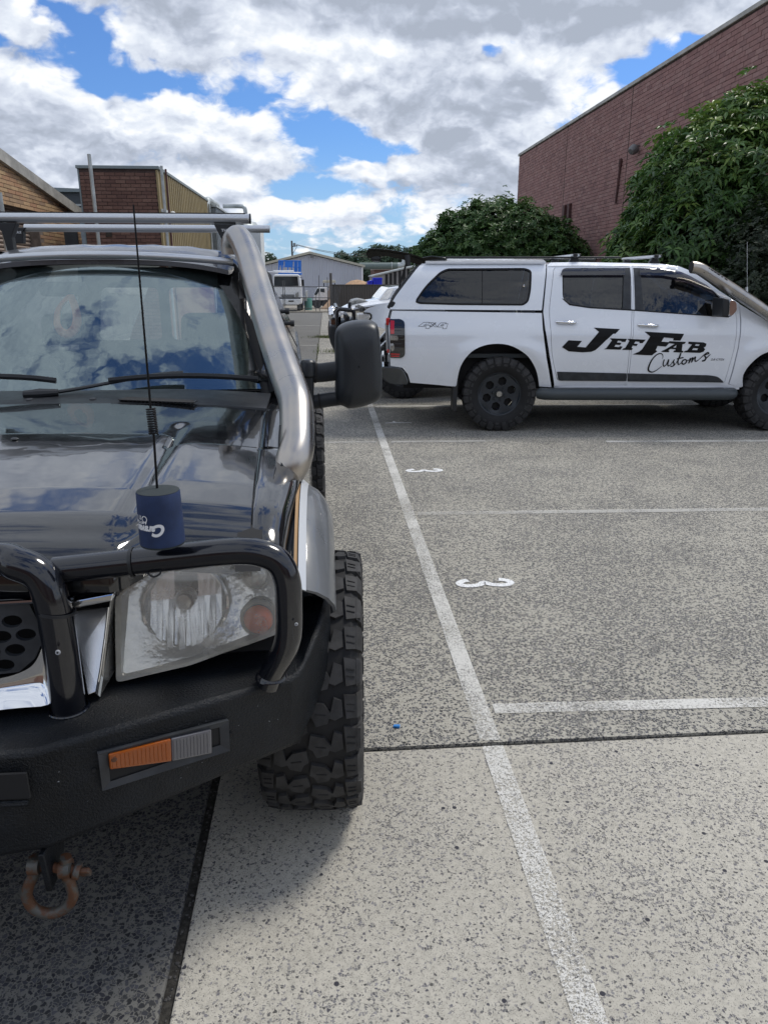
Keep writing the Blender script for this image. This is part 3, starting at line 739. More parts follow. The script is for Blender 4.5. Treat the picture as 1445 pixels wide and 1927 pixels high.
glass('visor_smoke', (.12, .11, .16), 1.5, .05, .1, (.1, .1, .14), .05)

def smooth01(t): t = max(0., min(1., t)); return t * t * (3 - 2 * t)
# ---------------------------------------------------------------- off-road tyre and wheel
def tyre_parts(Rr, wd, rim, pitches=30, side=1):
    """axis along x, outer face towards +x; returns carcass+lugs"""
    h = wd / 2; mb = MB()
    prof = [(rim, -h * .72), (rim + .02, -h * .86), (rim + .07, -h * 1.0), (Rr - .06, -h * 1.0), (Rr - .03, -h * .95), (Rr - .014, -h * .82), (Rr - .012, 0), (Rr - .014, h * .82), (Rr - .03, h * .95), (Rr - .06, h * 1.0), (rim + .07, h * 1.0), (rim + .02, h * .86), (rim, h * .72)]
    mb.lathe(prof, (0, 0, 0), (1, 0, 0), 72)
    pl = 2 * math.pi / pitches
    car = MB(); car.v, car.f = mb.v, mb.f; mb = MB()
    def lug(poly, a0, r0=Rr - .02, tp=.0025):
        n = len(poly); cx_ = sum(q[0] for q in poly) / n; cs = sum(q[1] for q in poly) / n; v = []
        for rr_, k in ((r0, 1.16), (Rr - .0015, 1.09)):
            for x, s in poly:
                x2 = cx_ + (x - cx_) * k; s2 = cs + (s - cs) * k; rad = rr_ - (abs(x2) / h) ** 4 * .012
                a = a0 + s2 * pl; v.append((x2, rad * math.cos(a), rad * math.sin(a)))
        mb.add(v, [tuple(range(2 * n - 1, n - 1, -1))] + [(i, (i + 1) % n, (i + 1) % n + n, i + n) for i in range(n)])
    for k in range(pitches):
        a = k * pl; big = .06 if k % 2 else 0
        for sg in (1, -1):
            o = 0 if sg > 0 else .5
            lug([(sg * h * q[0], q[1] + o) for q in ((.06, .02), (.30, .10), (.42, .34), (.36, .62), (.16, .70), (.10, .48), (.02, .40))], a)
            lug([(sg * h * q[0], q[1] + o) for q in ((.50, -.08), (.64, .0), (.66, .42), (.52, .52), (.42, .46), (.46, .2))], a)
            # shoulder block, wrapping down on to the sidewall
            sp = [(sg * h * q[0], q[1] + o) for q in ((.70, -.16 - big), (.93 + big, -.14), (.93 + big, .46), (.74, .48 + big), (.72, .2))]
            lug(sp, a)
            s0, s1 = (-.24 + o), (.50 + o + big); v = []
            for rr_, xx_ in ((Rr - .010, .93), (Rr - .030, 1.025), (Rr - .062 - big * .2, 1.045)):
                for s in (s0, s1): v.append((sg * h * xx_, rr_ * math.cos(a + s * pl), rr_ * math.sin(a + s * pl)))
            for rr_, xx_ in ((Rr - .062 - big * .2, .98),):
                for s in (s0, s1): v.append((sg * h * xx_, rr_ * math.cos(a + s * pl), rr_ * math.sin(a + s * pl)))
            mb.add(v, [(0, 1, 3, 2), (2, 3, 5, 4), (4, 5, 7, 6), (0, 2, 4, 6), (1, 7, 5, 3)])
            for (xa_, xb_, sa_) in ((.74, .90, .06 + o), (.74, .90, .26 + o), (.14, .34, .34 + o)):
                aa = a + sa_ * pl; v = [(sg * h * xx_, (Rr - .0008 - (xx_ ** 4) * .012) * math.cos(aa + q_), (Rr - .0008 - (xx_ ** 4) * .012) * math.sin(aa + q_)) for xx_, q_ in ((xa_, 0), (xb_, .008), (xb_, .015), (xa_, .007))]
                car.add(v + [(x, y * .99, z * .99) for x, y, z in v], [(0, 1, 2, 3), (0, 4, 5, 1), (2, 6, 7, 3)])
            # small raised mark on the sidewall between blocks
            v = []
            for rr_ in (Rr - .075, Rr - .098):
                for s in (-.2 + o, .34 + o): v.append((sg * h * 1.022, rr_ * math.cos(a + s * pl), rr_ * math.sin(a + s * pl)))
            mb.add(v + [(x * .97, y, z) for x, y, z in v], [(0, 1, 3, 2), (0, 4, 5, 1), (2, 3, 7, 6), (0, 2, 6, 4), (1, 5, 7, 3)])
    return car, mb
def wheel(parent, loc, Rr, wd, rimr, rz=0., style='plain', face=1, detail=True):
    """loc in the parent's own frame; outer face looks along +x turned by rz"""
    M = Matrix.Rotation(rz, 4, 'Z')
    car, ty = tyre_parts(Rr, wd, rimr + .0, 27)
    rim = MB(); h = wd / 2
    rim.lathe([(rimr + .004, h * .74), (rimr - .008, h * .70), (rimr - .02, h * .55), (rimr - .03, -h * .5), (rimr - .005, -h * .74)], (0, 0, 0), (1, 0, 0), 48)
    dsk = MB()
    if style == 'hex':
        holes = []
        for k in range(6):
            a = R(60 * k + 18); cx_, cy_ = .60 * rimr * math.cos(a), .60 * rimr * math.sin(a)
            holes.append(rc([(cx_ + .215 * rimr * math.cos(a + R(60 * j + 0)), cy_ + .215 * rimr * math.sin(a + R(60 * j + 0))) for j in range(6)], .012, 3))
        outl = [(rimr * .985 * math.cos(R(6 * i)), rimr * .985 * math.sin(R(6 * i))) for i in range(60)]
        dsk = panel(outl, holes, lambda a, b, dd: (h * .62 - dd - .03 * (1 - min(1, math.hypot(a, b) / rimr)) + .010 * math.cos(6 * math.atan2(b, a) - R(108)) * smooth01((math.hypot(a, b) / rimr - .75) * 5), a, b), .03, .03, .02)
    else:
        dsk.lathe([(rimr * .98, h * .5), (rimr * .8, h * .35), (rimr * .4, h * .5), (0, h * .5)], (0, 0, 0), (1, 0, 0), 40)
    hub = MB().lathe([(.0, h * .62 + .012), (.03, h * .62 + .012), (.036, h * .62), (.04, h * .4)], (0, 0, 0), (1, 0, 0), 24)
    nuts = MB()
    for k in range(6):
        a = R(60 * k + 48); nuts.lathe([(0, h * .62 + .004), (.011, h * .62 + .002), (.012, h * .4)], (0, .068 * math.cos(a), .068 * math.sin(a)), (1, 0, 0), 6)
    drum = MB().lathe([(0, h * .2), (rimr * .75, h * .2), (rimr * .8, -h * .4)], (0, 0, 0), (1, 0, 0), 24)
    t = part('wheel', car.xf(M), 'rubber_groove', parent, 32, norm=True, loc=loc); part('tread_blocks', ty.xf(M), 'rubber', t, 32, loc=(0, 0, 0), kind='stuff')
    part('rim', rim.xf(M), 'alloy_black', t, loc=(0, 0, 0)); part('rim_face', dsk.xf(M), 'alloy_black', t, loc=(0, 0, 0)); 
    part('hub_cap', hub.xf(M), 'dull_chrome' if style == 'hex' else 'alloy_black', t, loc=(0, 0, 0)); part('wheel_nuts', nuts.xf(M), 'alloy_black', t, loc=(0, 0, 0)); part('brake_drum', drum.xf(M), 'dark_inside', t, loc=(0, 0, 0))
    return t

# ---------------------------------------------------------------- the black pickup in front
CXT = -1.0
TR = thing('pickup_truck', 'black four-wheel-drive pickup with bull bar and steel snorkel filling the left foreground', 'pickup truck', (CXT, 2.14, 0))
TB = Vector((CXT, 2.14, 0))
def mir(mb):
    o = MB(); o.v = [(2 * CXT - x, y, z) for x, y, z in mb.v]; o.f = [tuple(reversed(q)) for q in mb.f]; return o
def both(name, mb, m, parent=TR, **k):
    m2 = mir(mb); a = part(name, mb, m, parent, **k); part(name, m2, m, parent, **k); return a
# wheels
wheel(TR, (.0 - .052 - CXT, 0., .408), .408, .285, .19, R(-3))
wheel(TR, (-(.0 - .052 - CXT), 0., .408), .408, .285, .19, R(177))
wheel(TR, (-.175 - CXT, 2.96, .408), .408, .285, .19, 0.)
wheel(TR, (-(-.175 - CXT), 2.96, .408), .408, .285, .19, R(180))
# bonnet
g1 = (-0.499,2.508,1.155); g2 = (-0.486,1.658,1.100); st1 = (-0.712,2.410,1.155)[1]; st2 = (-0.340,2.284,1.150)[1]
yb_ = [1.585, 1.60, 1.63, 1.70, 1.9, 2.3, 2.82]; zb_ = [.985, 1.035, 1.062, 1.082, 1.108, 1.145, 1.19]
def interp(x, X, Y):
    return float(np.interp(x, X, Y))
def hood_z(x, y):
    q = (x - CXT) / .79
    z = interp(y, yb_, zb_) + .004 - .038 * abs(q) ** 2.6
    ax = -abs(x - CXT) + 0 ; xx_ = CXT + abs(x - CXT)
    t = (y - g2[1]) / (g1[1] - g2[1]); gx = g2[0] + (g1[0] - g2[0]) * t
    dgx = xx_ - gx
    ys_ = st1 if dgx < 0 else st2 + .05 * max(0., .06 - dgx)
    pl = smooth01((ys_ - y) / .018) * .013
    z += pl * smooth01((y - 1.66) / .1)
    if -.02 < t < 1.1: z -= .007 * math.exp(-(dgx / .019) ** 2) * smooth01((t + .02) / .06) * smooth01((1.1 - t) / .1)
    else: pass
    if dgx > 0: z += .004 * smooth01(dgx / .05) * smooth01((ys_ - y) / .02)
    return z
def xgap(y): return -.192 - .052 * (y - 1.6) / 1.25
def hwarp(x, y):
    s = smooth01((abs(x - CXT) - .50) / .10) * .13; yf = 1.585 + s
    return yf + (y - 1.585) * (2.82 - yf) / (2.82 - 1.585)
rows = []
ysr = sorted(set([1.585, 1.59, 1.60, 1.61, 1.62, 1.64, 1.66] + list(np.linspace(1.68, 2.82, 130))))
for y in ysr:
    xr = xgap(y) - .004; L = 2 * (xr - CXT); row = []
    for i in range(181):
        s = i / 180; x = CXT - L / 2 + L * s; row.append((x, hwarp(x, y), hood_z(x, y)))
    rows.append(row)
hd = part('bonnet', MB().grid(rows, thick=(0, 0, -.018)), 'black_paint', TR, smooth=50)
part('bonnet_front', MB().grid([[(CXT - .47 + .94 * i / 20, 1.60, 1.02), (CXT - .47 + .94 * i / 20, 1.595, .962)] for i in range(21)], thick=(0, .01, 0)), 'black_paint', TR)
mb = MB()
for px, py in ((175, 755), (28, 826), (410, 772)):
    pass
both('washer_jet', MB().lathe([(0, .014), (.012, .012), (.016, 0)], (-0.884,2.880,1.192), (0, -.2, 1), 12), 'black_plastic')
part('bonnet_badge_plug', MB().lathe([(0, .004), (.010, .003), (.012, 0)], (-0.961,2.319,1.166), (0, -.05, 1), 12), 'black_plastic', TR)
# front wing
def wing_rows():
    out = []
    for y in np.linspace(1.735, 3.35, 56):
        xr = xgap(min(y, 2.85)) + .004; yq_ = 1.585 + (min(y, 2.82) - 1.715) * 1.235 / 1.105; zt = hood_z(xr - .01, yq_)
        drop = .0
        xo = -.118 + .03 * smooth01((y - 1.65) / .5)
        zb = .84 if y < 2.6 else .62
        dq = xo - xr
        pts = [(xr, zt - .012), (xr + .002, zt - .002), (xr + dq * .35, zt + .0), (xr + dq * .7, zt - .010), (xr + dq * .9, zt - .028), (xo, zt - .06), (xo + .008, zt - .14), (xo + .010, .93), (xo + .012, zb)]
        out.append([(p[0] - drop * .0, y, p[1] - drop * (.2 if k < 5 else .3)) for k, p in enumerate(cr([(a, b, 0) for a, b in pts], 3))])
    return out
both('front_wing', MB().grid(wing_rows(), thick=(-.006, 0, -.004)), 'black_paint', smooth=50)
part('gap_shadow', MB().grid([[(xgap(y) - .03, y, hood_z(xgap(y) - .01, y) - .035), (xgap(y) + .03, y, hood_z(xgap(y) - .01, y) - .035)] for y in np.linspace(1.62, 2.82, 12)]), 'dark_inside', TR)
part('engine_bay_floor', MB().box2((-1.66, 1.68, .55), (-.19, 2.9, .62)).box2((-1.6, 2.86, .6), (-.24, 2.9, 1.12)).box2((-1.68, 2.5, .62), (-.15, 2.55, 1.0)), 'dark_inside', TR)
pass
# silver wheel arch flare, bolted on
LINER = 1
def arch(rs, t0, t1, cy=2.14, cz=.41, n=26):
    P = []
    for i in range(n):
        a = R(t0 + (t1 - t0) * i / (n - 1)); P.append([(x, cy - math.cos(a) * r_, cz + math.sin(a) * r_) for x, r_ in rs])
    return P
both('wheel_arch_liner', MB().grid(arch([(-.40, .46), (-.105, .47)], 22, 158)), 'dark_inside')
both('wheel_flare', MB().grid(arch([(-.095, .625), (-.075, .625), (-.035, .60), (-.008, .565), (.008, .52), (.012, .485), (.004, .475)], 50, 140), thick=(-.008, 0, -.004)), 'flare_paint', smooth=45)
both('flare_gasket', MB().grid(arch([(-.094, .640), (-.086, .630)], 50, 140), thick=(.0, -.004, .004)), 'gasket')
both('flare_edge', MB().grid(arch([(-.083, .634), (-.064, .617)], 49.6, 140), thick=(.0, -.005, .004)), 'silver_edge')
# cowl
cw = part('cowl', MB().grid([[(x, y, z - .030 * abs((x - CXT) / .79) ** 2.6) for x in np.linspace(CXT - .77, CXT + .77, 41)] for y, z in ((2.826, 1.186), (2.83, 1.193), (2.87, 1.199), (2.95, 1.201), (3.08, 1.212))], thick=(0, 0, -.01)), 'cowl_black', TR, smooth=50)
for (ax, bx) in ((222, 370),):
    p0 = (-0.782,2.866,1.205); p1 = (-0.492,2.818,1.203)
    part('vent_recess', MB().hexa([(p0[0], p0[1] - .022, p0[2] - .0045), (p1[0], p1[1] - .020, p1[2] - .010), (p1[0] - .012, p1[1] + .03, p1[2] - .008), (p0[0] + .02, p0[1] + .036, p0[2] - .004), (p0[0], p0[1] - .022, p0[2] - .002), (p1[0], p1[1] - .020, p1[2] - .0075), (p1[0] - .012, p1[1] + .03, p1[2] - .0055), (p0[0] + .02, p0[1] + .036, p0[2] - .0015)]), 'dark_inside', TR, smooth=0)
    for k in range(18):
        t = (k + .5) / 18; x = p0[0] + (p1[0] - p0[0]) * t; y = p0[1] + (p1[1] - p0[1]) * t; z = 1.203 - .0065 * t
        part('vent_slat', MB().hexa([(x - .004, y - .018, z - .007), (x + .002, y - .018, z - .007), (x + .012, y + .026, z - .005), (x + .007, y + .026, z - .005), (x - .004, y - .018, z - .0012), (x + .002, y - .018, z - .0012), (x + .012, y + .026, z + .0005), (x + .007, y + .026, z + .0005)]), 'faded_plastic', TR, smooth=0)
# windscreen
def ws(q, t, off=0.):
    hb, ht = .725, .575
    hw = hb + (ht - hb) * t; x = CXT + q * hw
    y = 3.045 + .10 * q * q + (.54 + .0 * q * q) * t - .03 * math.sin(math.pi * t) - off * .75; z = 1.205 - .01 * q * q + (.505 - .022 * q * q) * t + off * .66
    return (x, y, z)
part('windscreen', MB().grid([[ws(-1 + 2 * i / 48, j / 24) for i in range(49)] for j in range(25)]), 'windscreen_glass', TR, smooth=60, norm=False)
fr = MB()
for sg in (1, -1):
    fr.grid([[ws(sg * a, j / 20, -.004) for a in (.955, 1.03)] for j in range(21)])
fr.grid([[ws(-1 + 2 * i / 30, t, -.004) for i in range(31)] for t in (-.01, .022)])
fr.grid([[ws(-1 + 2 * i / 30, t, -.004) for i in range(31)] for t in (.975, 1.01)])
both('pillar_core', MB().tube([ws(1.075 + .05 * t, t, -.012) for t in np.linspace(-.05, 1.02, 8)], .034, 8, flat=(1, 1.4)), 'pillar_black', smooth=60)
part('windscreen_border', fr, 'black_print', TR, norm=False)
# A pillars, roof and cab sides
both('windscreen_pillar', MB().grid([[ws(q, t, o) for q, o in ((1.0, .0), (1.02, .012), (1.08 + .05 * t, .014))] + [(ws(1.12 + .12 * t, t)[0], ws(1.1, t)[1] + .02, ws(1.1, t)[2] + .006), (ws(1.16 + .14 * t, t)[0], ws(1.1, t)[1] + .10, ws(1.1, t)[2] - .03)] for t in np.linspace(-.05, 1.02, 16)], thick=(-.01, .01, 0)), 'pillar_black', smooth=60)
side = [(.62, -.125), (.80, -.095), (1.0, -.082), (1.12, -.085), (1.16, -.10), (1.20, -.115), (1.45, -.235), (1.66, -.335), (1.72, -.38), (1.755, -.45)]
P = []
for y in (3.16, 3.2, 3.5, 3.62, 3.7, 4.0, 4.5, 5.0, 5.5, 6.0, 6.9):
    row = []
    for z, x in cr([(a, b, 0) for a, b in side], 3) and [(q[0], q[1]) for q in cr([(a, b, 0) for a, b in side], 3)]:
        zm = 1.17 + (y - 3.1) / .58 * .55
        if y < 3.7 and z > zm: z = zm
        row.append((x - .045 * max(0., y - 3.3), y, z))
    P.append(row)
cs = both('cab_side', MB().grid(P, thick=(-.02, 0, 0)), 'black_paint', smooth=50)
# side glass strips seen along the flank
def flank(z): return interp(z, [a for a, b in side], [b for a, b in side])
for ya, yb2 in ((3.55, 4.25), (4.33, 5.0), (5.2, 6.6)):
    both('side_window', MB().grid([[(flank(z) + .004 - .045 * (y - 3.3), y, z) for z in (1.19, 1.3, 1.45, 1.60, 1.66)] for y in (ya, yb2)], thick=(-.002, 0, 0)), 'dark_window')
both('door_frame_trim', MB().tube([(flank(1.18) + .006, 3.3, 1.18), (flank(1.18) + .006 - .153, 6.7, 1.18)], .010, 6), 'black_plastic')
for zl, yl in ((1.43, 5.0), (1.36, 4.9)):
    both('window_latch', MB().tube([(flank(zl) - .08, yl, zl), (flank(zl) - .01, yl, zl)], .012, 8).join(MB().tube([(flank(zl) - .03, yl, zl), (flank(zl) - .005, yl, zl)], .020, 10)), 'black_plastic')
P = []
for y in [3.56, 3.6, 3.66, 3.75, 3.9] + list(np.linspace(4.0, 6.9, 30)):
    row = []
    for i in range(81):
        q = -1 + 2 * i / 80; x = CXT - .03 * max(0., y - 3.6) + q * (.60 - .012 * max(0., y - 3.6) if y > 3.7 else .57 + .03 * (y - 3.56) / .14)
        z = 1.715 + .075 * smooth01((y - 3.54) / .35) - .045 * abs(q) ** 3
        if y > 3.85 and abs(q) < .82: z += .009 * (.5 + .5 * math.cos(q * 22)) * smooth01((y - 3.85) / .2)
        row.append((x, y, z))
    P.append(row)
part('roof', MB().grid(P, thick=(0, 0, -.02)), 'roof_paint', TR, smooth=50)
# bright strip over the windscreen
sp = [(CXT + q * .585, 3.54 + .075 * q * q, 1.735 - .028 * q * q) for q in np.linspace(-1, 1, 25)]
part('visor_strip', MB().tube(sp, .016, 12, flat=(.9, 1.0)), 'alu', TR)
part('screen_header', MB().grid([[(CXT + q * .58, 3.575 + .09 * q * q + dy, 1.708 + dz - .024 * q * q) for q in np.linspace(-1, 1, 25)] for dy, dz in ((-.01, -.004), (0., .012), (.04, .03))]), 'black_paint', TR)
# cabin interior
part('dashboard', MB().grid([[(CXT + q * .62, y, z + (.05 if q < -.25 and y > 3.28 else 0)) for q in np.linspace(-1, 1, 21)] for y, z in ((3.14, 1.195), (3.25, 1.20), (3.35, 1.205), (3.43, 1.15), (3.45, .9))]), 'cabin_grey', TR, smooth=60)
part('cab_floor', MB().box2((CXT - .7, 3.2, .55), (CXT + .7, 6.8, .60)), 'dark_inside', TR)
part('cab_rear_wall', panel([(CXT - .62, .6), (CXT + .62, .6), (CXT + .50, 1.70), (CXT - .50, 1.70)], [rc([(CXT - .42, 1.26), (CXT - .03, 1.26), (CXT - .03, 1.58), (CXT - .38, 1.58)], .04), rc([(CXT + .03, 1.26), (CXT + .42, 1.26), (CXT + .38, 1.58), (CXT + .03, 1.58)], .04)], lambda a, b, dd: (a, 4.9 + dd, b), 0, .02, 3), 'cabin_grey', TR)
for sx_ in (-.36, .36):
    seat = part('seat', MB().prism(rc([(-.24, .62), (.24, .62), (.25, 1.15), (.16, 1.27), (-.16, 1.27), (-.25, 1.15)], .07), lambda a, b, dd: (CXT + sx_ + a, 3.98 + dd + (b - .62) * .16, b), 0, .13), 'cabin_grey', TR, bevel=.03)
    part('headrest', MB().prism(rc([(-.13, 1.30), (.13, 1.30), (.12, 1.46), (-.12, 1.46)], .05), lambda a, b, dd: (CXT + sx_ + a, 4.09 + dd, b), 0, .10), 'cabin_grey', seat, bevel=.03)
part('steering_wheel', MB().tube([(CXT - .37 + .18 * math.cos(a), 3.50 + .10 * math.sin(a), 1.15 + .155 * math.sin(a)) for a in np.linspace(0, 6.28, 33)[:-1]], .014, 8, closed=True), 'dark_inside', TR)
part('rear_view_mirror', MB().prism(rc([(-.11, -.03), (.11, -.03), (.10, .035), (-.10, .035)], .03), lambda a, b, dd: ((-1.179,3.620,1.587)[0] + a, 3.60 + dd, (-1.179,3.620,1.587)[2] + b), 0, .025), 'black_plastic', TR, bevel=.006)
mat('faded_strap', (.98, .26, .10), .8, var=.2, vscale=20)
lp_ = [(-1.140,3.530,1.554), (-1.173,3.500,1.510), (-1.173,3.450,1.455), (-1.154,3.420,1.419), (-1.121,3.410,1.403), (-1.092,3.420,1.423), (-1.088,3.460,1.466), (-1.108,3.510,1.521), (-1.128,3.530,1.563)]
o = part('hanging_strap', MB().tube(cr(lp_, 5), .020, 8, flat=(1, .5)), 'faded_strap', None)
tag(o, 'faded orange-red strap loop hanging behind the windscreen of the black pickup', 'strap')
# wipers
def wiper(pts, armpts, m='black_plastic'):
    bl = part('wiper_blade', MB().tube(cr(pts, 5), .0095, 6, flat=(.7, 1.3)), m, TR)
    return part('wiper_arm', MB().tube(cr(armpts, 5), [.016, .015] + [.010] * 19 if False else .009, 8, flat=(1.3, .8)), m, TR)
def onws(px_x, t, off): pass
wiper([(-0.857,3.015,1.252), (-0.725,3.029,1.262), (-0.582,3.040,1.265), (-0.436,3.048,1.260), (-0.276,3.033,1.250)], [(-1.113,2.957,1.207), (-0.966,2.994,1.225), (-0.810,3.032,1.249), (-0.679,3.059,1.268), (-0.576,3.074,1.274)])
wiper([(-1.443,3.006,1.280), (-1.263,3.001,1.274), (-1.144,3.000,1.267), (-1.049,2.989,1.257)], [(-1.623,2.915,1.215), (-1.484,2.957,1.248), (-1.299,2.994,1.276)])
part('wiper_pivot', MB().tube([(-1.162,2.952,1.211), (-1.103,2.948,1.213), (-1.038,2.965,1.215)], [.014, .02, .013], 10), 'black_plastic', TR)

# bull bar: folded steel bumper and tubes
S = []
def sect(tf, bf, tb, bb): S.append((tf, bf, bb, tb))
P1 = (-.628, 1.367); P2 = (-.101, 1.627)
zb0 = (-0.641,1.361,0.451)[2]; b1_ = (-0.378,1.490,0.474); b2_ = (-0.111,1.622,0.501)
bump = MB()
secs = [((CXT, 1.352, .70), (CXT, 1.352, (-0.734,1.360,0.406)[2] - .0), (CXT, 1.42, .44), (CXT, 1.72, .70)),
        ((P1[0], P1[1], .70), (P1[0] + .003, P1[1], zb0), (P1[0], 1.43, zb0 - .02), (P1[0], 1.74, .70)),
        ((b1_[0], b1_[1], .70), b1_, (b1_[0], b1_[1] + .08, b1_[2] - .018), (b1_[0], 1.76, .70)),
        ((P2[0] + .0, P2[1], .70), b2_, (b2_[0] - .03, b2_[1] + .07, b2_[2] - .01), (P2[0] - .02, 1.80, .70)),
        ((-0.081,1.649,0.706), (-0.092,1.665,0.485), (-0.105,1.700,0.465), (-.10, 1.82, .71)),
        ((-0.058,1.695,0.735), (-0.055,1.730,0.531), (-0.068,1.760,0.512), (-.095, 1.84, .74)),
        ((-0.035,1.761,0.765), (-0.020,1.790,0.595), (-0.032,1.820,0.578), (-.09, 1.87, .765)),
        ((-0.004,1.906,0.800), (0.000,1.870,0.670), (-0.010,1.890,0.657), (-.085, 1.91, .80))]
def loft(secs):
    mb = MB(); n = len(secs[0]); v = [p for s_ in secs for p in s_]; f = []
    for i in range(len(secs) - 1):
        for k in range(n): f.append((i * n + k, i * n + (k + 1) % n, (i + 1) * n + (k + 1) % n, (i + 1) * n + k))
    f.append(tuple(range(n))); f.append(tuple((len(secs) - 1) * n + k for k in range(n - 1, -1, -1)))
    return mb.add(v, f)
full = [tuple((2 * CXT - p[0], p[1], p[2]) for p in s_) for s_ in reversed(secs[1:])] + secs
part('bumper', loft(full), 'bumper_coat', TR, smooth=25, bevel=.013, bseg=3)
# centre winch slot: dark recess with lip
slot = MB().box2((CXT - .27, 1.345, (-0.700,1.350,0.603)[2]), ((-0.637,1.360,0.620)[0], 1.352, (-0.691,1.350,0.663)[2]))
part('winch_slot', slot, 'dark_inside', TR, smooth=0)
part('slot_lip', MB().tube([(CXT - .28, 1.345, (-0.702,1.350,0.595)[2]), ((-0.642,1.360,0.586)[0], 1.347, (-0.641,1.360,0.594)[2] - .004)], .007, 8), 'bumper_coat', TR)
# lamp pocket in the bumper
q = [(-0.516,1.420,0.656),(-0.253,1.550,0.642),(-0.255,1.549,0.559),(-0.517,1.420,0.561)]; qi = [(-0.498,1.430,0.640),(-0.273,1.541,0.628),(-0.274,1.541,0.580),(-0.500,1.429,0.576)]
nb = Vector((.4424, -.8968, 0)) 
fr = MB()
for i in range(4):
    j = (i + 1) % 4; A, B_, C_, D_ = Vector(q[i]), Vector(q[j]), Vector(qi[j]), Vector(qi[i])
    o1 = nb * .010; o2 = nb * -.001
    fr.add([A + o2, B_ + o2, B_ + o1, A + o1, D_ + nb * .006, C_ + nb * .006], [(0, 1, 2, 3), (3, 2, 5, 4)])
lampb = part('lamp_housing', fr, 'faded_plastic', TR, smooth=0)
# the pocket itself: a darker tray standing just proud of the face
part('lamp_tray', MB().ext([Vector(p) + nb * .0015 for p in qi], nb * .0015), 'dark_inside', lampb, smooth=0)
la = [(-0.496,1.427,0.649),(-0.375,1.487,0.641),(-0.378,1.486,0.583),(-0.497,1.427,0.611)]; lb = [(-0.375,1.487,0.641),(-0.291,1.529,0.633),(-0.294,1.528,0.570),(-0.378,1.486,0.583)]
part('amber_lens', MB().ext(la, nb * .012), 'amber', lampb, smooth=0, bevel=.003)
mat('ribbed_lens', (.13, .13, .145), .15, coat=1., metal=.2)
mat('clear_bulb', (.60, .60, .58), .15, coat=1., metal=.3)
part('clear_lens', MB().ext(lb, nb * .012), 'ribbed_lens', lampb, smooth=0, bevel=.003)
rb = MB()
for k in range(11):
    t = (k + .7) / 12; a = Vector(lb[0]) * (1 - t) + Vector(lb[1]) * t; b_ = Vector(lb[3]) * (1 - t) + Vector(lb[2]) * t
    a, b_ = a * .92 + b_ * .08, a * .08 + b_ * .92; rb.tube([a + nb * .0125, b_ + nb * .0125], .0014, 6)
part('lens_ribs', rb, 'ribbed_lens', lampb)
rb = MB()
for k in range(14):
    t = (k + .7) / 15; a = Vector(la[0]) * (1 - t) + Vector(la[1]) * t; b_ = Vector(la[3]) * (1 - t) + Vector(la[2]) * t
    a, b_ = a * .88 + b_ * .12, a * .12 + b_ * .88; rb.tube([a + nb * .0125, b_ + nb * .0125], .0012, 6)
part('lens_ribs', rb, 'amber', lampb)
part('lens_screw', MB().lathe([(0, .003), (.006, .002), (.007, 0)], Vector([(-0.482,1.421,0.634),(-0.482,1.421,0.634)][0]), nb, 10), 'rust', lampb)
# chips and scuffs on the bumper face, and its housing screws
for k in range(16):
    t_ = rnd.uniform(.05, .95); pz_ = rnd.uniform(.50, .66); a = Vector((P1[0] + (P2[0] - P1[0]) * t_, P1[1] + (P2[1] - P1[1]) * t_, pz_)) + nb * .0006; s_ = rnd.uniform(.0012, .004)
    part('paint_scuff', MB().ext([a, a + Vector((s_, s_ * .49, rnd.uniform(-.002, .002))), a + Vector((s_ * .7, s_ * .35, .0012))], nb * .0006), 'paint_chip', TR, smooth=0)
for pt_ in [(-0.526,1.416,0.612),(-0.249,1.553,0.596)]: part('housing_screw', MB().lathe([(0, .003), (.005, .002), (.006, 0)], pt_, nb, 8), 'dark_inside', TR)
# tubes
hoop = cr([(-0.604,1.528,0.674), (-0.601,1.520,0.764), (-0.604,1.529,0.892), (-0.610,1.534,0.973), (-0.630,1.542,1.025), (-0.673,1.547,1.048), (-0.736,1.555,1.058), (CXT, 1.46, 1.075)], 8)
part('hoop_tube', MB().tube(hoop, .0375, 24).join(mir(MB().tube(hoop, .0375, 24))), 'tube_paint', TR, smooth=60)
part('hoop_sleeve', MB().tube([(CXT - .05, 1.462, 1.0755), (CXT + .05, 1.462, 1.0755)], .0405, 20), 'tube_paint', TR, bevel=.003)
hb_ = (-0.604,1.528,0.674)
both('tube_foot', MB().lathe([(.039, .03), (.046, .02), (.049, .004), (.052, -.01)], hb_, (0, 0, 1), 24).join(MB().tube([(hb_[0] + .043 * math.cos(a), hb_[1] + .043 * math.sin(a), hb_[2] + .028) for a in np.linspace(0, 6.28, 25)[:-1]], .0035, 6, closed=True)), 'tube_paint')
outer = cr([(-0.608,1.576,1.021), (-0.495,1.566,1.034), (-0.353,1.555,1.051), (-0.223,1.544,1.066), (-0.160,1.539,1.064), (-0.117,1.535,1.044), (-0.098,1.530,1.002), (-0.096,1.531,0.938), (-0.100,1.538,0.861), (-0.115,1.554,0.808), (-0.142,1.584,0.746), (-0.157,1.598,0.705)], 7)
both('headlight_tube', MB().tube(outer, .0305, 22), 'tube_paint', smooth=60)
both('tube_foot', MB().lathe([(.032, .010), (.037, .004), (.040, -.004)], (-0.148,1.594,0.728), (0, 0, 1), 20), 'tube_paint')
def band(c, ax, r_, w_=.0035): return MB().lathe([(r_, -w_), (r_ + .002, -w_), (r_ + .002, w_), (r_, w_)], c, ax, 24)
part('cable_tie', band((-0.435,1.560,1.041), (1, 0, .05), .0315), 'black_plastic', TR)
part('cable_tie', band((-0.602,1.532,0.942), (.15, .1, 1), .0385), 'black_plastic', TR)
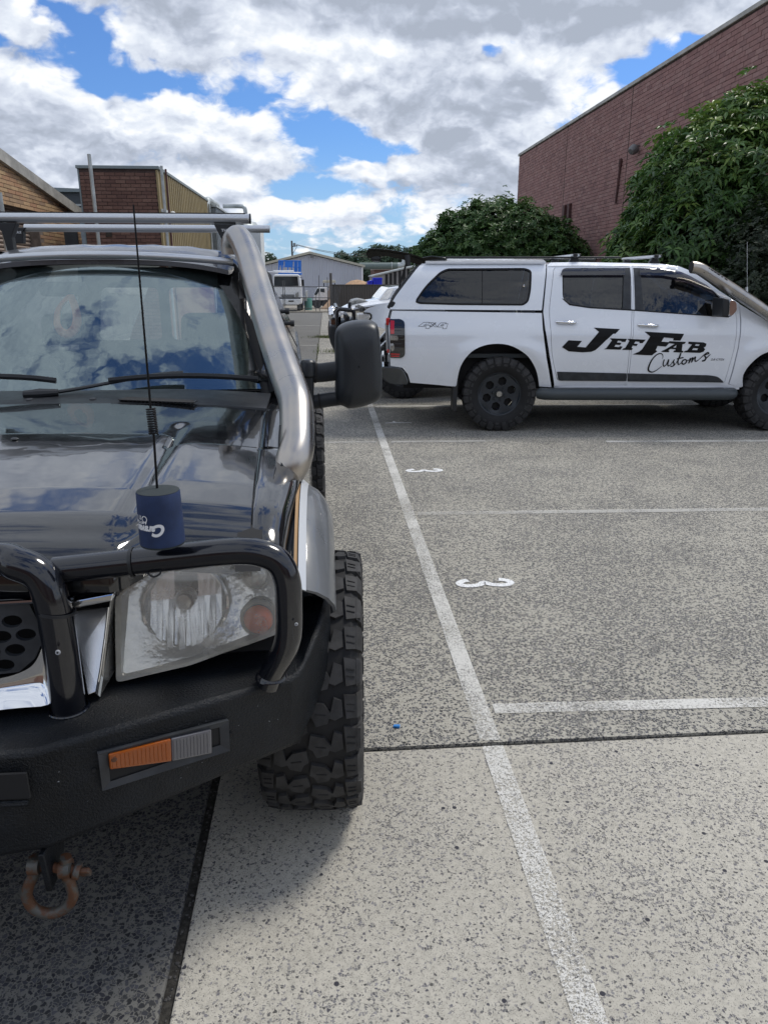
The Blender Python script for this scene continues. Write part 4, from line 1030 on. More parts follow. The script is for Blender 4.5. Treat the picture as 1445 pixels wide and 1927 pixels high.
part('wire_loop', MB().tube(cr([(-0.401,1.541,1.028), (-0.394,1.528,1.023), (-0.383,1.526,1.019), (-0.371,1.527,1.025), (-0.370,1.540,1.034)], 5), .0022, 6), 'black_plastic', TR)
for cpt, s_ in (((-0.586,1.467,0.875), .006), ((-0.079,1.494,0.909), .004)):
    part('stone_chip', MB().lathe([(s_, -.001), (s_ * .8, .0022), (s_ * .4, .0022)], cpt, (.0, -1, .2), 9), 'paint_chip', TR)
# grille
holes = []
for r_ in range(-1, 7):
    for k in range(-14, 3):
        hx = 50 + 46.5 * k + (23 if r_ % 2 else 0); hy = 1141 + 27 * r_
        holes.append((hx, hy))
gp = [(-0.796,1.552,0.956), (-0.667,1.569,0.951)]
GX = lambda px, py: None
sxp = ((-0.653,1.560,0.865)[0] - (-0.740,1.550,0.874)[0]) / 80.; gxo = (-0.740,1.550,0.874)[0]; gz0 = (-0.696,1.555,0.869)[2]; szp = ((-0.702,1.547,0.807)[2] - (-0.691,1.563,0.931)[2]) / 100.
gy = lambda x, z: 1.56 + (x + .55) * (.06 / .45) + .12 * (z - .75)
gout = [(gxo - .62, gz0 + szp * 75), (gxo + sxp * 30, gz0 + szp * 64), (gxo + sxp * 62, gz0 + szp * 42), (gxo + sxp * 84, gz0 + szp * 5), (gxo + sxp * 78, gz0 - szp * 20), (gxo + sxp * 60, gz0 - szp * 68), (gxo - .62, gz0 - szp * 66)]
hl = []
for hx, hy in holes:
    c = (gxo + sxp * hx, gz0 + szp * (hy - 1200))
    el = [(c[0] + 19.5 * sxp * math.cos(a), c[1] + 11.5 * abs(szp) * math.sin(a)) for a in np.linspace(0, 6.283, 17)[:-1]]
    if all(inside(e_, gout) for e_ in el) and min(min(math.dist(e_, g_) for g_ in resample(gout, .01)) for e_ in el) > .004: hl.append(el)
part('grille_mesh', panel(gout, hl, lambda a, b, dd: (a, gy(a, b) + dd, b), 0, .012, .05), 'faded_plastic', TR, smooth=40)
part('grille_back', MB().box2((CXT - .44, 1.70, .68), (CXT + .44, 1.71, .97)), 'dark_inside', TR)
def gpoly(pts, off, th, m, name, bev=.003): return part(name, MB().ext(pts, (0, th, 0)), m, TR, smooth=0, bevel=bev)
part('grille_top_bar', MB().tube([(-0.806,1.551,0.960), (-0.732,1.560,0.954), (-0.669,1.569,0.952), (-0.578,1.580,0.950)], .0065, 10), 'chrome', TR)
cl = [(-0.941,1.507,0.774),(-0.845,1.519,0.773),(-0.780,1.528,0.776),(-0.747,1.533,0.781),(-0.716,1.538,0.786),(-0.685,1.544,0.798),(-0.667,1.548,0.816),(-0.654,1.553,0.842),(-0.647,1.556,0.860)]; cu = [(-0.932,1.470,0.718),(-0.838,1.482,0.716),(-0.774,1.491,0.719),(-0.741,1.496,0.723),(-0.697,1.502,0.723),(-0.640,1.509,0.724),(-0.632,1.514,0.755),(-0.625,1.521,0.803),(-0.621,1.528,0.860)]
both('grille_lower_chrome', MB().grid([[tuple(Vector(a) * (1 - t) + Vector(b_) * t + Vector((0, .012 * math.sin(t * 3.14), 0))) for t in np.linspace(0, 1, 8)] for a, b_ in zip(cr(cl, 3), cr(cu, 3))], thick=(0, .008, 0)), 'chrome', smooth=60)
part('grille_v_top', MB().ext([(-0.590,1.572,0.945),(-0.492,1.587,0.956),(-0.497,1.584,0.939),(-0.586,1.571,0.927)], (0, .03, 0)), 'chrome', TR, smooth=0, bevel=.003)
vp = MB(); A_ = [(-0.620,1.668,0.878), (-0.534,1.679,0.880), (-0.534,1.631,0.817), (-0.543,1.562,0.723), (-0.568,1.554,0.717), (-0.594,1.611,0.802)]; vp.ext(A_, (0, .01, 0))
part('grille_v_panel', vp, 'facet_chrome', TR, smooth=0, bevel=.002)
pass
part('grille_v_edge', MB().tube([(-0.506,1.583,0.925),(-0.519,1.573,0.853),(-0.534,1.561,0.778),(-0.548,1.553,0.721)], .003, 8), 'chrome', TR)
a_ = [(-0.505,1.589,0.941),(-0.489,1.593,0.956)]; lo = [(-0.543,1.557,0.718),(-0.540,1.556,0.709)]
part('grille_side', MB().ext([(-0.502,1.590,0.943), (-0.511,1.669,0.922), (-0.525,1.632,0.735), (-0.542,1.556,0.709), (-0.548,1.556,0.715)], (0, .015, 0)), 'dull_chrome', TR, smooth=0, bevel=.002)
part('grille_surround', MB().ext([(-0.951,1.568,1.004),(-0.630,1.608,0.984),(-0.491,1.627,0.982),(-0.492,1.621,0.934),(-0.634,1.601,0.932),(-0.957,1.561,0.952)], (0, .02, 0)), 'tube_paint', TR, smooth=0, bevel=.003)
part('grille_inner', MB().ext([(-0.675,1.693,0.897),(-0.523,1.714,0.897),(-0.554,1.678,0.638),(-0.692,1.660,0.641)], (0, .01, 0)), 'black_plastic', TR, smooth=0)
# headlight
def headlight(mirror):
    f = mir if mirror else (lambda q: q)
    outl = [(-0.508,1.670,0.924),(-0.459,1.685,0.957),(-0.422,1.695,0.973),(-0.289,1.721,0.975),(-0.201,1.737,0.973),(-0.152,1.745,0.963),(-0.133,1.744,0.940),(-0.135,1.716,0.787),(-0.208,1.698,0.768),(-0.350,1.665,0.732),(-0.520,1.629,0.713)]
    hx0 = outl[0][0]; 
    X2 = [(p[0], p[2]) for p in outl]
    hyf = lambda x, z: 1.63 + (x + .55) * (.08 / .42) + .18 * (z - .75)
    def circ(c, rx, n=30): return [(c[0] + rx * math.cos(a), c[2] + rx * math.sin(a)) for a in np.linspace(0, 2 * math.pi, n + 1)[:-1]]
    c1 = (-0.363,1.686,0.858); c2 = (-0.187,1.732,0.928); c3 = (-0.185,1.712,0.816)
    r1 = .098; r2 = .029; r3 = .0375
    o2 = [(sum(p[0] for p in X2) / len(X2) * .05 + p[0] * .95, sum(p[1] for p in X2) / len(X2) * .05 + p[1] * .95) for p in X2]
    root = part('headlight', f(panel(rc(X2, .012, 3), [rc(o2, .012, 3)], lambda a, b, dd: (a, hyf(a, b) - .012 + dd, b), 0, .10, .03)), 'faded_lens_rim', TR, smooth=30)
    ci = circ(c1, r1)
    cin = [p for p in ci]
    cl_ = []
    for p in ci:
        if inside(p, o2): cl_.append(p)
        else:
            q_ = Vector(p); cc = Vector((c1[0], c1[2]))
            for t in np.linspace(1, .5, 60):
                z_ = cc + (q_ - cc) * float(t)
                if inside(tuple(z_), [(c1[0] + (a - c1[0]) * .985, c1[2] + (b - c1[2]) * .985) for a, b in o2]): break
            cl_.append(tuple(z_))
    part('reflector_surround', f(panel(rc(o2, .012, 3), [cl_, circ(c2, r2 + .004, 20), circ(c3, r3 + .005, 24)], lambda a, b, dd: (a, hyf(a, b) + .052 + .36 * (b - c1[2]) + .03 * smooth01(1 - math.hypot(a - c1[0], b - c1[2]) / .16) + dd, b), .012, .03, .012)), 'reflector', root, smooth=50)
    # main bowl, fluted
    bowl = MB(); rr_ = [(r1 * math.sin(t), .02 + .075 * math.cos(t) ** 1.2) for t in np.linspace(math.pi / 2, .12, 12)]
    rows = []
    for r_, dpt in [(r1 * 1.06, .022)] + rr_:
        row = []
        for k in range(73):
            a = 2 * math.pi * k / 72; x = c1[0] + r_ * math.cos(a); z = c1[2] + r_ * math.sin(a)
            row.append((x, hyf(x, z) + .018 + dpt + .0025 * (math.sin((x - c1[0]) * 520) if abs(z - c1[2]) < r1 * .9 and r_ > .02 and z < c1[2] + .02 else 0), z))
        rows.append(row)
    part('reflector', f(bowl.grid(rows)), 'bowl_chrome', root, smooth=40)
    ax = Vector((0, -1, .12))
    part('bulb_shield', f(MB().lathe([(0, .058), (.018, .055), (.024, .045), (.026, .0), (.020, -.02)], (c1[0] + .002, c1[1] + .06, c1[2] + .018), ax, 20)), 'dull_chrome', root)
    for rw_ in range(2):
        for k in range(12):
            x = c1[0] - .0845 + k * .0141; x2 = x + .0137; cz_ = lambda q: math.sqrt(max(0, (r1 * .95) ** 2 - (q - c1[0]) ** 2))
            if rw_ == 1 and abs(x + .007 - c1[0]) < .028: continue
            sg = -1 if rw_ == 0 else 1; z0 = c1[2] + .014; e0_ = c1[2] + sg * cz_(x); e1_ = c1[2] + sg * cz_(x2); tl_ = (.040 + .012 * math.sin(k * 2.7 + rw_)) * (1 if rw_ == 0 else -.15)
            y0_ = hyf(x, z0) + .056; ya = hyf(x, e0_) + .056 - tl_ * abs(e0_ - z0) / r1; yb3 = hyf(x2, e1_) + .056 - tl_ * abs(e1_ - z0) / r1
            part('reflector_facet', f(MB().add([(x, y0_, z0), (x2, y0_ + .003, z0), (x2, yb3 + .003, e1_), (x, ya, e0_)], [(0, 1, 2, 3)])), 'facet_chrome', root, smooth=0, norm=False)
    fl = MB()
    for k in range(13):
        x = c1[0] - .075 + k * .0125; hh = math.sqrt(max(0, (r1 * .86) ** 2 - (x - c1[0]) ** 2)); zt_ = c1[2] + .0 + .02 * math.sin(k * 2.1); zb_2 = c1[2] - hh * .82
        fl.grid([[(x, hyf(x, zt_) + .010, zt_), (x, hyf(x, zb_2) + .010, zb_2)], [(x + .0035, hyf(x, zt_) + .007, zt_), (x + .0035, hyf(x, zb_2) + .007, zb_2)]])
    part('lens_flutes', f(fl), 'flute_glass', root, norm=False)
    for c, r_, m_, nm in ((c2, r2, 'clear_bulb', 'parking_light'), (c3, r3, 'dull_amber', 'indicator_light')):
        o = part(nm, f(MB().lathe([(0, .020), (r_ * .5, .018), (r_ * .85, .011), (r_ * .97, .004), (r_, 0)], (c[0], c[1] + .006, c[2]), ax, 28)), m_, root)
        part(nm + '_ring', f(MB().lathe([(r_, .006), (r_ + .004, .010), (r_ + .009, .006), (r_ + .011, -.004)], (c[0], c[1] + .016, c[2]), ax, 28)), 'faded_lens_rim', root)
    bl = MB()
    for dx in (-.012, -.004, .004, .012): bl.tube([(c2[0] + dx, c2[1] - .004, c2[2] - .018), (c2[0] + dx, c2[1] - .004, c2[2] + .018)], .0016, 6)
    part('parking_light_ribs', f(bl), 'reflector', root)
    cxx = sum(p[0] for p in X2) / len(X2); czz = sum(p[1] for p in X2) / len(X2)
    part('lens_cover', f(panel(rc(X2, .012, 3), [], lambda a, b, dd: (a, hyf(a, b) - .016 - .022 * max(0., 1 - ((a - cxx) / .25) ** 2) * max(0., 1 - ((b - czz) / .13) ** 2) + dd, b), .02, .012, .02)), 'lens_clear', root, smooth=60)
mat('faded_lens_rim', (.42, .41, .37), .3, coat=.6)
mat('reflector', (.93, .92, .89), .2, metal=.6, rvar=.05, bump=.25, bscale=14, bdist=.02)
mat('bowl_chrome', (.92, .92, .92), .2, metal=.8, spec=.8)
glass('flute_glass', (.85, .86, .88), 1.7, .05, .1, (.8, .8, .8), .1)
headlight(False); headlight(True)
both('headlight_back', MB().box2((-.56, 1.80, .70), (-.14, 1.84, .95)), 'dark_inside')

# snorkel
sn = [(-0.416,3.642,1.742), (-0.413,3.635,1.788), (-0.383,3.599,1.814), (-0.348,3.510,1.772), (-0.315,3.391,1.705), (-0.252,3.078,1.564), (-0.198,2.816,1.448), (-0.147,2.591,1.348), (-0.117,2.475,1.288), (-0.100,2.398,1.247), (-0.096,2.328,1.195), (-0.097,2.258,1.141), (-0.109,2.214,1.098), (-0.126,2.213,1.057), (-0.148,2.243,1.014)]
snc = cr(sn[:4], 6)[:-1] + [Vector(p) for p in cr(sn[3:9], 5)][:-1] + [Vector(p) for p in cr(sn[8:], 5)]
nsn = len(snc)
snr = [.0485 + .0065 * min(1, i / 24.) for i in range(nsn)]
for i in range(12): snr[nsn - 1 - i] *= min(1., .42 + .58 * math.sqrt(i / 11.))
snk = part('snorkel', MB().tube(snc, snr, 36), 'brushed_steel', TR, smooth=60)
part('snorkel_seam', MB().tube(cr([(-0.145,2.262,1.208), (-0.149,2.221,1.142), (-0.135,2.163,1.098), (-0.110,2.154,1.043)], 5), .003, 6), 'black_plastic', snk)
for c, ax in ((sn[8], (Vector(sn[9]) - Vector(sn[7])).normalized()),):
    part('weld_seam', MB().lathe([(.0552, -.001), (.0557, 0), (.0552, .001)], c, ax, 32), 'dull_chrome', snk)
# door mirror
ho = [(0.039,3.250,1.362),(0.047,3.250,1.424),(0.086,3.250,1.454),(0.154,3.250,1.465),(0.208,3.250,1.458),(0.229,3.250,1.423),(0.240,3.250,1.293),(0.242,3.250,1.166),(0.228,3.250,1.126),(0.174,3.250,1.101),(0.108,3.250,1.088),(0.080,3.250,1.095),(0.039,3.250,1.129),(0.039,3.250,1.249)]
hc = Vector((0.138,3.250,1.280))
ring = [Vector(p) for p in resample(cr(ho, 4, True), .02)]
rows = []
for k, (sc2, yy_) in enumerate(((.97, .085), (1., .07), (1., .02), (.985, -.015), (.94, -.045), (.84, -.066), (.6, -.078), (.3, -.083), (.02, -.084))):
    rows.append([tuple(hc + (p - hc) * sc2 + Vector((0, yy_, 0))) for p in ring] + [tuple(hc + (ring[0] - hc) * sc2 + Vector((0, yy_, 0)))])
def mirror_assembly(f):
    mh = part('door_mirror', f(MB().grid(rows)), 'mirror_plastic', TR, smooth=60)
    part('mirror_glass', f(MB().ext([hc + (p - hc) * .93 + Vector((0, .07, 0)) for p in ring], (0, .006, 0))), 'chrome', mh)
    part('mirror_arm', f(MB().tube([(-0.084,3.270,1.241), (-0.010,3.260,1.246), (0.060,3.245,1.256), (0.123,3.215,1.266), (0.223,3.200,1.280)], [.036, .036, .036, .038, .012], 16, flat=(.7, 1.15))), 'mirror_plastic', mh, smooth=60)
    part('mirror_arm', f(MB().tube([(-0.064,3.270,1.115), (0.011,3.260,1.128), (0.081,3.240,1.139), (0.137,3.210,1.150), (0.222,3.200,1.167)], [.029, .029, .028, .028, .008], 16, flat=(.7, 1.1))), 'mirror_plastic', mh, smooth=60)
    part('arm_joint', f(MB().tube([(-0.049,3.262,1.244), (-0.040,3.262,1.243)], .037, 16, flat=(.72, 1.17))), 'dark_inside', mh)
    part('arm_joint', f(MB().tube([(-0.036,3.262,1.121), (-0.029,3.262,1.122)], .030, 16, flat=(.72, 1.12))), 'dark_inside', mh)
    part('mirror_base', f(MB().box2((-0.125,3.300,1.267), ((-0.057,3.240,1.273)[0], 3.24, (-0.062,3.240,1.085)[2])).join(MB().lathe([(0, .05), (.03, .045), (.036, .02), (.036, -.02), (.03, -.03), (0, -.032)], (-0.078,3.260,1.255), (0, 0, 1), 16))), 'mirror_plastic', mh, bevel=.01)
mirror_assembly(lambda q: q); mirror_assembly(mir)
# roof rack
def bar(py, px1, y, r_):
    e = (-0.359,3.950,1.915) if y < 4.5 else (-0.332,5.000,1.929)
    return [(2 * CXT - e[0] - .15, y, e[2]), (e[0], y, e[2])]
bp = bar(0, 0, 3.95, .02); b1o = part('rack_bar', MB().tube(bp, .0235, 20, flat=(1.0, .98)), 'alu', TR)
part('bar_end_cap', MB().tube([bp[1], (bp[1][0] + .006, bp[1][1], bp[1][2])], .0245, 16), 'black_plastic', b1o)
bp2 = bar(0, 0, 5.0, .02); b2o = part('rack_bar', MB().tube(bp2, .0225, 20), 'alu', TR)
part('bar_groove', MB().box2((bp[0][0] + .02, 3.943, bp[0][2] + .0225), (bp[1][0] - .02, 3.957, bp[0][2] + .026)), 'black_plastic', b1o)
both('rack_foot', MB().ext([(-0.533,3.930,1.890),(-0.425,3.930,1.891),(-0.459,3.930,1.849),(-0.476,3.930,1.741),(-0.505,3.930,1.735),(-0.502,3.930,1.825)], (0, .05, 0)), 'black_plastic', smooth=0, bevel=.004)
fx = (-1.981,4.970,1.929)[0]
rf_ = part('rack_foot', MB().ext([(-1.912,4.970,1.929),(-1.800,4.970,1.930),(-1.822,4.970,1.906),(-1.831,4.970,1.839),(-1.920,4.970,1.838)], (0, .05, 0)), 'black_plastic', TR, smooth=0, bevel=.004)
def lettering(body, org, ux, uy, size, m, parent, name='lettering', bold=.0, shear=0., sx=1., lift=0.):
    t = text_mesh(body, 1., shear, bold, sx); U_ = Vector(ux).normalized(); V_ = Vector(uy).normalized(); O = Vector(org) + U_.cross(V_) * lift
    t.v = [tuple(O + U_ * (x * size) + V_ * (y * size)) for x, y, z in t.v]
    return part(name, t, m, parent, smooth=0, norm=False)
lettering('THULE', (-1.893,4.965,1.896), (1, 0, 0), (0, 0, 1), .018, 'white_print', rf_, bold=.02, sx=1.15)
lettering('THULE', (-0.497,3.925,1.854), (1, 0, 0), (0, 0, 1), .018, 'white_print', TR, bold=.02, sx=1.15)

# aerial on the bull bar and the foam can cooler pushed over its base
ba = Vector((-0.367,1.535,1.083)); ba.y = 1.515
w0 = (-0.358,1.515,1.174); w1 = (-0.353,1.515,1.335); w2 = (-0.354,1.515,1.389); w3 = (-0.350,1.515,1.769)
ae = part('aerial', MB().tube([w0, w1], .0026, 8).join(MB().tube([w2, w3], [.0024, .0016], 8)), 'black_print', TR)
spv = []
for i in range(11 * 14 + 1):
    t = i / (11 * 14); c = Vector(w1) * (1 - t) + Vector(w2) * t; a = 2 * math.pi * i / 14; spv.append(c + Vector((.0085 * math.cos(a), .0085 * math.sin(a), 0)))
part('aerial_spring', MB().tube(spv, .0019, 6), 'black_print', ae)
CC = Vector((-0.354,1.507,1.115)); pass
cy_ = 1.505; cb = Vector((-0.353,1.505,1.108)); ct_ = Vector((-0.345,1.505,1.219)); hh_ = ct_.z - cb.z
CR_ = .0455
cc = thing('can_cooler', 'dark blue foam can cooler turned upside down over the aerial base on the bull bar', 'can cooler', (cb.x, cy_, cb.z))
part('foam_body', MB().lathe([(CR_ * 1.02, 0), (CR_ * 1.01, hh_ * .3), (CR_ * .99, hh_ * .7), (CR_ * .975, hh_ * .985), (CR_ * .955, hh_), (0, hh_ * 1.0)], (cb.x, cy_, cb.z), (0, 0, 1), 40), 'navy_foam', cc)
part('foam_top', MB().lathe([(CR_ * .95, hh_ + .001), (CR_ * .6, hh_ + .003), (0, hh_ + .003)], (cb.x, cy_, cb.z), (0, 0, 1), 32), 'foam_edge', cc)
part('foam_base', MB().lathe([(CR_ * .9, -.006), (CR_ * 1.0, -.004), (CR_ * .99, .001)], (cb.x, cy_, cb.z), (0, 0, 1), 32), 'foam_edge', cc)
def on_can(body, size, a0, z, bold, shear, sx, name='printed_text'):
    t = text_mesh(body, size, shear, bold, sx); out = MB(); rr_ = CR_ * 1.013
    # subdivide long edges first so the letters wrap
    bm = bmesh.new(); vs = [bm.verts.new(p) for p in t.v]
    for q_ in t.f:
        try: bm.faces.new([vs[i] for i in q_])
        except ValueError: pass
    bmesh.ops.triangulate(bm, faces=bm.faces)
    for _ in range(2): bmesh.ops.subdivide_edges(bm, edges=[e for e in bm.edges if abs(e.verts[0].co.x - e.verts[1].co.x) > .004], cuts=1)
    bmesh.ops.triangulate(bm, faces=bm.faces)
    bm.verts.index_update()
    for v_ in bm.verts:
        a = a0 - v_.co.x / rr_   # upside down text runs leftwards round the can
        out.v.append((cb.x + rr_ * math.sin(a), cy_ - rr_ * math.cos(a), cb.z + z - v_.co.y))
    out.f = [tuple(q_.index for q_ in f_.verts) for f_ in bm.faces]; bm.free()
    part(name, out, 'white_print', cc, smooth=0, norm=False)
on_can('C', .034, .42, hh_ * .45, .0016, .35, .95)
on_can('aravan', .022, -.02, hh_ * .43, .0012, .3, .85)
on_can('& MOTORHOME', .007, -.42, hh_ * .505, .0003, .2, 1.)
on_can('OnTo', .020, -.36, hh_ * .62, .0, 0, .95)
# bow shackle hanging under the bumper
sy = 1.40
rg = part('shackle', MB().tube(cr([(-0.671,1.400,0.405),(-0.679,1.400,0.364),(-0.697,1.400,0.330),(-0.707,1.400,0.294),(-0.695,1.400,0.259),(-0.663,1.400,0.243),(-0.627,1.400,0.256),(-0.606,1.400,0.289),(-0.608,1.400,0.326),(-0.614,1.400,0.359),(-0.608,1.400,0.400)], 5), .0125, 14), 'rusty_galv', None)
tag(rg, 'rusty galvanised bow shackle hanging under the front bumper of the black pickup', 'shackle')
sx0 = (-0.677,1.400,0.382); sx1 = (-0.612,1.400,0.368)
for se_ in (sx0, sx1): part('shackle_eye', MB().lathe([(.010, -.014), (.021, -.012), (.021, .012), (.010, .014)], se_, (1, 0, 0), 18), 'rusty_galv', rg)
part('shackle_pin', MB().tube([sx0, (-0.588,1.400,0.360)], .0115, 12), 'rust', rg)
part('pin_head', MB().tube([(-0.595,1.400,0.361), (-0.581,1.400,0.357)], .019, 16).join(MB().box((-0.571,1.400,0.355), (.024, .012, .028), rx=.5)), 'rusty_galv', rg, bevel=.003)
part('tow_tab', MB().ext([((-0.644,1.400,0.442)[0] - .006, 1.36, (-0.644,1.400,0.442)[2]), ((-0.644,1.400,0.442)[0] - .006, 1.50, (-0.644,1.400,0.442)[2]), ((-0.644,1.400,0.442)[0] - .006, 1.45, (-0.659,1.400,0.333)[2]), ((-0.644,1.400,0.442)[0] - .006, 1.37, (-0.659,1.400,0.333)[2])], (.014, 0, 0)), 'bumper_coat', TR, bevel=.003)


# ---------------------------------------------------------------- the white ute parked side-on
UA_ = math.atan2(7.785 - 8.022, 4.964 - 1.894)
UT = thing('utility_vehicle', 'white lifted dual-cab ute with black sign lettering on its doors and a white canopy', 'ute', (1.894, 8.022, 0), UA_, world=False)
PW = [.30,.50,.62,.80,.95,1.05,1.14,1.165,1.45,1.70,1.80,1.86,1.9]
PD = [-.10,-.055,-.03,-.005,0,-.005,-.03,-.045,-.13,-.22,-.30,-.45,-.6]
WB = 3.08; UW = 1.86
PWs = np.linspace(.25, 1.9, 67); PDs = np.convolve(np.pad(np.interp(PWs, PW, PD), 2, 'edge'), np.ones(5) / 5, 'valid')
def prof(u, w):
    d_ = float(np.interp(w, PWs, PDs))
    for uc in (0, WB):
        r_ = math.hypot(u - uc, w - .43)
        d_ += .030 * math.exp(-((r_ - .56) / .085) ** 2) * smooth01((1.08 - w) / .2)
    d_ += .008 * math.exp(-((w - .60) / .018) ** 2) * smooth01((u - .6) * 5) * smooth01((2.5 - u) * 3)
    d_ -= .006 * math.exp(-((w - .985) / .03) ** 2)
    return d_
SM = lambda a, b, dd: (a, -prof(a, b) + dd, b)
def sm(off): return lambda a, b, dd: (a, -prof(a, b) - off + dd, b)
def umir(mb):
    o = MB(); o.v = [(x, UW - y, z) for x, y, z in mb.v]; o.f = [tuple(reversed(q)) for q in mb.f]; return o
def up(name, mb, m, parent=UT, **k): return part(name, mb, m, parent, **k)
def uboth(name, mb, m, parent=UT, **k):
    a = up(name, mb, m, parent, **k); up(name, umir(mb), m, parent, **k); return a
# canopy shell
co_ = rc([(-1.212,1.313),(-1.167,1.422),(-1.047,1.575),(-0.909,1.744),(-0.844,1.799),(-0.755,1.822),(-0.591,1.833),(0.424,1.822),(0.472,1.799),(0.471,1.733),(0.443,1.515),(0.420,1.303)], [.01, .1, .1, .1, .04, .04, .1, .03, .03, .05, .1, .01], 4)
cw_ = rc([(-0.933,1.384),(-0.927,1.417),(-0.830,1.553),(-0.669,1.700),(-0.588,1.733),(0.248,1.738),(0.314,1.711),(0.306,1.515),(0.277,1.390),(0.220,1.352),(-0.487,1.357),(-0.887,1.368)], [.01, .01, .1, .04, .03, .03, .03, .1, .03, .03, .1, .02], 4)
cano = uboth('canopy_shell', panel(co_, [cw_], SM, .045, .03, .03), 'white_paint', smooth=50)
cwo = [(a, b) for a, b in cw_]; cc_ = (sum(a for a, b in cwo) / len(cwo), sum(b for a, b in cwo) / len(cwo))
def shrink(poly, k):
    cx_ = sum(a for a, b in poly) / len(poly); cz_ = sum(b for a, b in poly) / len(poly); out = []
    n = len(poly)
    for i in range(n):
        a = Vector(poly[i - 1]); b = Vector(poly[(i + 1) % n]); t = (b - a).normalized(); nn = Vector((-t.y, t.x)); p = Vector(poly[i])
        if (p + nn * .01 - Vector((cx_, cz_))).length > (p - Vector((cx_, cz_))).length: nn = -nn
        out.append(tuple(p + nn * k))
    return out
def clean(poly, d_=.004):
    out = [poly[0]]
    for p in poly[1:]:
        if math.dist(p, out[-1]) > d_: out.append(p)
    if math.dist(out[0], out[-1]) < d_: out.pop()
    return out
uboth('canopy_window_seal', panel(clean(cwo), [clean(shrink(clean(cwo), .018))], sm(.004), .02, .01, .02), 'black_print')
uboth('canopy_glass', panel(clean(shrink(clean(cwo), .014)), [], sm(-.008), .06, 0, .03), 'canopy_window', smooth=60)
wv = [(-0.219,1.733),(-0.213,1.733),(-0.216,1.357),(-0.222,1.357)]
up('glass_divider', panel(wv, [], sm(.0), 0, .01, .05), 'black_print')
up('window_lock', MB().lathe([(0, .012), (.012, .010), (.014, 0)], ((0.227,1.553)[0], -prof(*(0.227,1.553)) - .002, (0.227,1.553)[1]), (0, -1, 0), 12), 'chrome')
# canopy roof and cab roof
def roof(x0, x1, wz, m, name, nose=0):
    P = []
    for i in range(21):
        x = x0 + (x1 - x0) * i / 20
        row = []
        for k in range(25):
            y = .26 + (UW - .52) * k / 24; q = (k / 24 - .5) * 2
            row.append((x, y, wz(x) + .045 * (1 - abs(q) ** 3)))
        P.append(row)
    return up(name, MB().grid(P, thick=(0, 0, -.02)), m, smooth=60)
ctop = (-0.244,1.831)[1]
roof((-0.825,1.816)[0], (0.468,1.816)[0], lambda x: ctop - .03, 'white_paint', 'canopy_roof')
cabt = (1.012,1.796)[1]
rl = [(0.482,1.788),(0.850,1.793),(1.383,1.782),(1.698,1.777),(1.905,1.749),(2.039,1.694),(2.197,1.591),(2.332,1.493),(2.515,1.368)]
roof((0.494,1.793)[0], (1.823,1.771)[0], lambda x: float(np.interp(x, [p[0] for p in rl], [p[1] for p in rl])) - .03, 'white_paint', 'cab_roof')
# ute windscreen and bonnet, mostly beyond the frame
P = []
for k in range(13):
    y = .26 + (UW - .52) * k / 12; q = abs(k / 12 - .5) * 2
    P.append([(rl[4][0] - .03 + t * (rl[8][0] + .22 - rl[4][0]) - .12 * q * q * t, y + (k / 12 - .5) * -.0, rl[4][1] + .01 + t * (rl[8][1] - .02 - rl[4][1]) + .03 * (1 - q)) for t in np.linspace(0, 1, 8)])
up('windscreen', MB().grid(P), 'dark_window', smooth=60, norm=False)
bx = rl[8][0]
P = []
for i in range(14):
    x = bx + .15 + i * .095
    P.append([(x, .06 + (UW - .12) * k / 20, 1.20 - .012 * i - .0022 * i * i * (i > 8) - .05 * abs(k / 10 - 1) ** 3) for k in range(21)])
up('bonnet', MB().grid(P, thick=(0, 0, -.02)), 'white_paint', smooth=60)
# tray side
arch_r = cr([(a, b, 0) for a, b in [(0.437,0.494),(0.407,0.619),(0.356,0.730),(0.254,0.851),(0.065,0.947),(-0.153,0.952),(-0.327,0.879),(-0.442,0.719),(-0.478,0.494)]], 4)
arch_r = [(p[0], p[1]) for p in arch_r]
ts = [(-1.184,1.297),(0.421,1.275),(0.431,1.107),(0.482,0.811),(0.567,0.488)] + arch_r + [(-0.983,0.536),(-1.013,0.631),(-1.072,0.701),(-1.200,0.724),(-1.212,0.885),(-1.224,1.134)]
side_ = uboth('tray_side', panel(ts, [], SM, .04, .03, .03), 'white_paint', smooth=50)
# cab: frame with door openings, doors, sill
rd = rc([(0.553,1.749),(1.374,1.760),(1.391,1.308),(1.376,0.902),(1.389,0.554),(0.623,0.560),(0.538,0.834),(0.495,1.308)], [.05, .01, .05, .05, .01, .04, .1, .1], 4)
fd = rc([(1.397,1.760),(1.693,1.749),(1.887,1.714),(2.083,1.624),(2.281,1.482),(2.487,1.330),(2.516,1.221),(2.507,0.935),(2.462,0.536),(1.406,0.554),(1.393,0.902),(1.408,1.308)], [.01, .1, .1, .1, .1, .03, .05, .1, .02, .01, .05, .05], 4)
fo = [(0.485,1.760),(0.529,1.793),(0.851,1.799),(1.384,1.788),(1.699,1.782),(1.906,1.755),(2.039,1.700),(2.197,1.596),(2.332,1.499),(2.538,1.373),(2.550,1.215),(2.542,0.930),(2.500,0.524),(2.651,0.482),(0.601,0.500),(0.522,0.817),(0.460,1.107),(0.438,1.281),(0.460,1.515)]
def gap(poly, k): return clean(shrink(clean(poly), k), .002)
uboth('cab_frame', panel(fo, [gap(rd, -.004), gap(fd, -.004)] if False else [gap(rd, .0), gap(fd, .0)], SM, .04, .03, .03), 'white_paint', smooth=50)
rw = rc([(0.642,1.722),(0.683,1.738),(1.371,1.741),(1.379,1.308),(0.940,1.330),(0.717,1.363),(0.643,1.422)], [.02, .02, .01, .01, .1, .1, .05], 4)
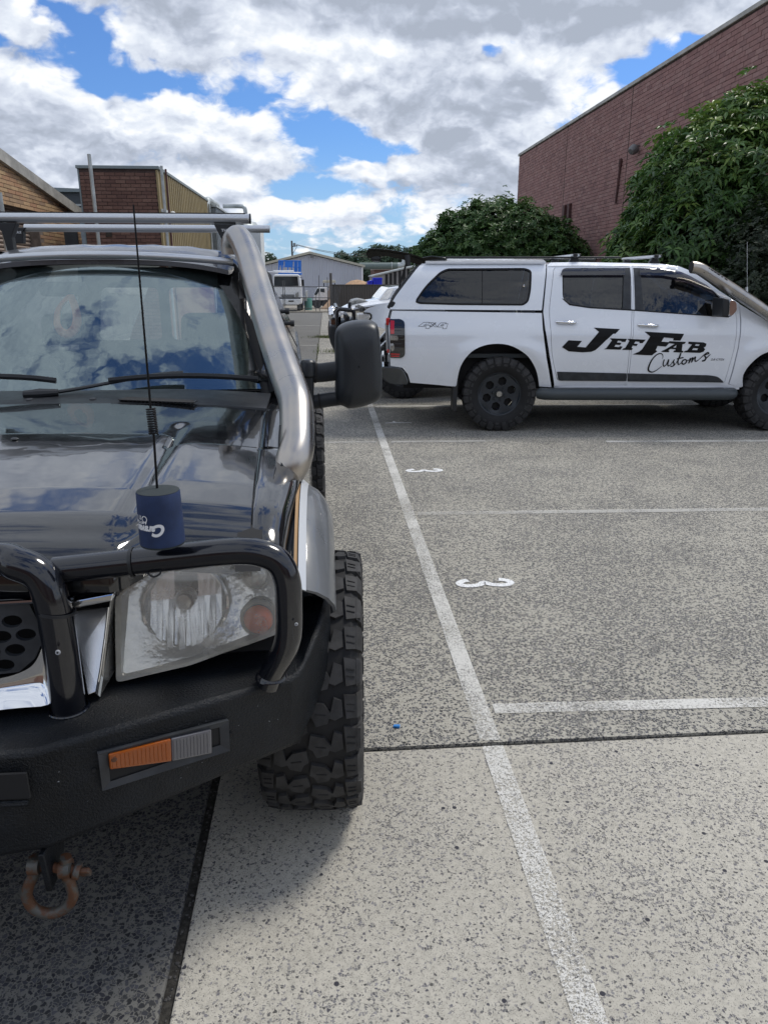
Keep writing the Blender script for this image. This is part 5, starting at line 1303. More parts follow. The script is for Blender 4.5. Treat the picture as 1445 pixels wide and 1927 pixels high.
fw = rc([(1.411,1.741),(1.724,1.727),(1.913,1.684),(2.168,1.558),(2.320,1.450),(2.470,1.292),(2.470,1.248),(2.425,1.232),(1.419,1.305)], [.01, .1, .1, .1, .1, .02, .02, .03, .01], 4)
rdo = uboth('rear_door', panel(gap(rd, .0045), [gap(rw, 0)], SM, .04, .03, .03), 'white_paint', smooth=50)
fdo = uboth('front_door', panel(gap(fd, .0045), [gap(fw, 0)], SM, .04, .03, .03), 'white_paint', smooth=50)
up('door_gap_backing', panel(fo, [rw, fw], sm(-.03), .05, .01, .04), 'dark_inside')
# glass and pillars
rg_ = [(0.656,1.662),(1.290,1.662),(1.277,1.324),(0.940,1.341),(0.728,1.371),(0.660,1.428)]
fg_ = [(1.490,1.662),(1.718,1.656),(1.969,1.613),(2.190,1.520),(2.280,1.439),(2.305,1.248),(1.505,1.303)]
uboth('door_glass', panel(rc([(0.654,1.727),(1.295,1.730),(1.282,1.319),(0.940,1.335),(0.723,1.368),(0.654,1.422)], .02, 3), [], sm(-.012), .05, 0, .03), 'dark_window', rdo, smooth=60)
uboth('door_glass', panel(rc([(1.484,1.730),(1.723,1.722),(1.913,1.678),(2.162,1.553),(2.309,1.450),(2.322,1.243),(1.499,1.303)], .02, 3), [], sm(-.012), .05, 0, .03), 'dark_window', fdo, smooth=60)
up('door_pillar', panel([(1.301,1.736),(1.373,1.738),(1.379,1.308),(1.288,1.314)], [], sm(.001), .05, .012, .05), 'faded_plastic', rdo)
up('door_pillar', panel([(1.408,1.738),(1.479,1.736),(1.511,1.303),(1.419,1.305)], [], sm(.001), .05, .012, .05), 'faded_plastic', fdo)
up('mirror_quarter', panel([(2.309,1.455),(2.470,1.292),(2.470,1.248),(2.425,1.232),(2.310,1.237)], [], sm(-.002), 0, .01, .05), 'black_print', fdo)
up('window_trim', panel(clean([(0.637,1.422),(0.648,1.422),(0.723,1.368),(0.940,1.337),(1.391,1.312),(2.310,1.245),(2.425,1.240),(2.425,1.229),(1.391,1.299),(0.940,1.324),(0.717,1.355)]), [], sm(.003), 0, .006, .04), 'black_print')
# smoked wind deflectors
for pl_, par in (([(0.616,1.662),(0.642,1.722),(0.683,1.736),(1.314,1.740),(1.313,1.665)], rdo), ([(1.467,1.665),(1.468,1.739),(1.725,1.733),(1.925,1.689),(2.179,1.564),(2.281,1.477),(2.280,1.444),(2.150,1.520),(1.941,1.618),(1.718,1.659)], fdo)):
    up('wind_deflector', panel(pl_, [], sm(.026), .03, .004, .03), 'visor_smoke', par, smooth=60)
mat('smoke_solid', (.03, .028, .045), .12, coat=1.)
# cab interior hints
for ux in (1.30, 2.02):
    se = up('seat', MB().prism(rc([(-.05, .75), (.12, .75), (.02, 1.30), (-.14, 1.30)], .05), lambda a, b, dd: (ux + a, .60 + dd, b), 0, .5), 'dark_inside', bevel=.02)
    up('headrest', MB().prism(rc([(-.12, 1.32), (.0, 1.32), (-.03, 1.50), (-.13, 1.50)], .03), lambda a, b, dd: (ux + a, .72 + dd, b), 0, .26), 'dark_inside', se, bevel=.02)
up('steering_wheel', MB().tube([(2.48 + .06 * math.sin(a), .5 + .19 * math.cos(a), 1.22 + .18 * math.sin(a)) for a in np.linspace(0, 6.28, 29)[:-1]], .016, 8, closed=True), 'black_plastic')
up('cabin_floor', MB().box2((.75, .15, .62), (2.75, UW - .15, .72)).box2((.64, .30, .7), (.68, UW - .30, 1.66)), 'dark_inside')
up('tray_floor', MB().box2((-1.05, .10, .80), (.72, UW - .10, .84)), 'cabin_grey')
up('far_canopy_rail', MB().box2((-.75, .9, 1.15), (.4, .95, 1.18)), 'white_paint')
tb = up('tool_box', MB().box2((-.55, .55, .84), (.05, 1.0, 1.28)), 'cabin_grey', bevel=.02)
tag(tb, None)
# mouldings, sill, step, handles
uboth('side_moulding', panel(rc([(0.612,0.658),(1.375,0.640),(1.383,0.554),(0.640,0.560)], [.01, .0, .0, .03], 3), [], sm(.010), .05, .012, .04), 'faded_plastic', rdo)
uboth('side_moulding', panel(rc([(1.387,0.640),(2.292,0.619),(2.383,0.602),(2.455,0.542),(1.401,0.551)], [.0, .05, .03, .02, 0], 3), [], sm(.010), .05, .012, .04), 'faded_plastic', fdo)
stp = [(0.442,0.425),(2.560,0.425)]; szt = [(1.501,0.483),(1.514,0.355)]
zt_, zb_s = szt[0][1], szt[1][1]
uboth('side_step', MB().prism(rc([(-.045, zb_s), (.14, zb_s + .01), (.14, zt_ - .005), (-.02, zt_), (-.05, zt_ - .03)], .018, 4), lambda a, b, dd: (stp[0][0] + dd, a, b), 0, stp[1][0] - stp[0][0]), 'side_step_grey', bevel=.012) if False else None
mat('step_grey', (.055, .066, .072), .45, rvar=.1, bump=.2, bscale=200)
uboth('side_step', MB().tube([(stp[0][0] + .01, .05, (zt_ + zb_s) / 2), (stp[0][0] + .05, .0, (zt_ + zb_s) / 2), (stp[0][0] + .12, -.02, (zt_ + zb_s) / 2), (stp[1][0] - .10, -.02, (zt_ + zb_s) / 2), (stp[1][0] - .03, .0, (zt_ + zb_s) / 2), (stp[1][0] + .0, .06, (zt_ + zb_s) / 2)], (zt_ - zb_s) / 2 * 1.0, 14, flat=(1.15, 1.0)), 'step_grey', smooth=60)
uboth('step_tread', MB().box2((stp[0][0] + .10, -.005, zt_ - .012), (stp[1][0] - .10, .13, zt_ - .002)), 'black_plastic')
uboth('sill', MB().box2(((0.601,0.494)[0], .055, (0.603,0.476)[1] - .02), ((2.651,0.482)[0], .10, (1.525,0.512)[1])), 'white_paint', bevel=.01)
for (hx0, hx1, hy, par) in ((1046, 1083, 606, rdo), (1200, 1238, 612, fdo)):
    a = (0.575,1.183) if hx0 == 1046 else (1.453,1.153); b_ = (0.786,1.177) if hx0 == 1046 else (1.669,1.145)
    up('door_handle', MB().tube([(a[0], -prof(*a) - .004, a[1]), (a[0] + .03, -prof(*a) - .035, a[1]), (b_[0] - .03, -prof(*b_) - .035, b_[1]), (b_[0], -prof(*b_) - .004, b_[1])], [.012, .015, .015, .012], 10, flat=(.8, 1.1)), 'chrome', par, smooth=60)
    up('handle_recess', panel([((a[0] + b_[0]) / 2 + .07 * math.cos(t), a[1] - .005 + .045 * math.sin(t)) for t in np.linspace(0, 6.28, 25)[:-1]], [], lambda p, q, dd: (p, -prof(p, q) - .0015 + dd, q), .02, .001, .02), 'recess_white', par) if False else None
# lettering
def decal(name, polys, holes=(), m='black_print', lift=.004, edge=.02):
    for i, pl_ in enumerate(polys):
        up(name, panel(clean(pl_, .002), [h for h in holes[i:i + 1] if h] if holes else [], sm(lift), .03, .0008, edge), m, smooth=0)
decal('letter_j', [[(0.978,1.126),(1.257,1.111),(1.210,1.064),(1.186,1.064),(1.038,0.920),(1.008,0.892),(0.963,0.873),(0.872,0.868),(0.720,0.878),(0.645,0.923),(0.711,0.995),(0.856,0.988),(0.808,0.927),(0.900,0.920),(1.033,1.083)]])
decal('letter_e', [[(1.154,1.016),(1.337,1.010),(1.323,0.978),(1.283,0.979),(1.277,0.989),(1.243,0.991),(1.233,0.972),(1.282,0.968),(1.268,0.945),(1.221,0.949),(1.207,0.928),(1.257,0.924),(1.269,0.933),(1.296,0.929),(1.278,0.896),(1.098,0.901),(1.123,0.914),(1.178,0.993)]])
decal('letter_f', [[(1.341,1.010),(1.540,1.001),(1.509,0.965),(1.478,0.965),(1.473,0.979),(1.432,0.982),(1.418,0.961),(1.459,0.956),(1.448,0.936),(1.405,0.940),(1.394,0.915),(1.411,0.908),(1.397,0.892),(1.296,0.895),(1.307,0.910),(1.326,0.914),(1.366,0.988)]])
decal('letter_f', [[(1.522,1.085),(1.946,1.062),(1.913,0.991),(1.835,0.993),(1.839,1.016),(1.733,1.026),(1.712,0.981),(1.804,0.974),(1.763,0.929),(1.673,0.936),(1.657,0.891),(1.677,0.880),(1.624,0.836),(1.531,0.839),(1.413,0.846),(1.481,0.875),(1.511,0.901),(1.585,1.035)]])
A_b = [[(1.718,0.873),(1.735,0.888),(1.754,0.895),(1.855,0.958),(1.785,0.965),(1.796,0.986),(1.976,0.978),(1.962,0.959),(1.939,0.953),(1.939,0.886),(1.959,0.882),(1.951,0.865),(1.849,0.870),(1.856,0.886),(1.869,0.888),(1.870,0.901),(1.819,0.904),(1.792,0.890),(1.808,0.884),(1.797,0.869)]]
panel_A = panel(clean(A_b[0], .002), [[(1.842,0.919),(1.873,0.918),(1.876,0.947)]], sm(.004), .03, .0008, .02); up('letter_a', panel_A, 'black_print', smooth=0)
up('letter_b', panel(clean([(2.003,0.981),(2.163,0.973),(2.197,0.959),(2.193,0.933),(2.172,0.917),(2.190,0.902),(2.175,0.875),(2.139,0.862),(1.961,0.868),(1.972,0.882),(1.998,0.888),(2.043,0.951),(2.001,0.959)], .002), [[(2.083,0.955),(2.125,0.953),(2.118,0.936),(2.075,0.938)], [(2.062,0.913),(2.113,0.910),(2.105,0.891),(2.049,0.893)]], sm(.004), .03, .0008, .02), 'black_print', smooth=0)
script = MB()
def scr(pts, w_):
    Lf, Rt = stroke(pts, w_, 6)
    script.grid([[SM(a[0], a[1], -.0045), SM(b[0], b[1], -.0045)] for a, b in zip(Lf, Rt)])
k_ = .0052
scr([(1.742,0.798),(1.743,0.830),(1.720,0.855),(1.676,0.843),(1.632,0.791),(1.608,0.718),(1.611,0.672),(1.651,0.654),(1.695,0.672),(1.747,0.718)], [.5*k_, 1.4*k_, 2.0*k_, 2.2*k_, 2.6*k_, 3.4*k_, 3.4*k_, 2.4*k_, 1.8*k_, k_])
scr([(1.764,0.791),(1.758,0.745),(1.771,0.718),(1.794,0.738),(1.811,0.791),(1.809,0.742),(1.820,0.721),(1.846,0.742),(1.873,0.791),(1.866,0.769),(1.878,0.738),(1.866,0.718),(1.842,0.718)], [2.4*k_, 2.6*k_, 2.4*k_, 1.6*k_, 2.4*k_, 2.8*k_, 2.2*k_, 1.4*k_, 2*k_, 2.6*k_, 3*k_, 2.2*k_, 2.6*k_])
scr([(1.878,0.721),(1.904,0.765),(1.926,0.817),(1.933,0.860),(1.923,0.821),(1.914,0.774),(1.926,0.737),(1.954,0.755)], [1.2*k_, 1.4*k_, 2.2*k_, 2.6*k_, 2.8*k_, 3*k_, 2.4*k_, 1.2*k_])
scr([(1.900,0.798),(1.968,0.813)], 2.4*k_)
scr([(1.995,0.792),(1.968,0.782),(1.960,0.755),(1.981,0.740),(2.004,0.758),(2.005,0.782),(1.990,0.792),(2.016,0.782),(2.038,0.790)], [2.6*k_, 2.8*k_, 3*k_, 2.6*k_, 2.8*k_, 2.4*k_, 2*k_, 1.6*k_, 2*k_])
scr([(2.043,0.808),(2.039,0.769),(2.034,0.750),(2.051,0.791),(2.069,0.811),(2.066,0.778),(2.064,0.763),(2.079,0.798),(2.097,0.818),(2.096,0.787),(2.110,0.771),(2.140,0.791)], [2.4*k_, 3*k_, 2.4*k_, 2*k_, 2.6*k_, 3*k_, 2.4*k_, 2*k_, 2.6*k_, 3*k_, 2.2*k_, 1.4*k_])
scr([(2.140,0.791),(2.182,0.837),(2.219,0.865),(2.236,0.857),(2.216,0.847),(2.194,0.834),(2.211,0.808),(2.203,0.782),(2.175,0.776),(2.197,0.784),(2.230,0.821),(2.255,0.849)], [1.2*k_, 2*k_, 2.6*k_, 2.4*k_, 2*k_, 2.4*k_, 3.2*k_, 3*k_, 3*k_, 2*k_, 2*k_, k_])
up('script_lettering', script, 'black_print', smooth=0, norm=False)
def utext(body, px_, size, m, par, bold=0., shear=0., sx=1., off=.004, slope=0.):
    t = text_mesh(body, 1., shear, bold, sx); a0 = px_
    t.v = [(a0[0] + x * size, -prof(a0[0] + x * size, a0[1] + y * size + slope * x * size) - off, a0[1] + y * size + slope * x * size) for x, y, z in t.v]
    return up('badge', t, m, par, smooth=0, norm=False)
utext('2.8 CTDI', (2.266,0.782), .030, 'black_print', fdo, .02, .2, 1.25, .004, -.01)
mat('grey_badge', (.16, .16, .17), .4)
for o_ in C.objects:
    if o_.name.startswith('badge'): o_.data.materials.clear(); o_.data.materials.append(MATS['grey_badge'])
# 4x4 outline sticker
def fx(pts): return pts
four = MB()
def seg(pts, w_=.0035, closed=True):
    q = pts + [pts[0]] if closed else pts
    for a, b_ in zip(q[:-1], q[1:]):
        a = Vector(a); b_ = Vector(b_); t = (b_ - a).normalized(); n_ = Vector((-t.y, t.x)) * w_ / 2; a = a - t * w_ * .4; b_ = b_ + t * w_ * .4
        k = len(four.v); four.v += [SM(*(a + n_), -.003), SM(*(a - n_), -.003), SM(*(b_ - n_), -.003), SM(*(b_ + n_), -.003)]; four.f.append((k, k + 1, k + 2, k + 3))
seg([(-0.904,1.140),(-0.847,1.180),(-0.784,1.180),(-0.801,1.150),(-0.773,1.150),(-0.779,1.137),(-0.787,1.118),(-0.827,1.118),(-0.821,1.136)]); seg([(-0.847,1.149),(-0.813,1.149),(-0.815,1.165)])
seg([(-0.778,1.177),(-0.744,1.177),(-0.721,1.156),(-0.699,1.134),(-0.727,1.134),(-0.778,1.177)]); seg([(-0.715,1.175),(-0.762,1.134),(-0.779,1.134),(-0.727,1.175)], .004)
seg([(-0.693,1.148),(-0.664,1.175),(-0.607,1.175),(-0.616,1.166),(-0.587,1.166),(-0.605,1.115),(-0.645,1.115),(-0.639,1.133),(-0.693,1.133)]); seg([(-0.667,1.148),(-0.633,1.148),(-0.633,1.163)])
up('sticker_outline', four, 'black_print', smooth=0, norm=False)
# tail lamp
tl = rc([(-1.212,1.215),(-1.092,1.215),(-1.052,1.188),(-1.045,0.839),(-1.079,0.808),(-1.206,0.811)], [.01, .03, .03, .03, .03, .01], 4)
tlo = up('tail_lamp', panel(tl, [], sm(.012), .03, .05, .03), 'lamp_black', smooth=50) if False else None
mat('lamp_black', (.008, .010, .013), .12, coat=1.)
tlo = up('tail_lamp', panel(tl, [], sm(.014), .03, .05, .03), 'lamp_black', smooth=50)
def chip(name, pts, m, off=.018): up(name, panel(rc(pts, .004, 2), [], sm(off), 0, .006, .02), m, tlo, smooth=0)
chip('red_lens', [(-1.204,1.202),(-1.161,1.199),(-1.164,1.063),(-1.204,1.063)], 'red_lens'); chip('red_lens', [(-1.200,0.859),(-1.103,0.854),(-1.103,0.842),(-1.200,0.845)], 'red_lens'); chip('red_lens', [(-1.200,0.834),(-1.108,0.834),(-1.108,0.822),(-1.195,0.822)], 'red_lens')
chip('clear_lens', [(-1.207,1.047),(-1.132,1.044),(-1.121,1.030),(-1.126,0.994),(-1.206,0.997)], 'dull_chrome'); chip('clear_lens', [(-1.206,0.963),(-1.172,0.963),(-1.160,0.924),(-1.166,0.890),(-1.189,0.879),(-1.206,0.913)], 'dull_chrome')
rb = MB()
for py_ in ((742, 608), (742, 614), (742, 621), (751, 633.5), (751, 638.5), (742, 644), (742, 654)): pass
for a, b_ in ([(-1.161,1.172),(-1.087,1.172)], [(-1.161,1.137),(-1.087,1.137)], [(-1.161,1.101),(-1.087,1.101)], [(-1.109,1.033),(-1.075,1.033)], [(-1.115,1.002),(-1.075,1.002)], [(-1.161,0.958),(-1.086,0.958)], [(-1.160,0.919),(-1.086,0.919)]):
    rb.tube([(a[0], -prof(*a) - .016, a[1]), (b_[0], -prof(*b_) - .016, b_[1])], .003, 6)
up('lamp_ribs', rb, 'lamp_black', tlo)
# rear bumper, number plate, tailgate edge
rbp = rc([(-1.310,0.715),(-1.200,0.712),(-1.102,0.706),(-1.049,0.663),(-1.008,0.566),(-1.007,0.519),(-1.141,0.514),(-1.240,0.542),(-1.310,0.612)], .03, 4)
up('rear_bumper', MB().prism(rbp, lambda a, b, dd: (a, .0 + dd, b), .01, UW - .01), 'bumper_dark', bevel=.02) if False else None
mat('bumper_dark', (.022, .028, .032), .2, coat=.8, rvar=.1)
up('rear_bumper', MB().prism(rbp, lambda a, b, dd: (a, dd, b), .01, UW - .01), 'bumper_dark', bevel=.02)
xg = (-1.224,0.997)[0]
up('tailgate', MB().box2((xg - .05, .12, .72), (xg - .0, UW - .12, .96)), 'dark_inside', bevel=.01)
up('tray_end_frame', MB().tube([((-1.241,1.169)[0], .10, (-1.241,1.169)[1]), ((-1.229,0.876)[0], .10, (-1.229,0.876)[1])], .024, 8, flat=(1, .8)), 'alu')
up('tail_strut', MB().tube([((-1.334,0.981)[0], .2, (-1.334,0.981)[1]), ((-1.246,1.078)[0], .2, (-1.246,1.078)[1])], .012, 8), 'alu')
up('tail_strut', MB().tube([((-1.334,0.889)[0], .2, (-1.334,0.889)[1]), ((-1.240,0.976)[0], .2, (-1.240,0.976)[1])], .013, 8), 'alu')
up('red_reflector', MB().box2(((-1.252,1.226)[0], .06, (-1.252,1.148)[1]), ((-1.206,1.226)[0], .09, (-1.252,1.226)[1])), 'red_lens', bevel=.01)
up('red_reflector', MB().box2(((-1.240,0.894)[0], .06, (-1.240,0.855)[1]), ((-1.206,0.894)[0], .09, (-1.240,0.894)[1])), 'red_lens', bevel=.006)
up('plate_panel', MB().box2(((-1.310,0.822)[0], .12, (-1.310,0.753)[1]), ((-1.199,0.822)[0], .16, (-1.310,0.828)[1])), 'white_box', bevel=.003)
up('plate_light', MB().box2(((-1.293,0.813)[0], .10, (-1.293,0.761)[1]), ((-1.272,0.813)[0], .118, (-1.293,0.813)[1])), 'black_print')
# canopy end frame and raised rear hatch
ef = [(-0.826,1.805),(-0.914,1.755),(-1.070,1.591),(-1.195,1.406),(-1.232,1.335),(-1.167,1.357),(-1.058,1.537),(-0.874,1.744)]
up('canopy_end_frame', MB().prism(ef, lambda a, b, dd: (a, -prof(a, b) + dd, b), .02, .10), 'black_plastic')
up('frame_latch', MB().box(((-1.195,1.357)[0], .12, (-1.195,1.357)[1]), (.06, .05, .09), ry=.5), 'black_plastic', bevel=.01)
ht = [(-0.833,1.815),(-0.914,1.848),(-1.069,1.886),(-1.247,1.913),(-1.367,1.921),(-1.441,1.915),(-1.464,1.875)]; hb2 = [(-0.832,1.777),(-0.907,1.769),(-1.057,1.821),(-1.241,1.859),(-1.367,1.859),(-1.419,1.837),(-1.442,1.837)]
P = []
for yy_ in np.linspace(.30, UW - .30, 9):
    P.append([(a[0], yy_, a[1] + .03 * (1 - abs(yy_ / UW * 2 - 1) ** 2)) for a in cr([(p[0], p[1], 0) for p in ht], 3)])
hatch = up('raised_hatch', MB().grid(P, thick=(0, 0, -.012)), 'hatch_glass', smooth=60) if False else None
mat('hatch_glass', (.006, .009, .008), .10, coat=.3, spec=.4)
hatch = up('raised_hatch', MB().grid(P, thick=(.004, 0, -.03)), 'hatch_glass', smooth=60)
up('hatch_side', MB().prism(ht + list(reversed(hb2)), lambda a, b, dd: (a, dd, b), .30, .33), 'hatch_glass', hatch)
up('hatch_handle', MB().box2(((-1.418,1.869)[0], .30, (-1.419,1.810)[1]), ((-1.310,1.869)[0], .80, (-1.418,1.869)[1])), 'black_plastic', hatch, bevel=.02)
up('hatch_bracket', MB().tube([((-1.024,1.869)[0], .28, (-1.024,1.869)[1]), ((-1.011,1.760)[0], .28, (-1.011,1.760)[1])], .03, 8), 'black_plastic', hatch)
up('gas_strut', MB().tube([((-1.029,1.793)[0], .28, (-1.029,1.793)[1]), ((-1.109,1.542)[0], .2, (-1.109,1.542)[1])], .010, 8), 'black_print', hatch)
up('canopy_spoiler', MB().prism([(-0.911,1.789),(-0.854,1.849),(-0.756,1.865),(-0.606,1.844),(-0.582,1.830),(-0.790,1.811)], lambda a, b, dd: (a, dd, b), .32, UW - .32), 'hatch_glass', bevel=.01)
# roof racks
yr = .40
rz_ = [(-0.794,1.858),(-0.793,1.839)]
uboth('roof_rail', MB().box2(((-0.788,1.856)[0], yr, rz_[1][1] - .0), ((1.313,1.856)[0], yr + .05, rz_[0][1])), 'black_plastic', bevel=.006)
for nx_, ny_ in ((0, 0), (1, 0)):
    a = (0.815,1.868) if nx_ == 0 else (1.694,1.857)
    up('rack_crossbar', MB().tube([(a[0] - .012, .34, a[1]), (a[0], .36, a[1]), (a[0], UW - .36, a[1])], .020, 12, flat=(2.2, .9)), 'alu')
    up('crossbar_end', MB().box((a[0], .335, a[1]), (.085, .012, .034)), 'black_plastic', bevel=.008)
    up('crossbar_foot', MB().prism([(-.07, -.085), (.07, -.085), (.03, -.015), (-.03, -.015)], lambda p, q, dd: (a[0] + p, dd, a[1] + q), .42, .48), 'black_plastic', bevel=.008)
    up('crossbar_foot', MB().prism([(-.07, -.085), (.07, -.085), (.03, -.015), (-.03, -.015)], lambda p, q, dd: (a[0] + p, dd, a[1] + q), UW - .48, UW - .42), 'black_plastic', bevel=.008)
# snorkel with lettering
sp_ = [(q[0], -.02, q[1]) for q in [(1.930,1.741),(1.981,1.735),(2.051,1.709),(2.201,1.624),(2.444,1.485),(2.629,1.377),(2.816,1.262),(3.166,1.031)]]
sk = up('snorkel', MB().tube(cr(sp_, 5), .060, 24, flat=(.95, 1.02)), 'brushed_steel', smooth=60)
up('snorkel_mouth', MB().tube([(sp_[0][0] - .008, -.02, sp_[0][2]), (sp_[0][0] + .004, -.02, sp_[0][2])], .056, 20), 'dark_inside', sk)
s0_ = Vector((2.055,1.729)); s1_ = Vector((2.277,1.603)); dx_ = (s1_ - s0_).normalized(); up2 = Vector((-dx_.y, dx_.x))
t = text_mesh('JEFFAB', 1., .25, .02, 1.25)
mxx = max(v[0] for v in t.v); sz = (s1_ - s0_).length / mxx * 1.02
t.v = [(s0_.x + dx_.x * x * sz + up2.x * y * sz, -.075 + .010 * smooth01(y * 1.2), s0_.y - .028 + dx_.y * x * sz + up2.y * y * sz) for x, y, z in t.v]
up('snorkel_lettering', t, 'black_print', sk, smooth=0, norm=False)
# mirror
mx0 = [(2.277,1.423),(2.339,1.413),(2.361,1.375),(2.365,1.311),(2.322,1.257),(2.287,1.268)]
up('mirror_cap', MB().prism(rc(mx0, .02, 3), lambda a, b, dd: (a, dd, b), -.24, -.06), 'chrome', fdo, bevel=.015)
up('mirror_housing', MB().prism([(2.214,1.439),(2.277,1.423),(2.294,1.263),(2.229,1.246)], lambda a, b, dd: (a, dd, b), -.23, .04), 'black_plastic', fdo, bevel=.01)
# front wing and the rest of the nose beyond the frame
af = [(p[0], p[1]) for p in cr([(a, b, 0) for a, b in [(2.683,0.494),(2.652,0.619),(2.697,0.736),(2.803,0.845),(2.938,0.890)]], 4)]
afm = [(2 * WB - a, b) for a, b in reversed(af[:-1])]
fwg = [(2.538,1.368),(2.773,1.232),(2.936,1.129)] + [(WB + .35, 1.13), (WB + .7, 1.05), (WB + .86, .95), (WB + .90, .62), (WB + .72, .45)] + list(reversed(afm)) + list(reversed(af)) + [(2.662,0.482),(2.512,0.524),(2.553,0.930),(2.562,1.215)]
uboth('front_wing', panel(fwg, [], SM, .045, .03, .03), 'white_paint', smooth=50)
up('front_bumper', MB().prism([(WB + .70, .42), (WB + 1.0, .45), (WB + 1.04, .80), (WB + .86, .98)], lambda a, b, dd: (a, dd, b), .03, UW - .03), 'black_plastic', bevel=.03)
# under body
up('chassis', MB().box2((-1.05, .45, .42), (3.7, UW - .45, .62)), 'dark_inside')
up('arch_liner', MB().box2((-.52, .22, .45), (.52, .26, 1.02)).box2((WB - .52, .22, .45), (WB + .52, .26, 1.02)).box2((-.9, .26, .60), (3.9, UW - .26, .66)), 'dark_inside')
up('mud_flap', MB().prism([(-0.509,0.559),(-0.457,0.559),(-0.470,0.218),(-0.512,0.230)], lambda a, b, dd: (a, dd, b), .04, .30), 'black_plastic')
up('exhaust_pipe', MB().tube([(-1.0, 1.2, .40), (.3, 1.2, .42), (2.2, 1.15, .42)], .035, 10), 'dark_inside')
up('differential', MB().lathe([(0, -.14), (.13, -.08), (.15, 0), (.13, .08), (0, .14)], (0, UW / 2, .40), (1, 0, 0), 16).join(MB().tube([(0, .2, .4), (0, UW - .2, .4)], .045, 10)), 'dark_inside')
wl = wheel(UT, (0, .145, .41), .41, .285, .236, R(-90), 'hex')
for lx, ly, rr_, in ((WB, .145, R(-90)), (0, UW - .145, R(90)), (WB, UW - .145, R(90))):
    c = dup(wl, UT); c.location = (lx, ly, .41)
    if rr_ > 0: c.rotation_euler = (0, 0, math.pi)
up('wing_antenna', MB().tube([((3.081,2.047)[0], 1.3, (3.081,2.047)[1]), ((3.165,1.479)[0], 1.3, (3.165,1.479)[1])], .0025, 6).join(MB().tube([((3.151,1.529)[0], 1.3, (3.151,1.529)[1]), ((3.166,1.429)[0], 1.3, (3.166,1.429)[1])], .015, 8)), 'alu')


# ---------------------------------------------------------------- vegetation
def leafmat(name, cols, gloss=.45, trans=.25):
    m = bpy.data.materials.new(name); m.use_nodes = True; MATS[name] = m; N = NT(m.node_tree); p = m.node_tree.nodes['Principled BSDF']
    at = N.n('ShaderNodeAttribute', attribute_name='tone').outputs['Fac']; rr = N.n('ShaderNodeObjectInfo').outputs['Random']
    cr_ = N.n('ShaderNodeValToRGB'); e = cr_.color_ramp.elements; e[0].color = tuple(cols[0]) + (1,); e[1].color = tuple(cols[-1]) + (1,)
    for i, c in enumerate(cols[1:-1]): q = e.new((i + 1) / (len(cols) - 1)); q.color = tuple(c) + (1,)
    N.link(at, cr_.inputs[0]); N.link(cr_.outputs[0], p.inputs['Base Color'])
    p.inputs['Roughness'].default_value = gloss; p.inputs['Specular IOR Level'].default_value = .45
    tr = N.n('ShaderNodeBsdfTranslucent'); N.link(cr_.outputs[0], tr.inputs[0])
    mx = N.n('ShaderNodeMixShader'); mx.inputs[0].default_value = trans
    N.link(p.outputs[0], mx.inputs[1]); N.link(tr.outputs[0], mx.inputs[2]); N.link(mx.outputs[0], m.node_tree.nodes['Material Output'].inputs[0])
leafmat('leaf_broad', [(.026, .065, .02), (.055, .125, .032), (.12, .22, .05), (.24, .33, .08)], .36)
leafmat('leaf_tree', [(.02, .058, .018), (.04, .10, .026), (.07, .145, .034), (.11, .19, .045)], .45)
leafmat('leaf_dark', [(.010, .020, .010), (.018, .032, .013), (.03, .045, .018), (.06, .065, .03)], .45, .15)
leafmat('leaf_far', [(.04, .07, .045), (.06, .10, .06), (.08, .125, .075)], .8, .1)
mat('bark', (.07, .055, .045), .9, var=.3, vscale=12)
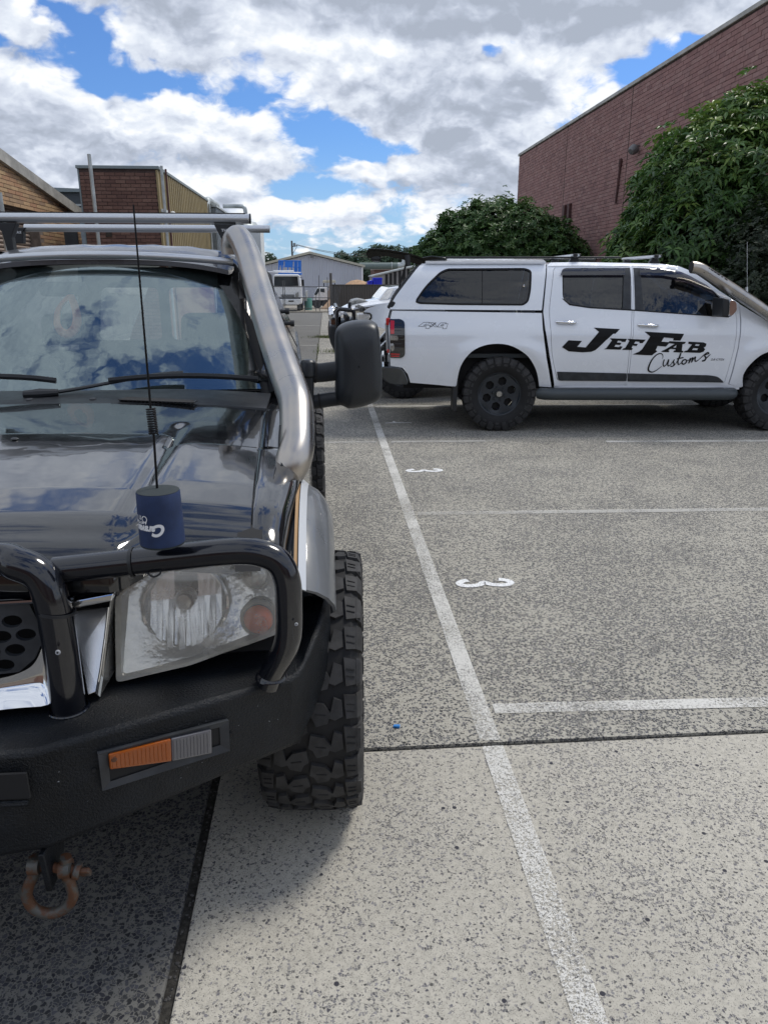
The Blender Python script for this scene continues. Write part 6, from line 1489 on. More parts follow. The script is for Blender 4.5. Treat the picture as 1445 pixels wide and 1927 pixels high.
def foliage(clumps, dens, per, ll, lw, seed, droop=.35, shell=.72, spiky=0.):
    """rosettes of leaves over the outside of overlapping clumps -> verts, faces, tones, and a list of single leaves"""
    g = np.random.default_rng(seed); V = []; T = []
    cs = np.array([c[0] for c in clumps]); rs = np.array([c[1] for c in clumps])
    for (c, r_) in clumps:
        n = int(dens * r_ * r_); d_ = g.normal(size=(n, 3)); d_ /= np.linalg.norm(d_, axis=1)[:, None]
        bumpy = 1 + .16 * np.sin(d_[:, 0] * 7 + c[0] * 3) * np.sin(d_[:, 2] * 8 + c[2]) + .1 * g.normal(size=n)
        rad = r_ * bumpy * (shell + (1 - shell) * g.random(n) ** .4)
        P = np.array(c) + d_ * rad[:, None] * np.array([1, 1, .92])
        keep = np.ones(n, bool)
        for (c2, r2) in clumps:
            if c2 is c: continue
            keep &= np.linalg.norm(P - np.array(c2), axis=1) > r2 * (shell - .12)
        keep &= P[:, 2] > .05
        P = P[keep]; D = d_[keep]; n = len(P)
        ax = D * .75 + np.array([0, 0, .55]) + g.normal(size=(n, 3)) * .22; ax /= np.linalg.norm(ax, axis=1)[:, None]
        ref = np.where(np.abs(ax[:, 2:3]) < .9, np.array([[0, 0, 1.]]), np.array([[1., 0, 0]])); u = np.cross(ax, ref); u /= np.linalg.norm(u, axis=1)[:, None]; w_ = np.cross(ax, u)
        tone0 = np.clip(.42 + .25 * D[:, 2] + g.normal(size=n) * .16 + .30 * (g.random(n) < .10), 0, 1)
        ph = g.random(n) * 6.28
        for k in range(per):
            a = ph + 6.283 * k / per + g.normal(size=n) * .2; L = ll * (.65 + .6 * g.random(n)); tilt = .25 + g.random(n) * .6 - droop * 1.2 * g.random(n)
            out = u * np.cos(a)[:, None] + w_ * np.sin(a)[:, None]
            dr = out * np.cos(tilt)[:, None] + ax * np.sin(tilt)[:, None]; side_ = np.cross(ax, out)
            b0 = P + out * ll * .06; tip = b0 + dr * L[:, None] - np.array([0, 0, 1]) * (droop * L)[:, None] * .5
            mid = b0 + dr * (L * .5)[:, None]; wd = (lw * (.7 + .5 * g.random(n)))[:, None]
            up_ = np.cross(dr, side_); fold = up_ * wd * .18
            V.append(np.stack([b0, mid + side_ * wd * .5 + fold, tip, mid - side_ * wd * .5 + fold], 1)); T.append(np.clip(tone0 + g.normal(size=n) * .08, 0, 1))
    V = np.concatenate(V); T = np.concatenate(T); return V, T
def leaf_obj(name, V, T, m, parent, kind='stuff'):
    n = len(V); me = bpy.data.meshes.new(name); b = np.array(base(parent)) if parent is not None else np.zeros(3)
    co_2 = (V.reshape(-1, 3) - b).astype(np.float32); tri = np.empty((n, 2, 3), np.int32); ix = np.arange(n)[:, None] * 4
    tri[:, 0] = ix + [0, 1, 2]; tri[:, 1] = ix + [0, 2, 3]
    me.vertices.add(n * 4); me.vertices.foreach_set('co', co_2.ravel()); me.loops.add(n * 6); me.loops.foreach_set('vertex_index', tri.ravel())
    me.polygons.add(n * 2); me.polygons.foreach_set('loop_start', np.arange(0, n * 6, 3, dtype=np.int32)); me.polygons.foreach_set('loop_total', np.full(n * 2, 3, np.int32))
    me.update(calc_edges=True); at = me.attributes.new('tone', 'FLOAT', 'FACE'); at.data.foreach_set('value', np.repeat(T, 2).astype(np.float32))
    me.materials.append(MATS[m]); o = bpy.data.objects.new(name, me); link(o, parent)
    if kind: o['kind'] = kind
    return o
def branches(root, clumps, foot, r0):
    mb = MB().tube(cr([foot, (foot[0] + .05, foot[1], foot[2] + .5), (foot[0], foot[1] + .05, foot[2] + 1.1)], 4), [r0] * 5 + [r0 * .85] * 4, 10)
    o = part('trunk', mb, 'bark', root)
    for c, r_ in clumps:
        a = Vector((foot[0], foot[1], foot[2] + .9)); b_ = Vector(c); mid = a.lerp(b_, .5) + Vector((rnd.uniform(-.2, .2), rnd.uniform(-.2, .2), rnd.uniform(0, .2)))
        part('limb', MB().tube(cr([a, mid, b_, b_ + (b_ - mid).normalized() * r_ * .5], 4), [r0 * .5 * (1 - .85 * i / 12) for i in range(13)], 7), 'bark', root)
# large broad-leaved bush before the plum wall
def C_(p, r_): return (tuple(p), r_)
big = [C_((5.643,12.900,1.916), .80), C_((5.307,13.100,2.349), .34), C_((5.264,13.300,1.994), .30), C_((5.433,13.000,3.090), .30), C_((5.400,12.800,2.623), .36), C_((5.834,12.900,3.388), .42), C_((5.828,12.500,2.643), .74),
    C_((6.204,12.700,3.577), .50), C_((6.493,12.500,3.894), .46), C_((6.789,12.400,4.142), .30), C_((6.524,12.500,4.157), .18), C_((5.669,12.900,3.781), .16), C_((6.053,12.100,3.074), 1.0), C_((6.731,12.100,3.681), .8), C_((6.609,11.800,2.820), 1.1), C_((5.989,11.900,2.172), 1.05),
    C_((6.945,12.000,1.980), 1.1), C_((7.508,12.200,3.519), 1.1), C_((7.629,12.000,2.615), 1.3), C_((5.811,12.600,1.315), 1.1), C_((6.632,12.200,1.239), 1.1), C_((7.515,12.000,1.243), 1.2), C_((5.409,13.000,1.438), .5)]
bs = thing('broad_leaved_bush', 'tall glossy green broad-leaved bush climbing in front of the plum brick wall', 'bush', (6.9, 12.4, 0))
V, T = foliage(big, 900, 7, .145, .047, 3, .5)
cen = V.mean(1); near = np.argsort(np.linalg.norm(cen - np.array([0, 0, 1.64]), axis=1) + 1.5 * (cen[:, 2] < 2.1) )[:300]
lm = []
for k in range(300):
    q = near[k]; cpt = cen[q]
    me = bpy.data.meshes.new('leaf') if k < 12 else None
    if me is not None:
        me.from_pydata([tuple(x) for x in (V[q] - cpt)], [], [(0, 1, 2), (0, 2, 3)]); at = me.attributes.new('tone', 'FLOAT', 'FACE'); at.data.foreach_set('value', [float(T[q])] * 2); me.materials.append(MATS['leaf_broad']); lm.append(me)
    o = bpy.data.objects.new('leaf', lm[k % 12]); o.location = Vector(cpt) - Vector((6.9, 12.4, 0)); link(o, bs)
msk = np.ones(len(V), bool); msk[near] = False
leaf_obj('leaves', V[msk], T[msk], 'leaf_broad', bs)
branches(bs, big[::2], (6.9, 12.6, 0), .07)
# dark small-leaved hedge at the right edge
hed = [C_((6.096,10.600,1.940), .55), C_((6.261,10.800,2.373), .4), C_((5.933,10.500,1.367), .6), C_((6.398,10.400,1.512), .8), C_((5.823,10.800,1.060), .6), C_((5.355,11.000,1.051), .6), C_((6.568,10.600,2.153), .7), C_((6.259,10.400,0.932), .7)]
hs = thing('hedge', 'dark small-leaved hedge behind the snorkel of the white ute at the right edge', 'hedge', (5.9, 10.6, 0))
V, T = foliage(hed, 2300, 5, .055, .028, 5, .3, .6)
leaf_obj('leaves', V, T * .8, 'leaf_dark', hs); branches(hs, hed[:6:2], (5.9, 10.8, 0), .04)
# dark round tree between the ute roof and the wall corner
tr_ = [C_((4.959,23.000,2.896), 1.05), C_((4.253,23.000,2.643), .95), C_((5.819,22.600,2.777), .95), C_((6.567,22.400,2.523), .85), C_((3.434,23.000,2.449), .60), C_((3.649,23.000,3.298), .22), C_((3.577,23.000,3.080), .25), C_((7.204,22.200,2.227), .5), C_((4.623,23.000,3.333), .42), C_((5.333,23.000,3.380), .42), C_((4.113,23.200,3.169), .3),
    C_((2.994,23.000,2.270), .4), C_((6.082,22.800,3.225), .3), C_((4.877,22.800,1.970), 1.4), C_((6.406,22.500,1.819), 1.2), C_((3.640,23.000,1.821), 1.0), C_((5.613,23.000,1.056), 1.3), C_((4.455,23.000,3.621), .16), C_((5.480,23.000,3.599), .17)]
ts_ = thing('round_tree', 'dark green round-crowned tree behind the canopy of the white ute', 'tree', (4.6, 23, -.2))
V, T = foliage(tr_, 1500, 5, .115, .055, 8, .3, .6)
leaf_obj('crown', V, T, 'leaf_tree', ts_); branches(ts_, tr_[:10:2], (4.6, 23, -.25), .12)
# far trees on the skyline
def far_tree(px, py, Y_pt, r_, label, n=260, extra=()):
    x, y, z = Y_pt
    cl = [((x, y, z), r_), ((x + r_ * .8, y + .3, z - r_ * .45), r_ * .75), ((x - r_ * .85, y, z - r_ * .5), r_ * .7)]
    t = thing('far_tree', label, 'tree', (x, y, -1.6), group='trees on the far skyline')
    V, T = foliage(cl, n / r_, 4, r_ * .22, r_ * .14, int(px), .2, .3); leaf_obj('crown', V, T, 'leaf_far', t)
    part('trunk', MB().tube([(x, y, -1.7), (x, y, z)], r_ * .12, 8), 'bark', t)
far_tree(643, 489, (3.432,150.000,4.942), 1.6, 'far tree on the skyline just right of the shed ridge, leftmost of the row')
far_tree(660, 492, (5.159,150.000,4.558), 1.2, 'small far tree on the skyline above the right shed roof slope')
far_tree(680, 491, (7.207,148.000,4.618), 2.1, 'far bushy tree above the lower corner of the pale shed roof')
far_tree(712, 487, (10.479,150.000,5.050), 2.6, 'far tree seen under the raised hatch of the white ute')
far_tree(740, 486, (13.147,150.000,5.152), 2.4, 'far tree behind the hatch strut of the white ute')
far_tree(505, 488, (-10.313,150.000,4.823), 1.3, 'far tree peeping above the left end of the pale shed roof')
far_tree(765, 487, (16.441,150.000,4.964), 2.4, 'far tree behind the roof edge of the ute canopy')
far_tree(690, 512, (7.014,125.000,2.618), 1.7, 'dark low tree below the grey duct beside the pale shed')

# ---------------------------------------------------------------- white four-wheel drive behind the ute
VC = thing('four_wheel_drive', 'white four-wheel drive with black bull bar half hidden behind the towing mirror and the ute', 'car', (1.6, 10.9, 0))
YA = 10.35
mat('mottled_grey', (.20, .20, .19), .4, var=.6, vscale=25)
def yp(name, pts, y0, dpt, m, parent=VC, bevel=.0, smooth=0): return part(name, MB().ext([(p[0], y0, p[2]) for p in pts], (0, dpt, 0)), m, parent, smooth=smooth, bevel=bevel)
fen = [(0.512,10.350,1.188),(0.578,10.350,1.243),(0.707,10.350,1.277),(0.887,10.350,1.304),(1.285,10.350,1.324),(1.372,10.350,0.456),(1.209,10.350,0.457),(1.147,10.350,0.675),(1.013,10.350,0.862),(0.852,10.350,0.962),(0.721,10.350,0.998),(0.627,10.350,1.061),(0.628,10.350,1.159)]
outl = rc([(p[0], p[2]) for p in fen], .03, 3)
part('front_wing', panel(outl, [], lambda a, b, dd: (a, YA + dd - .03 * math.exp(-((b - .95) / .15) ** 2), b), .06, .05, .04), 'white_paint', VC, smooth=50)
hl_ = yp('headlight', [(0.425,10.330,1.182),(0.562,10.330,1.181),(0.619,10.330,1.160),(0.619,10.330,1.112),(0.575,10.330,1.077),(0.431,10.330,1.077)], 10.33, .12, 'reflector', bevel=.02)
yp('headlight_border', [(0.519,10.340,1.191),(0.605,10.340,1.184),(0.631,10.340,1.160),(0.630,10.340,1.111),(0.590,10.340,1.069),(0.579,10.340,1.069),(0.620,10.340,1.118),(0.616,10.340,1.160),(0.598,10.340,1.174),(0.519,10.340,1.178)], 10.325, .05, 'black_print')
x_n, x_s = (0.137,10.600,1.249)[0], (0.909,10.600,1.332)[0]
P = []
for i in range(14):
    t = i / 13; x = x_n + (x_s - x_n) * t
    P.append([(x, 10.42 + 1.1 * k / 10, 1.19 + .13 * t ** .7 + .06 * math.sin(math.pi * k / 10) ** .7 - .10 * (1 - t) ** 6) for k in range(11)])
part('bonnet', MB().grid(P, thick=(0, 0, -.02)), 'white_paint', VC, smooth=60)
yp('bonnet_reflection', [(0.335,10.600,1.255),(0.372,10.600,1.333),(0.475,10.600,1.354),(0.592,10.600,1.332),(0.629,10.600,1.290)], 10.62, .75, 'mottled_grey', bevel=.03)  # raised grey block standing in for the reflections in the white bonnet
eng = part('exposed_engine_trim', MB(), 'mottled_grey', VC) if False else None
mb = MB()
for i in range(16):
    c = (0.569,10.450,1.239); mb.box((c[0] - .18 + rnd.random() * .36, 10.40 + rnd.random() * .12, c[2] + rnd.uniform(-.03, .035)), (rnd.uniform(.02, .06), .04, rnd.uniform(.015, .035)), rz=rnd.random(), ry=rnd.random())
part('bonnet_hardware', mb, 'mottled_grey', VC, smooth=0, kind='stuff')
# cabin
cabp = [(0.711,10.620,1.317),(0.851,10.620,1.479),(0.888,10.620,1.507),(0.984,10.620,1.521),(1.612,10.620,1.535),(1.617,10.620,1.315)]
yp('cabin', [(p[0], 0, p[2]) for p in cabp], 10.62, 1.45, 'white_paint', bevel=.05)
yp('windscreen', [(0.739,10.600,1.325),(0.864,10.600,1.487),(0.952,10.600,1.500),(0.909,10.600,1.402),(0.857,10.600,1.332)], 10.605, .01, 'reflector')
yp('side_window', [(0.929,10.580,1.339),(0.987,10.580,1.487),(1.385,10.580,1.493),(1.387,10.580,1.338)], 10.60, .01, 'dark_window')
yp('body_side', [(1.286,10.360,1.324),(2.089,10.360,1.336),(2.126,10.360,0.374),(1.337,10.360,0.382)], 10.40, 1.6, 'white_paint')
# bull bar
bbx = (0.164,10.500,1.238)[0]
for yy_ in (10.42,):
    part('bull_bar_loop', MB().tube(rc([(0.155,10.420,0.819),(0.163,10.420,1.234),(0.393,10.420,1.213),(0.391,10.420,1.073),(0.202,10.420,1.017)], .05, 4), .028, 12), 'tube_paint', VC, smooth=60)
part('bull_bar_tube', MB().tube([(bbx, 10.42, (0.163,10.420,1.234)[2]), (bbx, 12.0, (0.163,10.420,1.234)[2])], .028, 12), 'tube_paint', VC)
part('bull_bar_post', MB().tube([(bbx + .02, 10.62, .7), (bbx + .02, 10.62, 1.16)], .035, 12), 'tube_paint', VC)
yp('bull_bar_bumper', [(0.057,10.360,1.021),(0.143,10.360,1.021),(0.382,10.360,1.062),(0.635,10.360,1.019),(0.678,10.360,0.820),(0.195,10.360,0.717),(0.135,10.360,0.624),(0.066,10.360,0.782),(0.040,10.360,0.895)], 10.40, 1.55, 'black_plastic', bevel=.03)
part('driving_light', MB().lathe([(.0, .07), (.06, .06), (.085, .03), (.09, 0), (.07, -.05), (.03, -.08)], ((0.113,10.600,1.150)[0], 10.6, (0.113,10.600,1.150)[2]), (-1, 0, .05), 20), 'chrome', VC)
part('driving_light', MB().lathe([(.0, .07), (.06, .06), (.085, .03), (.09, 0), (.07, -.05), (.03, -.08)], ((0.113,10.600,1.150)[0], 11.4, (0.113,10.600,1.150)[2]), (-1, 0, .05), 20), 'chrome', VC)
part('light_bracket', MB().box2(((0.081,10.600,1.036)[0], 10.55, (0.081,10.600,1.021)[2]), ((0.148,10.600,1.107)[0], 10.66, (0.111,10.600,1.093)[2])), 'rust', VC)
part('bar_aerial_mount', MB().lathe([(0, .05), (.022, .05), (.026, .0), (.018, -.05)], (0.339,10.500,1.266), (0, 0, 1), 12), 'black_plastic', VC)
part('grille', MB().box2(((0.284,10.700,1.159)[0], 10.5, .72), ((0.284,10.700,1.159)[0] + .05, 11.9, 1.12)), 'black_plastic', VC)
part('chassis', MB().box2((.5, 10.6, .42), (5, 11.9, .68)), 'dark_inside', VC)
w3 = bpy.data.objects[wl.name].copy()
w3 = dup(wl, VC); w3.location = ((1.071,10.497,0.000)[0] - 1.6, 10.55 - 10.9, .40); w3.rotation_euler = (0, 0, 0); w3.scale = (.97,) * 3
w4 = dup(wl, VC); w4.location = ((1.071,10.497,0.000)[0] - 1.6, 11.95 - 10.9, .40); w4.rotation_euler = (0, 0, math.pi); w4.scale = (.97,) * 3
w5 = dup(wl, VC); w5.location = ((1.071,10.497,0.000)[0] - 1.6 + 2.9, 10.55 - 10.9, .40); w5.scale = (.97,) * 3
for o in list(C.objects):
    if o.name == 'wheel' and o.parent is None: bpy.data.objects.remove(o)

# ---------------------------------------------------------------- fence, gate and the yard behind
fz = gz(60)
f1 = thing('metal_fence', 'brown-grey solid metal fence across the far end of the car park', 'fence', (3, 60, fz))
xl = (0.557,60.000,0.934)[0]; zt = (1.217,60.000,1.091)[2]
mat('fence_brown', (.085, .075, .068), .6, var=.08, vscale=.6)
P1 = []
for i in range(52):
    for a, dyy in ((0, 0), (.4, 0), (.5, .04), (.9, .04)): P1.append((xl + (i + a) * .2, 60 + dyy))
part('fence_sheet', MB().grid([[(x, y, fz - .1) for x, y in P1], [(x, y, zt) for x, y in P1]]), 'fence_brown', f1, smooth=0)
part('top_rail', MB().box2((xl, 59.97, zt - .03), (xl + 10.4, 60.07, zt + .03)), 'fence_brown', f1)
pst = part('fence_post', MB().tube([(xl - .05, 59.9, fz), (xl - .05, 59.9, (0.497,60.000,1.952)[2])], .10, 8), 'fence_brown', f1)
gt = thing('chain_gate', 'thin pipe-framed wire gate between the brown fence and the white truck', 'gate', ((-0.845,59.000,0.171)[0], 59, fz))
mat('gate_pipe', (.12, .12, .12), .5, metal=.4)
gp_ = [(p[0], 59, p[2]) for p in [(-3.945,59.000,0.988),(0.467,59.000,0.946)]]
part('gate_rail', MB().tube(gp_, .035, 6), 'gate_pipe', gt)
part('gate_rail', MB().tube([(p[0], 59, p[2]) for p in [(-3.980,59.000,0.216),(0.450,59.000,0.149)]], .03, 6), 'gate_pipe', gt)
part('gate_rail', MB().tube([(p[0], 59, p[2]) for p in [(-4.018,59.000,-0.602),(0.433,59.000,-0.615)]], .03, 6), 'gate_pipe', gt)
for px in (534, 594, 601, 616):
    pass
for a in [(-3.129,59.000,1.410),(-3.010,59.000,1.410),(-1.543,59.000,1.025),(-0.680,59.000,0.287),(-0.397,59.000,1.793),(0.241,59.000,1.640)]:
    part('gate_upright', MB().tube([(a[0], 59, fz), (a[0], 59, a[2])], .028, 6), 'gate_pipe', gt)
wr = MB()
for k in range(46):
    x = gp_[0][0] + k * .105; wr.tube([(x, 59.02, fz + .05), (x + .5, 59.02, gp_[0][2])], .004, 3)
    wr.tube([(x + .5, 59.02, fz + .05), (x, 59.02, gp_[0][2])], .004, 3)
part('chain_wire', wr, 'galv_dark', gt, smooth=0, kind='stuff')
# low kerb and pale apron at the gate
mat('apron', (.30, .27, .22), .9, var=.2, vscale=2)
o = part('kerb', MB().box2((-7, 58.2, fz - .1), (12, 58.5, fz + .12)), 'apron', smooth=0); tag(o, kind='structure')
o = part('yard_ground', MB().grid([[(x, y, gz(y) + .006) for x in (-12, 0, 14)] for y in (58.5, 64, 75, 94)]), 'apron', smooth=0); tag(o, kind='structure')
# truck with cab facing us
mat('truck_white', (.80, .81, .82), .35, dirt=.12)
TK = thing('cab_over_truck', 'white cab-over truck parked facing the camera behind the wire gate', 'truck', ((-3.085,63.000,-0.758)[0], 64, gz(64)))
def yq(name, pts, y0, dpt, m, par, bevel=.0): return part(name, MB().ext([(p[0], y0, p[2]) for p in pts], (0, dpt, 0)), m, par, smooth=0, bevel=bevel)
yq('cab', [(-4.095,63.000,1.681),(-3.916,63.000,1.885),(-2.130,63.000,1.885),(-1.965,63.000,1.722),(-1.866,63.000,0.860),(-1.866,63.000,-0.427),(-4.189,63.000,-0.421)], 63.0, 1.9, 'truck_white', TK, .06)
yq('windscreen', [(-3.985,62.950,1.681),(-2.136,62.950,1.681),(-2.074,62.950,0.984),(-4.040,62.950,0.924)], 62.95, .06, 'glass_dark', TK)
yq('sun_visor', [(-4.032,62.800,1.843),(-2.040,62.800,1.844),(-2.002,62.800,1.722),(-4.037,62.800,1.721)], 62.75, .3, 'truck_white', TK, .02)
for a, b_ in ((0, 0),): pass
yq('grille_slot', [(-3.512,62.950,0.305),(-2.441,62.950,0.304),(-2.444,62.950,0.241),(-3.515,62.950,0.243)], 62.95, .06, 'dark_inside', TK); yq('grille_slot', [(-3.474,62.950,0.181),(-2.446,62.950,0.179),(-2.448,62.950,0.117),(-3.477,62.950,0.119)], 62.95, .06, 'dark_inside', TK)
yq('grille_slot', [(-4.079,62.950,0.058),(-1.935,62.950,0.054),(-1.937,62.950,-0.008),(-4.082,62.950,-0.004)], 62.95, .06, 'dark_inside', TK)
yq('headlight', [(-2.353,62.930,0.366),(-2.111,62.930,0.531),(-2.102,62.930,0.158),(-2.361,62.930,0.138)], 62.93, .08, 'dull_chrome', TK); yq('headlight', [(-3.893,62.930,0.368),(-4.099,62.930,0.534),(-4.116,62.930,0.162),(-3.903,62.930,0.141)], 62.93, .08, 'dull_chrome', TK)
yq('bumper', [(-4.159,62.800,-0.041),(-1.891,62.800,-0.046),(-1.901,62.800,-0.337),(-2.120,62.800,-0.482),(-4.179,62.800,-0.477)], 62.8, .4, 'truck_white', TK, .04)
yq('plate', [(-2.921,62.750,-0.146),(-2.493,62.750,-0.147),(-2.497,62.750,-0.251),(-2.925,62.750,-0.250)], 62.78, .03, 'dark_inside', TK)
yq('door_mirror', [(-1.818,62.800,1.477),(-1.627,62.800,1.477),(-1.621,62.800,0.985),(-1.835,62.800,0.965)], 62.8, .12, 'dark_inside', TK, .03)
part('mirror_stay', MB().tube([(p[0], 62.85, p[2]) for p in [(-2.005,62.850,1.681),(-1.752,62.850,1.599),(-1.757,62.850,1.436)]], .02, 6), 'dark_inside', TK)
for a in [(-3.950,63.200,-0.553),(-2.136,63.200,-0.558)]:
    part('wheel', MB().lathe([(.0, -.14), (.40, -.14), (.47, -.10), (.47, .10), (.40, .14), (0, .14)], (a[0], 64.0, gz(64) + .47), (1, 0, 0), 24), 'rubber', TK)
    part('wheel', MB().lathe([(.0, -.24), (.40, -.24), (.47, -.20), (.47, .20), (.40, .24), (0, .24)], (a[0], 68.4, gz(68) + .47), (1, 0, 0), 24), 'rubber', TK)
yq('chassis', [(-4.074,64.000,-0.285),(-1.978,64.000,-0.290),(-1.986,64.000,-0.544),(-4.085,64.000,-0.539)], 63.6, 6.5, 'dark_inside', TK)
yq('tray', [(-4.343,65.000,0.028),(-1.553,65.000,0.023),(-1.561,65.000,-0.235),(-4.355,65.000,-0.229)], 65.2, 5.4, 'dull_chrome', TK)
part('tray_side', MB().box2(((-1.616,66.000,0.172)[0], 65.2, (-1.630,66.000,-0.264)[2]), ((-1.526,66.000,0.172)[0], 70.6, (-1.605,66.000,0.519)[2])), 'galv', TK)
part('ladder_rack', MB().tube([(p[0], 65.0, p[2]) for p in [(-4.687,65.000,2.081),(-1.930,65.000,2.019)]], .04, 8).join(MB().tube([(p[0], 65.0, p[2]) for p in [(-4.204,65.000,2.144),(-2.496,65.000,2.145)]], .05, 8)), 'truck_white', TK)
mat('lift_blue', (.02, .17, .62), .4)
SL = thing('scissor_lift', 'blue scissor lift basket standing on the white truck tray', 'scissor lift', ((-2.935,67.000,2.160)[0], 67, (-3.018,67.000,-0.024)[2]))
yq('basket_panel', [(-3.282,66.500,3.011),(-2.567,66.500,3.012),(-2.631,66.500,2.499),(-3.302,66.500,2.520)], 66.5, .05, 'lift_blue', SL); yq('basket_panel', [(-2.188,66.500,2.991),(-1.897,66.500,2.970),(-1.928,66.500,2.071),(-2.197,66.500,2.071)], 66.5, .05, 'lift_blue', SL)
yq('basket_panel', [(-3.773,66.500,2.989),(-3.372,66.500,2.989),(-3.388,66.500,2.584),(-3.791,66.500,2.584)], 66.52, .04, 'lift_blue', SL); yq('basket_panel', [(-2.501,66.500,2.991),(-2.300,66.500,2.991),(-2.332,66.500,2.071),(-2.534,66.500,2.071)], 66.52, .04, 'lift_blue', SL)
yq('basket_floor', [(-3.859,66.500,2.027),(-1.929,66.500,2.028),(-1.935,66.500,1.856),(-3.866,66.500,1.855)], 66.5, 2.6, 'lift_blue', SL)
for k, (a, b_) in enumerate(zip([(-3.772,66.500,3.010),(-3.505,66.500,3.010),(-3.034,66.500,2.499),(-2.720,66.500,2.499),(-2.389,66.500,2.991),(-2.255,66.500,2.991)], [(-3.814,66.500,2.027),(-3.545,66.500,2.027),(-3.052,66.500,2.027),(-2.738,66.500,2.028),(-2.424,66.500,2.028),(-2.289,66.500,2.028)])):
    part('basket_post', MB().tube([a, b_], .06 if k in (1, 4) else .05, 6), 'lift_blue', SL)
part('basket_rail', MB().tube([(-3.795,66.500,2.997),(-1.897,66.500,2.970)], .04, 6), 'lift_blue', SL); part('basket_rail', MB().tube([(-3.817,66.500,2.498),(-1.915,66.500,2.457)], .035, 6), 'lift_blue', SL)
part('basket_rail', MB().tube([(p[0], 69, p[2]) for p in [(-3.916,69.000,3.017),(-2.016,69.000,2.998)]], .04, 6), 'lift_blue', SL)
part('scissor_arm', MB().tube([((-3.788,67.500,1.858)[0], 67.5, (-3.788,67.500,1.858)[2]), ((-2.158,67.500,0.184)[0], 67.5, (-2.158,67.500,0.184)[2])], .06, 6), 'lift_blue', SL)
part('scissor_arm', MB().tube([((-2.101,67.500,1.859)[0], 67.5, (-2.101,67.500,1.859)[2]), ((-3.859,67.500,0.187)[0], 67.5, (-3.859,67.500,0.187)[2])], .06, 6), 'lift_blue', SL)
yq('lift_base', [(-3.931,66.500,0.339),(-1.986,66.500,0.337),(-1.998,66.500,-0.014),(-3.946,66.500,-0.010)], 66.5, 2.6, 'lift_blue', SL)
# small white truck further back, side on
S2 = thing('small_truck', 'small white tipper truck cab seen side-on behind the wire gate', 'truck', ((-0.419,74.000,-0.940)[0], 74.5, gz(74)))
yq('cab', [(-1.065,74.000,-0.398),(-1.000,74.000,0.090),(-0.679,74.000,0.722),(0.332,74.000,0.721),(0.330,74.000,-0.450),(-1.066,74.000,-0.447)], 74, 1.6, 'truck_white', S2, .05)
yq('windscreen', [(-0.974,73.960,0.091),(-0.682,73.960,0.626),(-0.505,73.960,0.625),(-0.486,73.960,0.382),(-0.800,73.960,-0.007)], 73.95, .03, 'glass_dark', S2)
yq('side_window', [(-0.379,73.960,0.625),(0.001,73.960,0.625),(0.017,73.960,0.260),(-0.386,73.960,0.334)], 73.95, .03, 'glass_dark', S2)
part('exhaust_stack', MB().tube([(p[0], 74.3, p[2]) for p in [(0.459,74.300,-0.459),(0.490,74.300,0.912)]], .07, 8), 'roller', S2)
part('tray', MB().box2(((-1.587,74.600,-0.512)[0], 74.2, (-1.601,74.600,-0.957)[2]), ((0.358,74.600,-0.517)[0] + .1, 75.4, (-1.587,74.600,-0.488)[2])), 'dark_inside', S2)
part('wheel', MB().lathe([(0, -.12), (.38, -.12), (.42, 0), (.38, .12), (0, .12)], ((-0.720,74.000,-0.791)[0], 74.1, gz(74) + .42), (0, -1, 0), 20), 'rubber', S2)
part('wheel', MB().lathe([(0, -.12), (.38, -.12), (.42, 0), (.38, .12), (0, .12)], ((0.144,74.000,-0.794)[0], 74.1, gz(74) + .42), (0, -1, 0), 20), 'rubber', S2)
S3 = thing('digger', 'small cream-roofed digger standing behind the wire gate beside the pale shed', 'digger', ((0.501,80.000,-0.355)[0], 80, gz(80)))
yq('canopy_roof', [(-0.115,80.000,1.379),(1.140,80.000,1.379),(1.189,80.000,1.118),(-0.176,80.000,1.118)], 80, 1.4, 'cream_trim', S3, .04)
for a in [(-0.041,80.000,1.066),(1.079,80.000,1.065)]: part('roof_post', MB().tube([(a[0], 80.1, a[2]), (a[0], 80.1, (-0.038,80.000,0.068)[2])], .06, 6), 'dark_inside', S3)
yq('digger_body', [(-0.251,80.000,0.332),(1.174,80.000,0.330),(1.213,80.000,-0.462),(-0.271,80.000,-0.459)], 80, 1.6, 'roller', S3, .05)
yq('track', [(-0.380,80.000,-0.459),(1.323,80.000,-0.463),(1.258,80.000,-0.994),(-0.339,80.000,-0.990)], 79.9, 2.0, 'dark_inside', S3, .08)
o = part('green_drum', MB().lathe([(0, 1.0), (.30, 1.0), (.32, .5), (.30, 0), (0, 0)], ((-1.410,66.000,-0.439)[0], 67, gz(67)), (0, 0, 1), 16), 'drum_green' if False else 'galv'); 
mat('drum_green', (.12, .34, .28), .6); o.data.materials[0] = MATS['drum_green']
tag(o, 'faded green plastic drum standing beside the truck wheel behind the gate', 'drum')
mat('sand', (.42, .27, .16), .95, var=.2, vscale=3)
o = part('sand_heap', MB().lathe([(0, 2.62), (.6, 2.5), (1.6, 1.9), (3.2, .2), (3.6, 0)], ((3.043,72.000,1.074)[0], 72, gz(72)), (0, 0, 1), 18), 'sand', smooth=60)
tag(o, 'heap of orange sand just topping the brown fence before the pale shed', 'sand heap', kind='stuff')
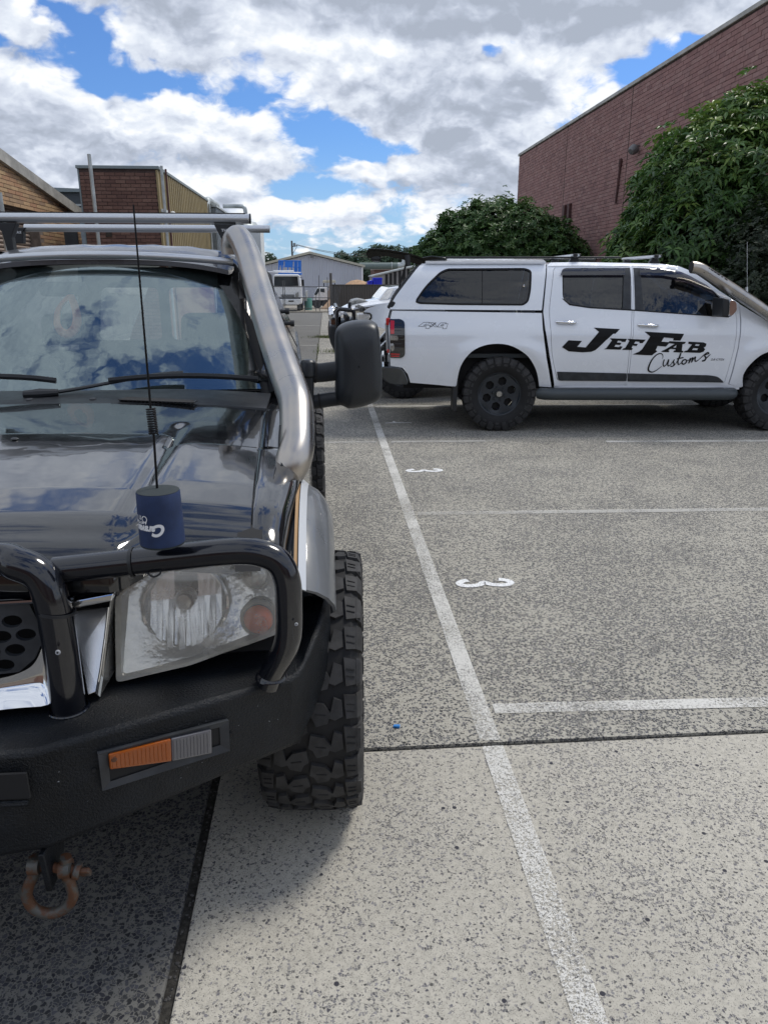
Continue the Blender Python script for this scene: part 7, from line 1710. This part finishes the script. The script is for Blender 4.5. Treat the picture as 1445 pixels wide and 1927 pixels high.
# pale corrugated shed
mat('shed_sheet', (.47, .49, .55), .55, metal=.1, var=.05, vscale=.5)
SH = thing('metal_shed', 'pale grey corrugated gable-ended shed beyond the fence', 'shed', (1.0, 98, gz(95)))
gr_ = [(-7.778,95.000,2.864),(-1.664,95.000,4.272),(4.684,95.000,2.815)]
zb5 = gz(95) - .3; x0_, x1_ = gr_[0][0], gr_[2][0]; rx_ = gr_[1][0]
P1 = []; n = int((x1_ - x0_) / .42)
for i in range(n):
    for a, dyy in ((0, 0), (.5, 0), (.6, -.07), (.85, -.07), (.95, 0)): P1.append((x0_ + (i + a) * (x1_ - x0_) / n, 95 + dyy))
def gab(x): return float(np.interp(x, [p[0] for p in gr_], [p[2] for p in gr_]))
part('end_wall', MB().grid([[(x, y, zb5) for x, y in P1], [(x, y, gab(x)) for x, y in P1]]), 'shed_sheet', SH, smooth=0)
part('side_wall', MB().box2((x1_ - .05, 95, zb5), (x1_, 122, gab(x1_))).box2((x0_, 95, zb5), (x0_ + .05, 122, gab(x0_))), 'shed_sheet', SH, smooth=0)
part('roof', MB().hexa([(x0_ - .3, 94.6, gab(x0_) + .0), (rx_, 94.6, gr_[1][2] + .08), (rx_, 122, gr_[1][2] + .08), (x0_ - .3, 122, gab(x0_)), (x0_ - .3, 94.6, gab(x0_) + .25), (rx_, 94.6, gr_[1][2] + .36), (rx_, 122, gr_[1][2] + .36), (x0_ - .3, 122, gab(x0_) + .25)]), 'cream_trim', SH, smooth=0)
part('roof', MB().hexa([(rx_, 94.6, gr_[1][2] + .08), (x1_ + .3, 94.6, gab(x1_)), (x1_ + .3, 122, gab(x1_)), (rx_, 122, gr_[1][2] + .08), (rx_, 94.6, gr_[1][2] + .36), (x1_ + .3, 94.6, gab(x1_) + .25), (x1_ + .3, 122, gab(x1_) + .25), (rx_, 122, gr_[1][2] + .36)]), 'cream_trim', SH, smooth=0)
part('flood_light', MB().box((-1.406,94.400,4.044), (.42, .3, .34)), 'white_box', SH).data.materials[0] = MATS['lamp_grey']
part('corner_trim', MB().box2((x1_ - .12, 94.85, zb5), (x1_ + .06, 95.1, gab(x1_))), 'truck_white', SH)
# utility pole and wires
a = (-5.166,130.000,7.378)
UP = thing('power_pole', 'timber power pole rising behind the pale shed roof', 'power pole', (a[0], 130, -1.6))
mat('pole_wood', (.10, .09, .08), .9)
part('pole', MB().tube([(a[0] + .1, 130, -1.8), (a[0], 130, a[2])], [.20, .14], 8), 'pole_wood', UP)
part('crossarm', MB().tube([(a[0] + .1, 130, a[2] - .9), (a[0] + .9, 130, a[2] - .75)], .07, 6), 'pole_wood', UP)
part('brace', MB().tube([(a[0] + .2, 130, a[2] - 1.9), (a[0] + .9, 130, a[2] - .8)], .04, 6), 'pole_wood', UP)
part('transformer', MB().lathe([(0, .4), (.2, .4), (.2, -.2), (0, -.2)], (a[0] + .42, 130, a[2] - .75), (0, 0, 1), 10), 'galv_dark', UP)
for k, (p0, p1) in enumerate((((-4.921,130.000,6.968), (8.637,140.000,5.632)), ((-4.409,130.000,6.723), (10.546,140.000,5.095)))):
    p0 = Vector(p0); p1 = Vector(p1); pts = [p0.lerp(p1, t) - Vector((0, 0, .9 * 4 * t * (1 - t) * .6)) for t in np.linspace(0, 1, 12)]
    part('wire', MB().tube(pts, .035, 4), 'black_print', UP)
# duct, brick house and lean-to shed beyond the brown fence
DU = thing('duct', 'large round grey-green duct running level behind the sheds', 'duct', ((7.549,105.000,3.077)[0], 105, 0))
mat('duct_green', (.15, .19, .18), .6, metal=.2)
zz0 = (5.035,105.000,3.074)[2]
part('duct_pipe', MB().tube([(4.749,105.000,3.108), (6.471,105.000,3.110), (9.928,105.000,3.113)], .44, 18), 'duct_green', DU)
part('duct_bend', MB().tube(cr([(9.928,105.000,3.113), (10.505,105.000,3.148), (10.793,105.000,3.353), (11.004,105.000,3.898)], 4), .44, 18), 'galv', DU)
part('duct_collar', MB().tube([(9.062,105.000,3.112), (9.170,105.000,3.113)], .50, 18), 'galv', DU)
RH = thing('brick_house', 'red brick building low behind the duct and the blue bins', 'building', ((9.042,110.000,1.784)[0], 112, -1.6))
part('wall', MB().box2(((7.074,110.000,1.784)[0], 110, -2), ((13.605,110.000,1.784)[0], 118, (7.078,110.000,2.644)[2])), 'brick_brown', RH, smooth=0)
part('roof', MB().box2(((6.999,110.000,1.784)[0], 109.7, (7.078,110.000,2.644)[2]), ((13.681,110.000,1.784)[0], 118.3, (7.078,110.000,2.787)[2])), 'rusty_roof' if False else 'roller', RH, smooth=0)
LS = thing('lean_to_shed', 'grey lean-to shed with a rising roof line behind the brown fence', 'shed', ((6.905,84.000,1.750)[0], 86, -1.5))
mat('lean_grey', (.26, .25, .25), .7, var=.15, vscale=1)
ls = [(5.225,84.000,0.869),(5.229,84.000,1.750),(8.753,84.000,2.574),(10.951,84.000,3.013),(11.010,84.000,-0.475),(5.219,84.000,-0.464)]
yq('wall', ls, 84, 6, 'lean_grey', LS)
yq('roof', [(5.102,83.800,1.832),(8.732,83.800,2.653),(10.923,83.800,3.092),(10.925,83.800,2.955),(8.733,83.800,2.517),(5.101,83.800,1.695)], 83.8, 6.4, 'galv', LS)
for k, a in enumerate([(6.728,83.950,1.310),(7.191,83.950,1.420),(7.654,83.950,1.585),(8.175,83.950,1.695),(8.639,83.950,1.805),(9.103,83.950,1.860)]):
    part('doorway' if False else 'window', MB().box2((a[0] - .13, 83.93, a[2] - .7), (a[0] + .16, 83.97, a[2] + .65)), 'dark_inside', LS)
mat('bin_blue', (.01, .02, .50), .4)
for k, (c0, c1, lb_) in enumerate((((3.923,70.000,1.411), (4.352,70.000,0.582), 'left blue skip with a sloping top behind the brown fence'), ((4.405,70.000,1.617), (5.223,70.000,0.581), 'right-hand taller blue skip behind the brown fence'))):
    BN = thing('skip_bin', lb_, 'skip bin', ((c0[0] + c1[0]) / 2, 70.5, gz(70)), group='blue skip bins behind the fence')
    part('bin_body', MB().hexa([(c0[0], 70, gz(70)), (c1[0], 70, gz(70)), (c1[0], 71.6, gz(70)), (c0[0], 71.6, gz(70)), (c0[0], 70, c0[2] - (.12 if k == 0 else 0)), (c1[0], 70, c0[2]), (c1[0], 71.6, c0[2]), (c0[0], 71.6, c0[2] - (.12 if k == 0 else 0))]), 'bin_blue', BN, smooth=0, bevel=.03)
    part('bin_rib', MB().box2((c0[0] + .3, 69.93, gz(70)), (c0[0] + .42, 70.02, c0[2] - .15)), 'bin_blue', BN)
    part('bin_rim', MB().box2((c0[0] - .03, 69.94, c0[2] - .16), (c1[0] + .03, 70.03, c0[2] - .08)), 'bin_blue', BN)
# low hills at the horizon
mat('hill_green', (.06, .08, .045), .95, var=.3, vscale=.02)
o = part('hills', MB().grid([[(x, 700 + 60 * math.sin(x * .004), z0_ * (9 + 5 * math.sin(x * .006 + 1) + 3 * math.sin(x * .017)) - 3) for x in range(-1500, 1501, 25)] for z0_ in (0, 1)]).grid([[(x, 700 + 60 * math.sin(x * .004), (9 + 5 * math.sin(x * .006 + 1) + 3 * math.sin(x * .017)) - 3), ] * 1 + [(x, 1100, -3)] for x in range(-1500, 1501, 25)]), 'hill_green', smooth=60)
tag(o, kind='structure')
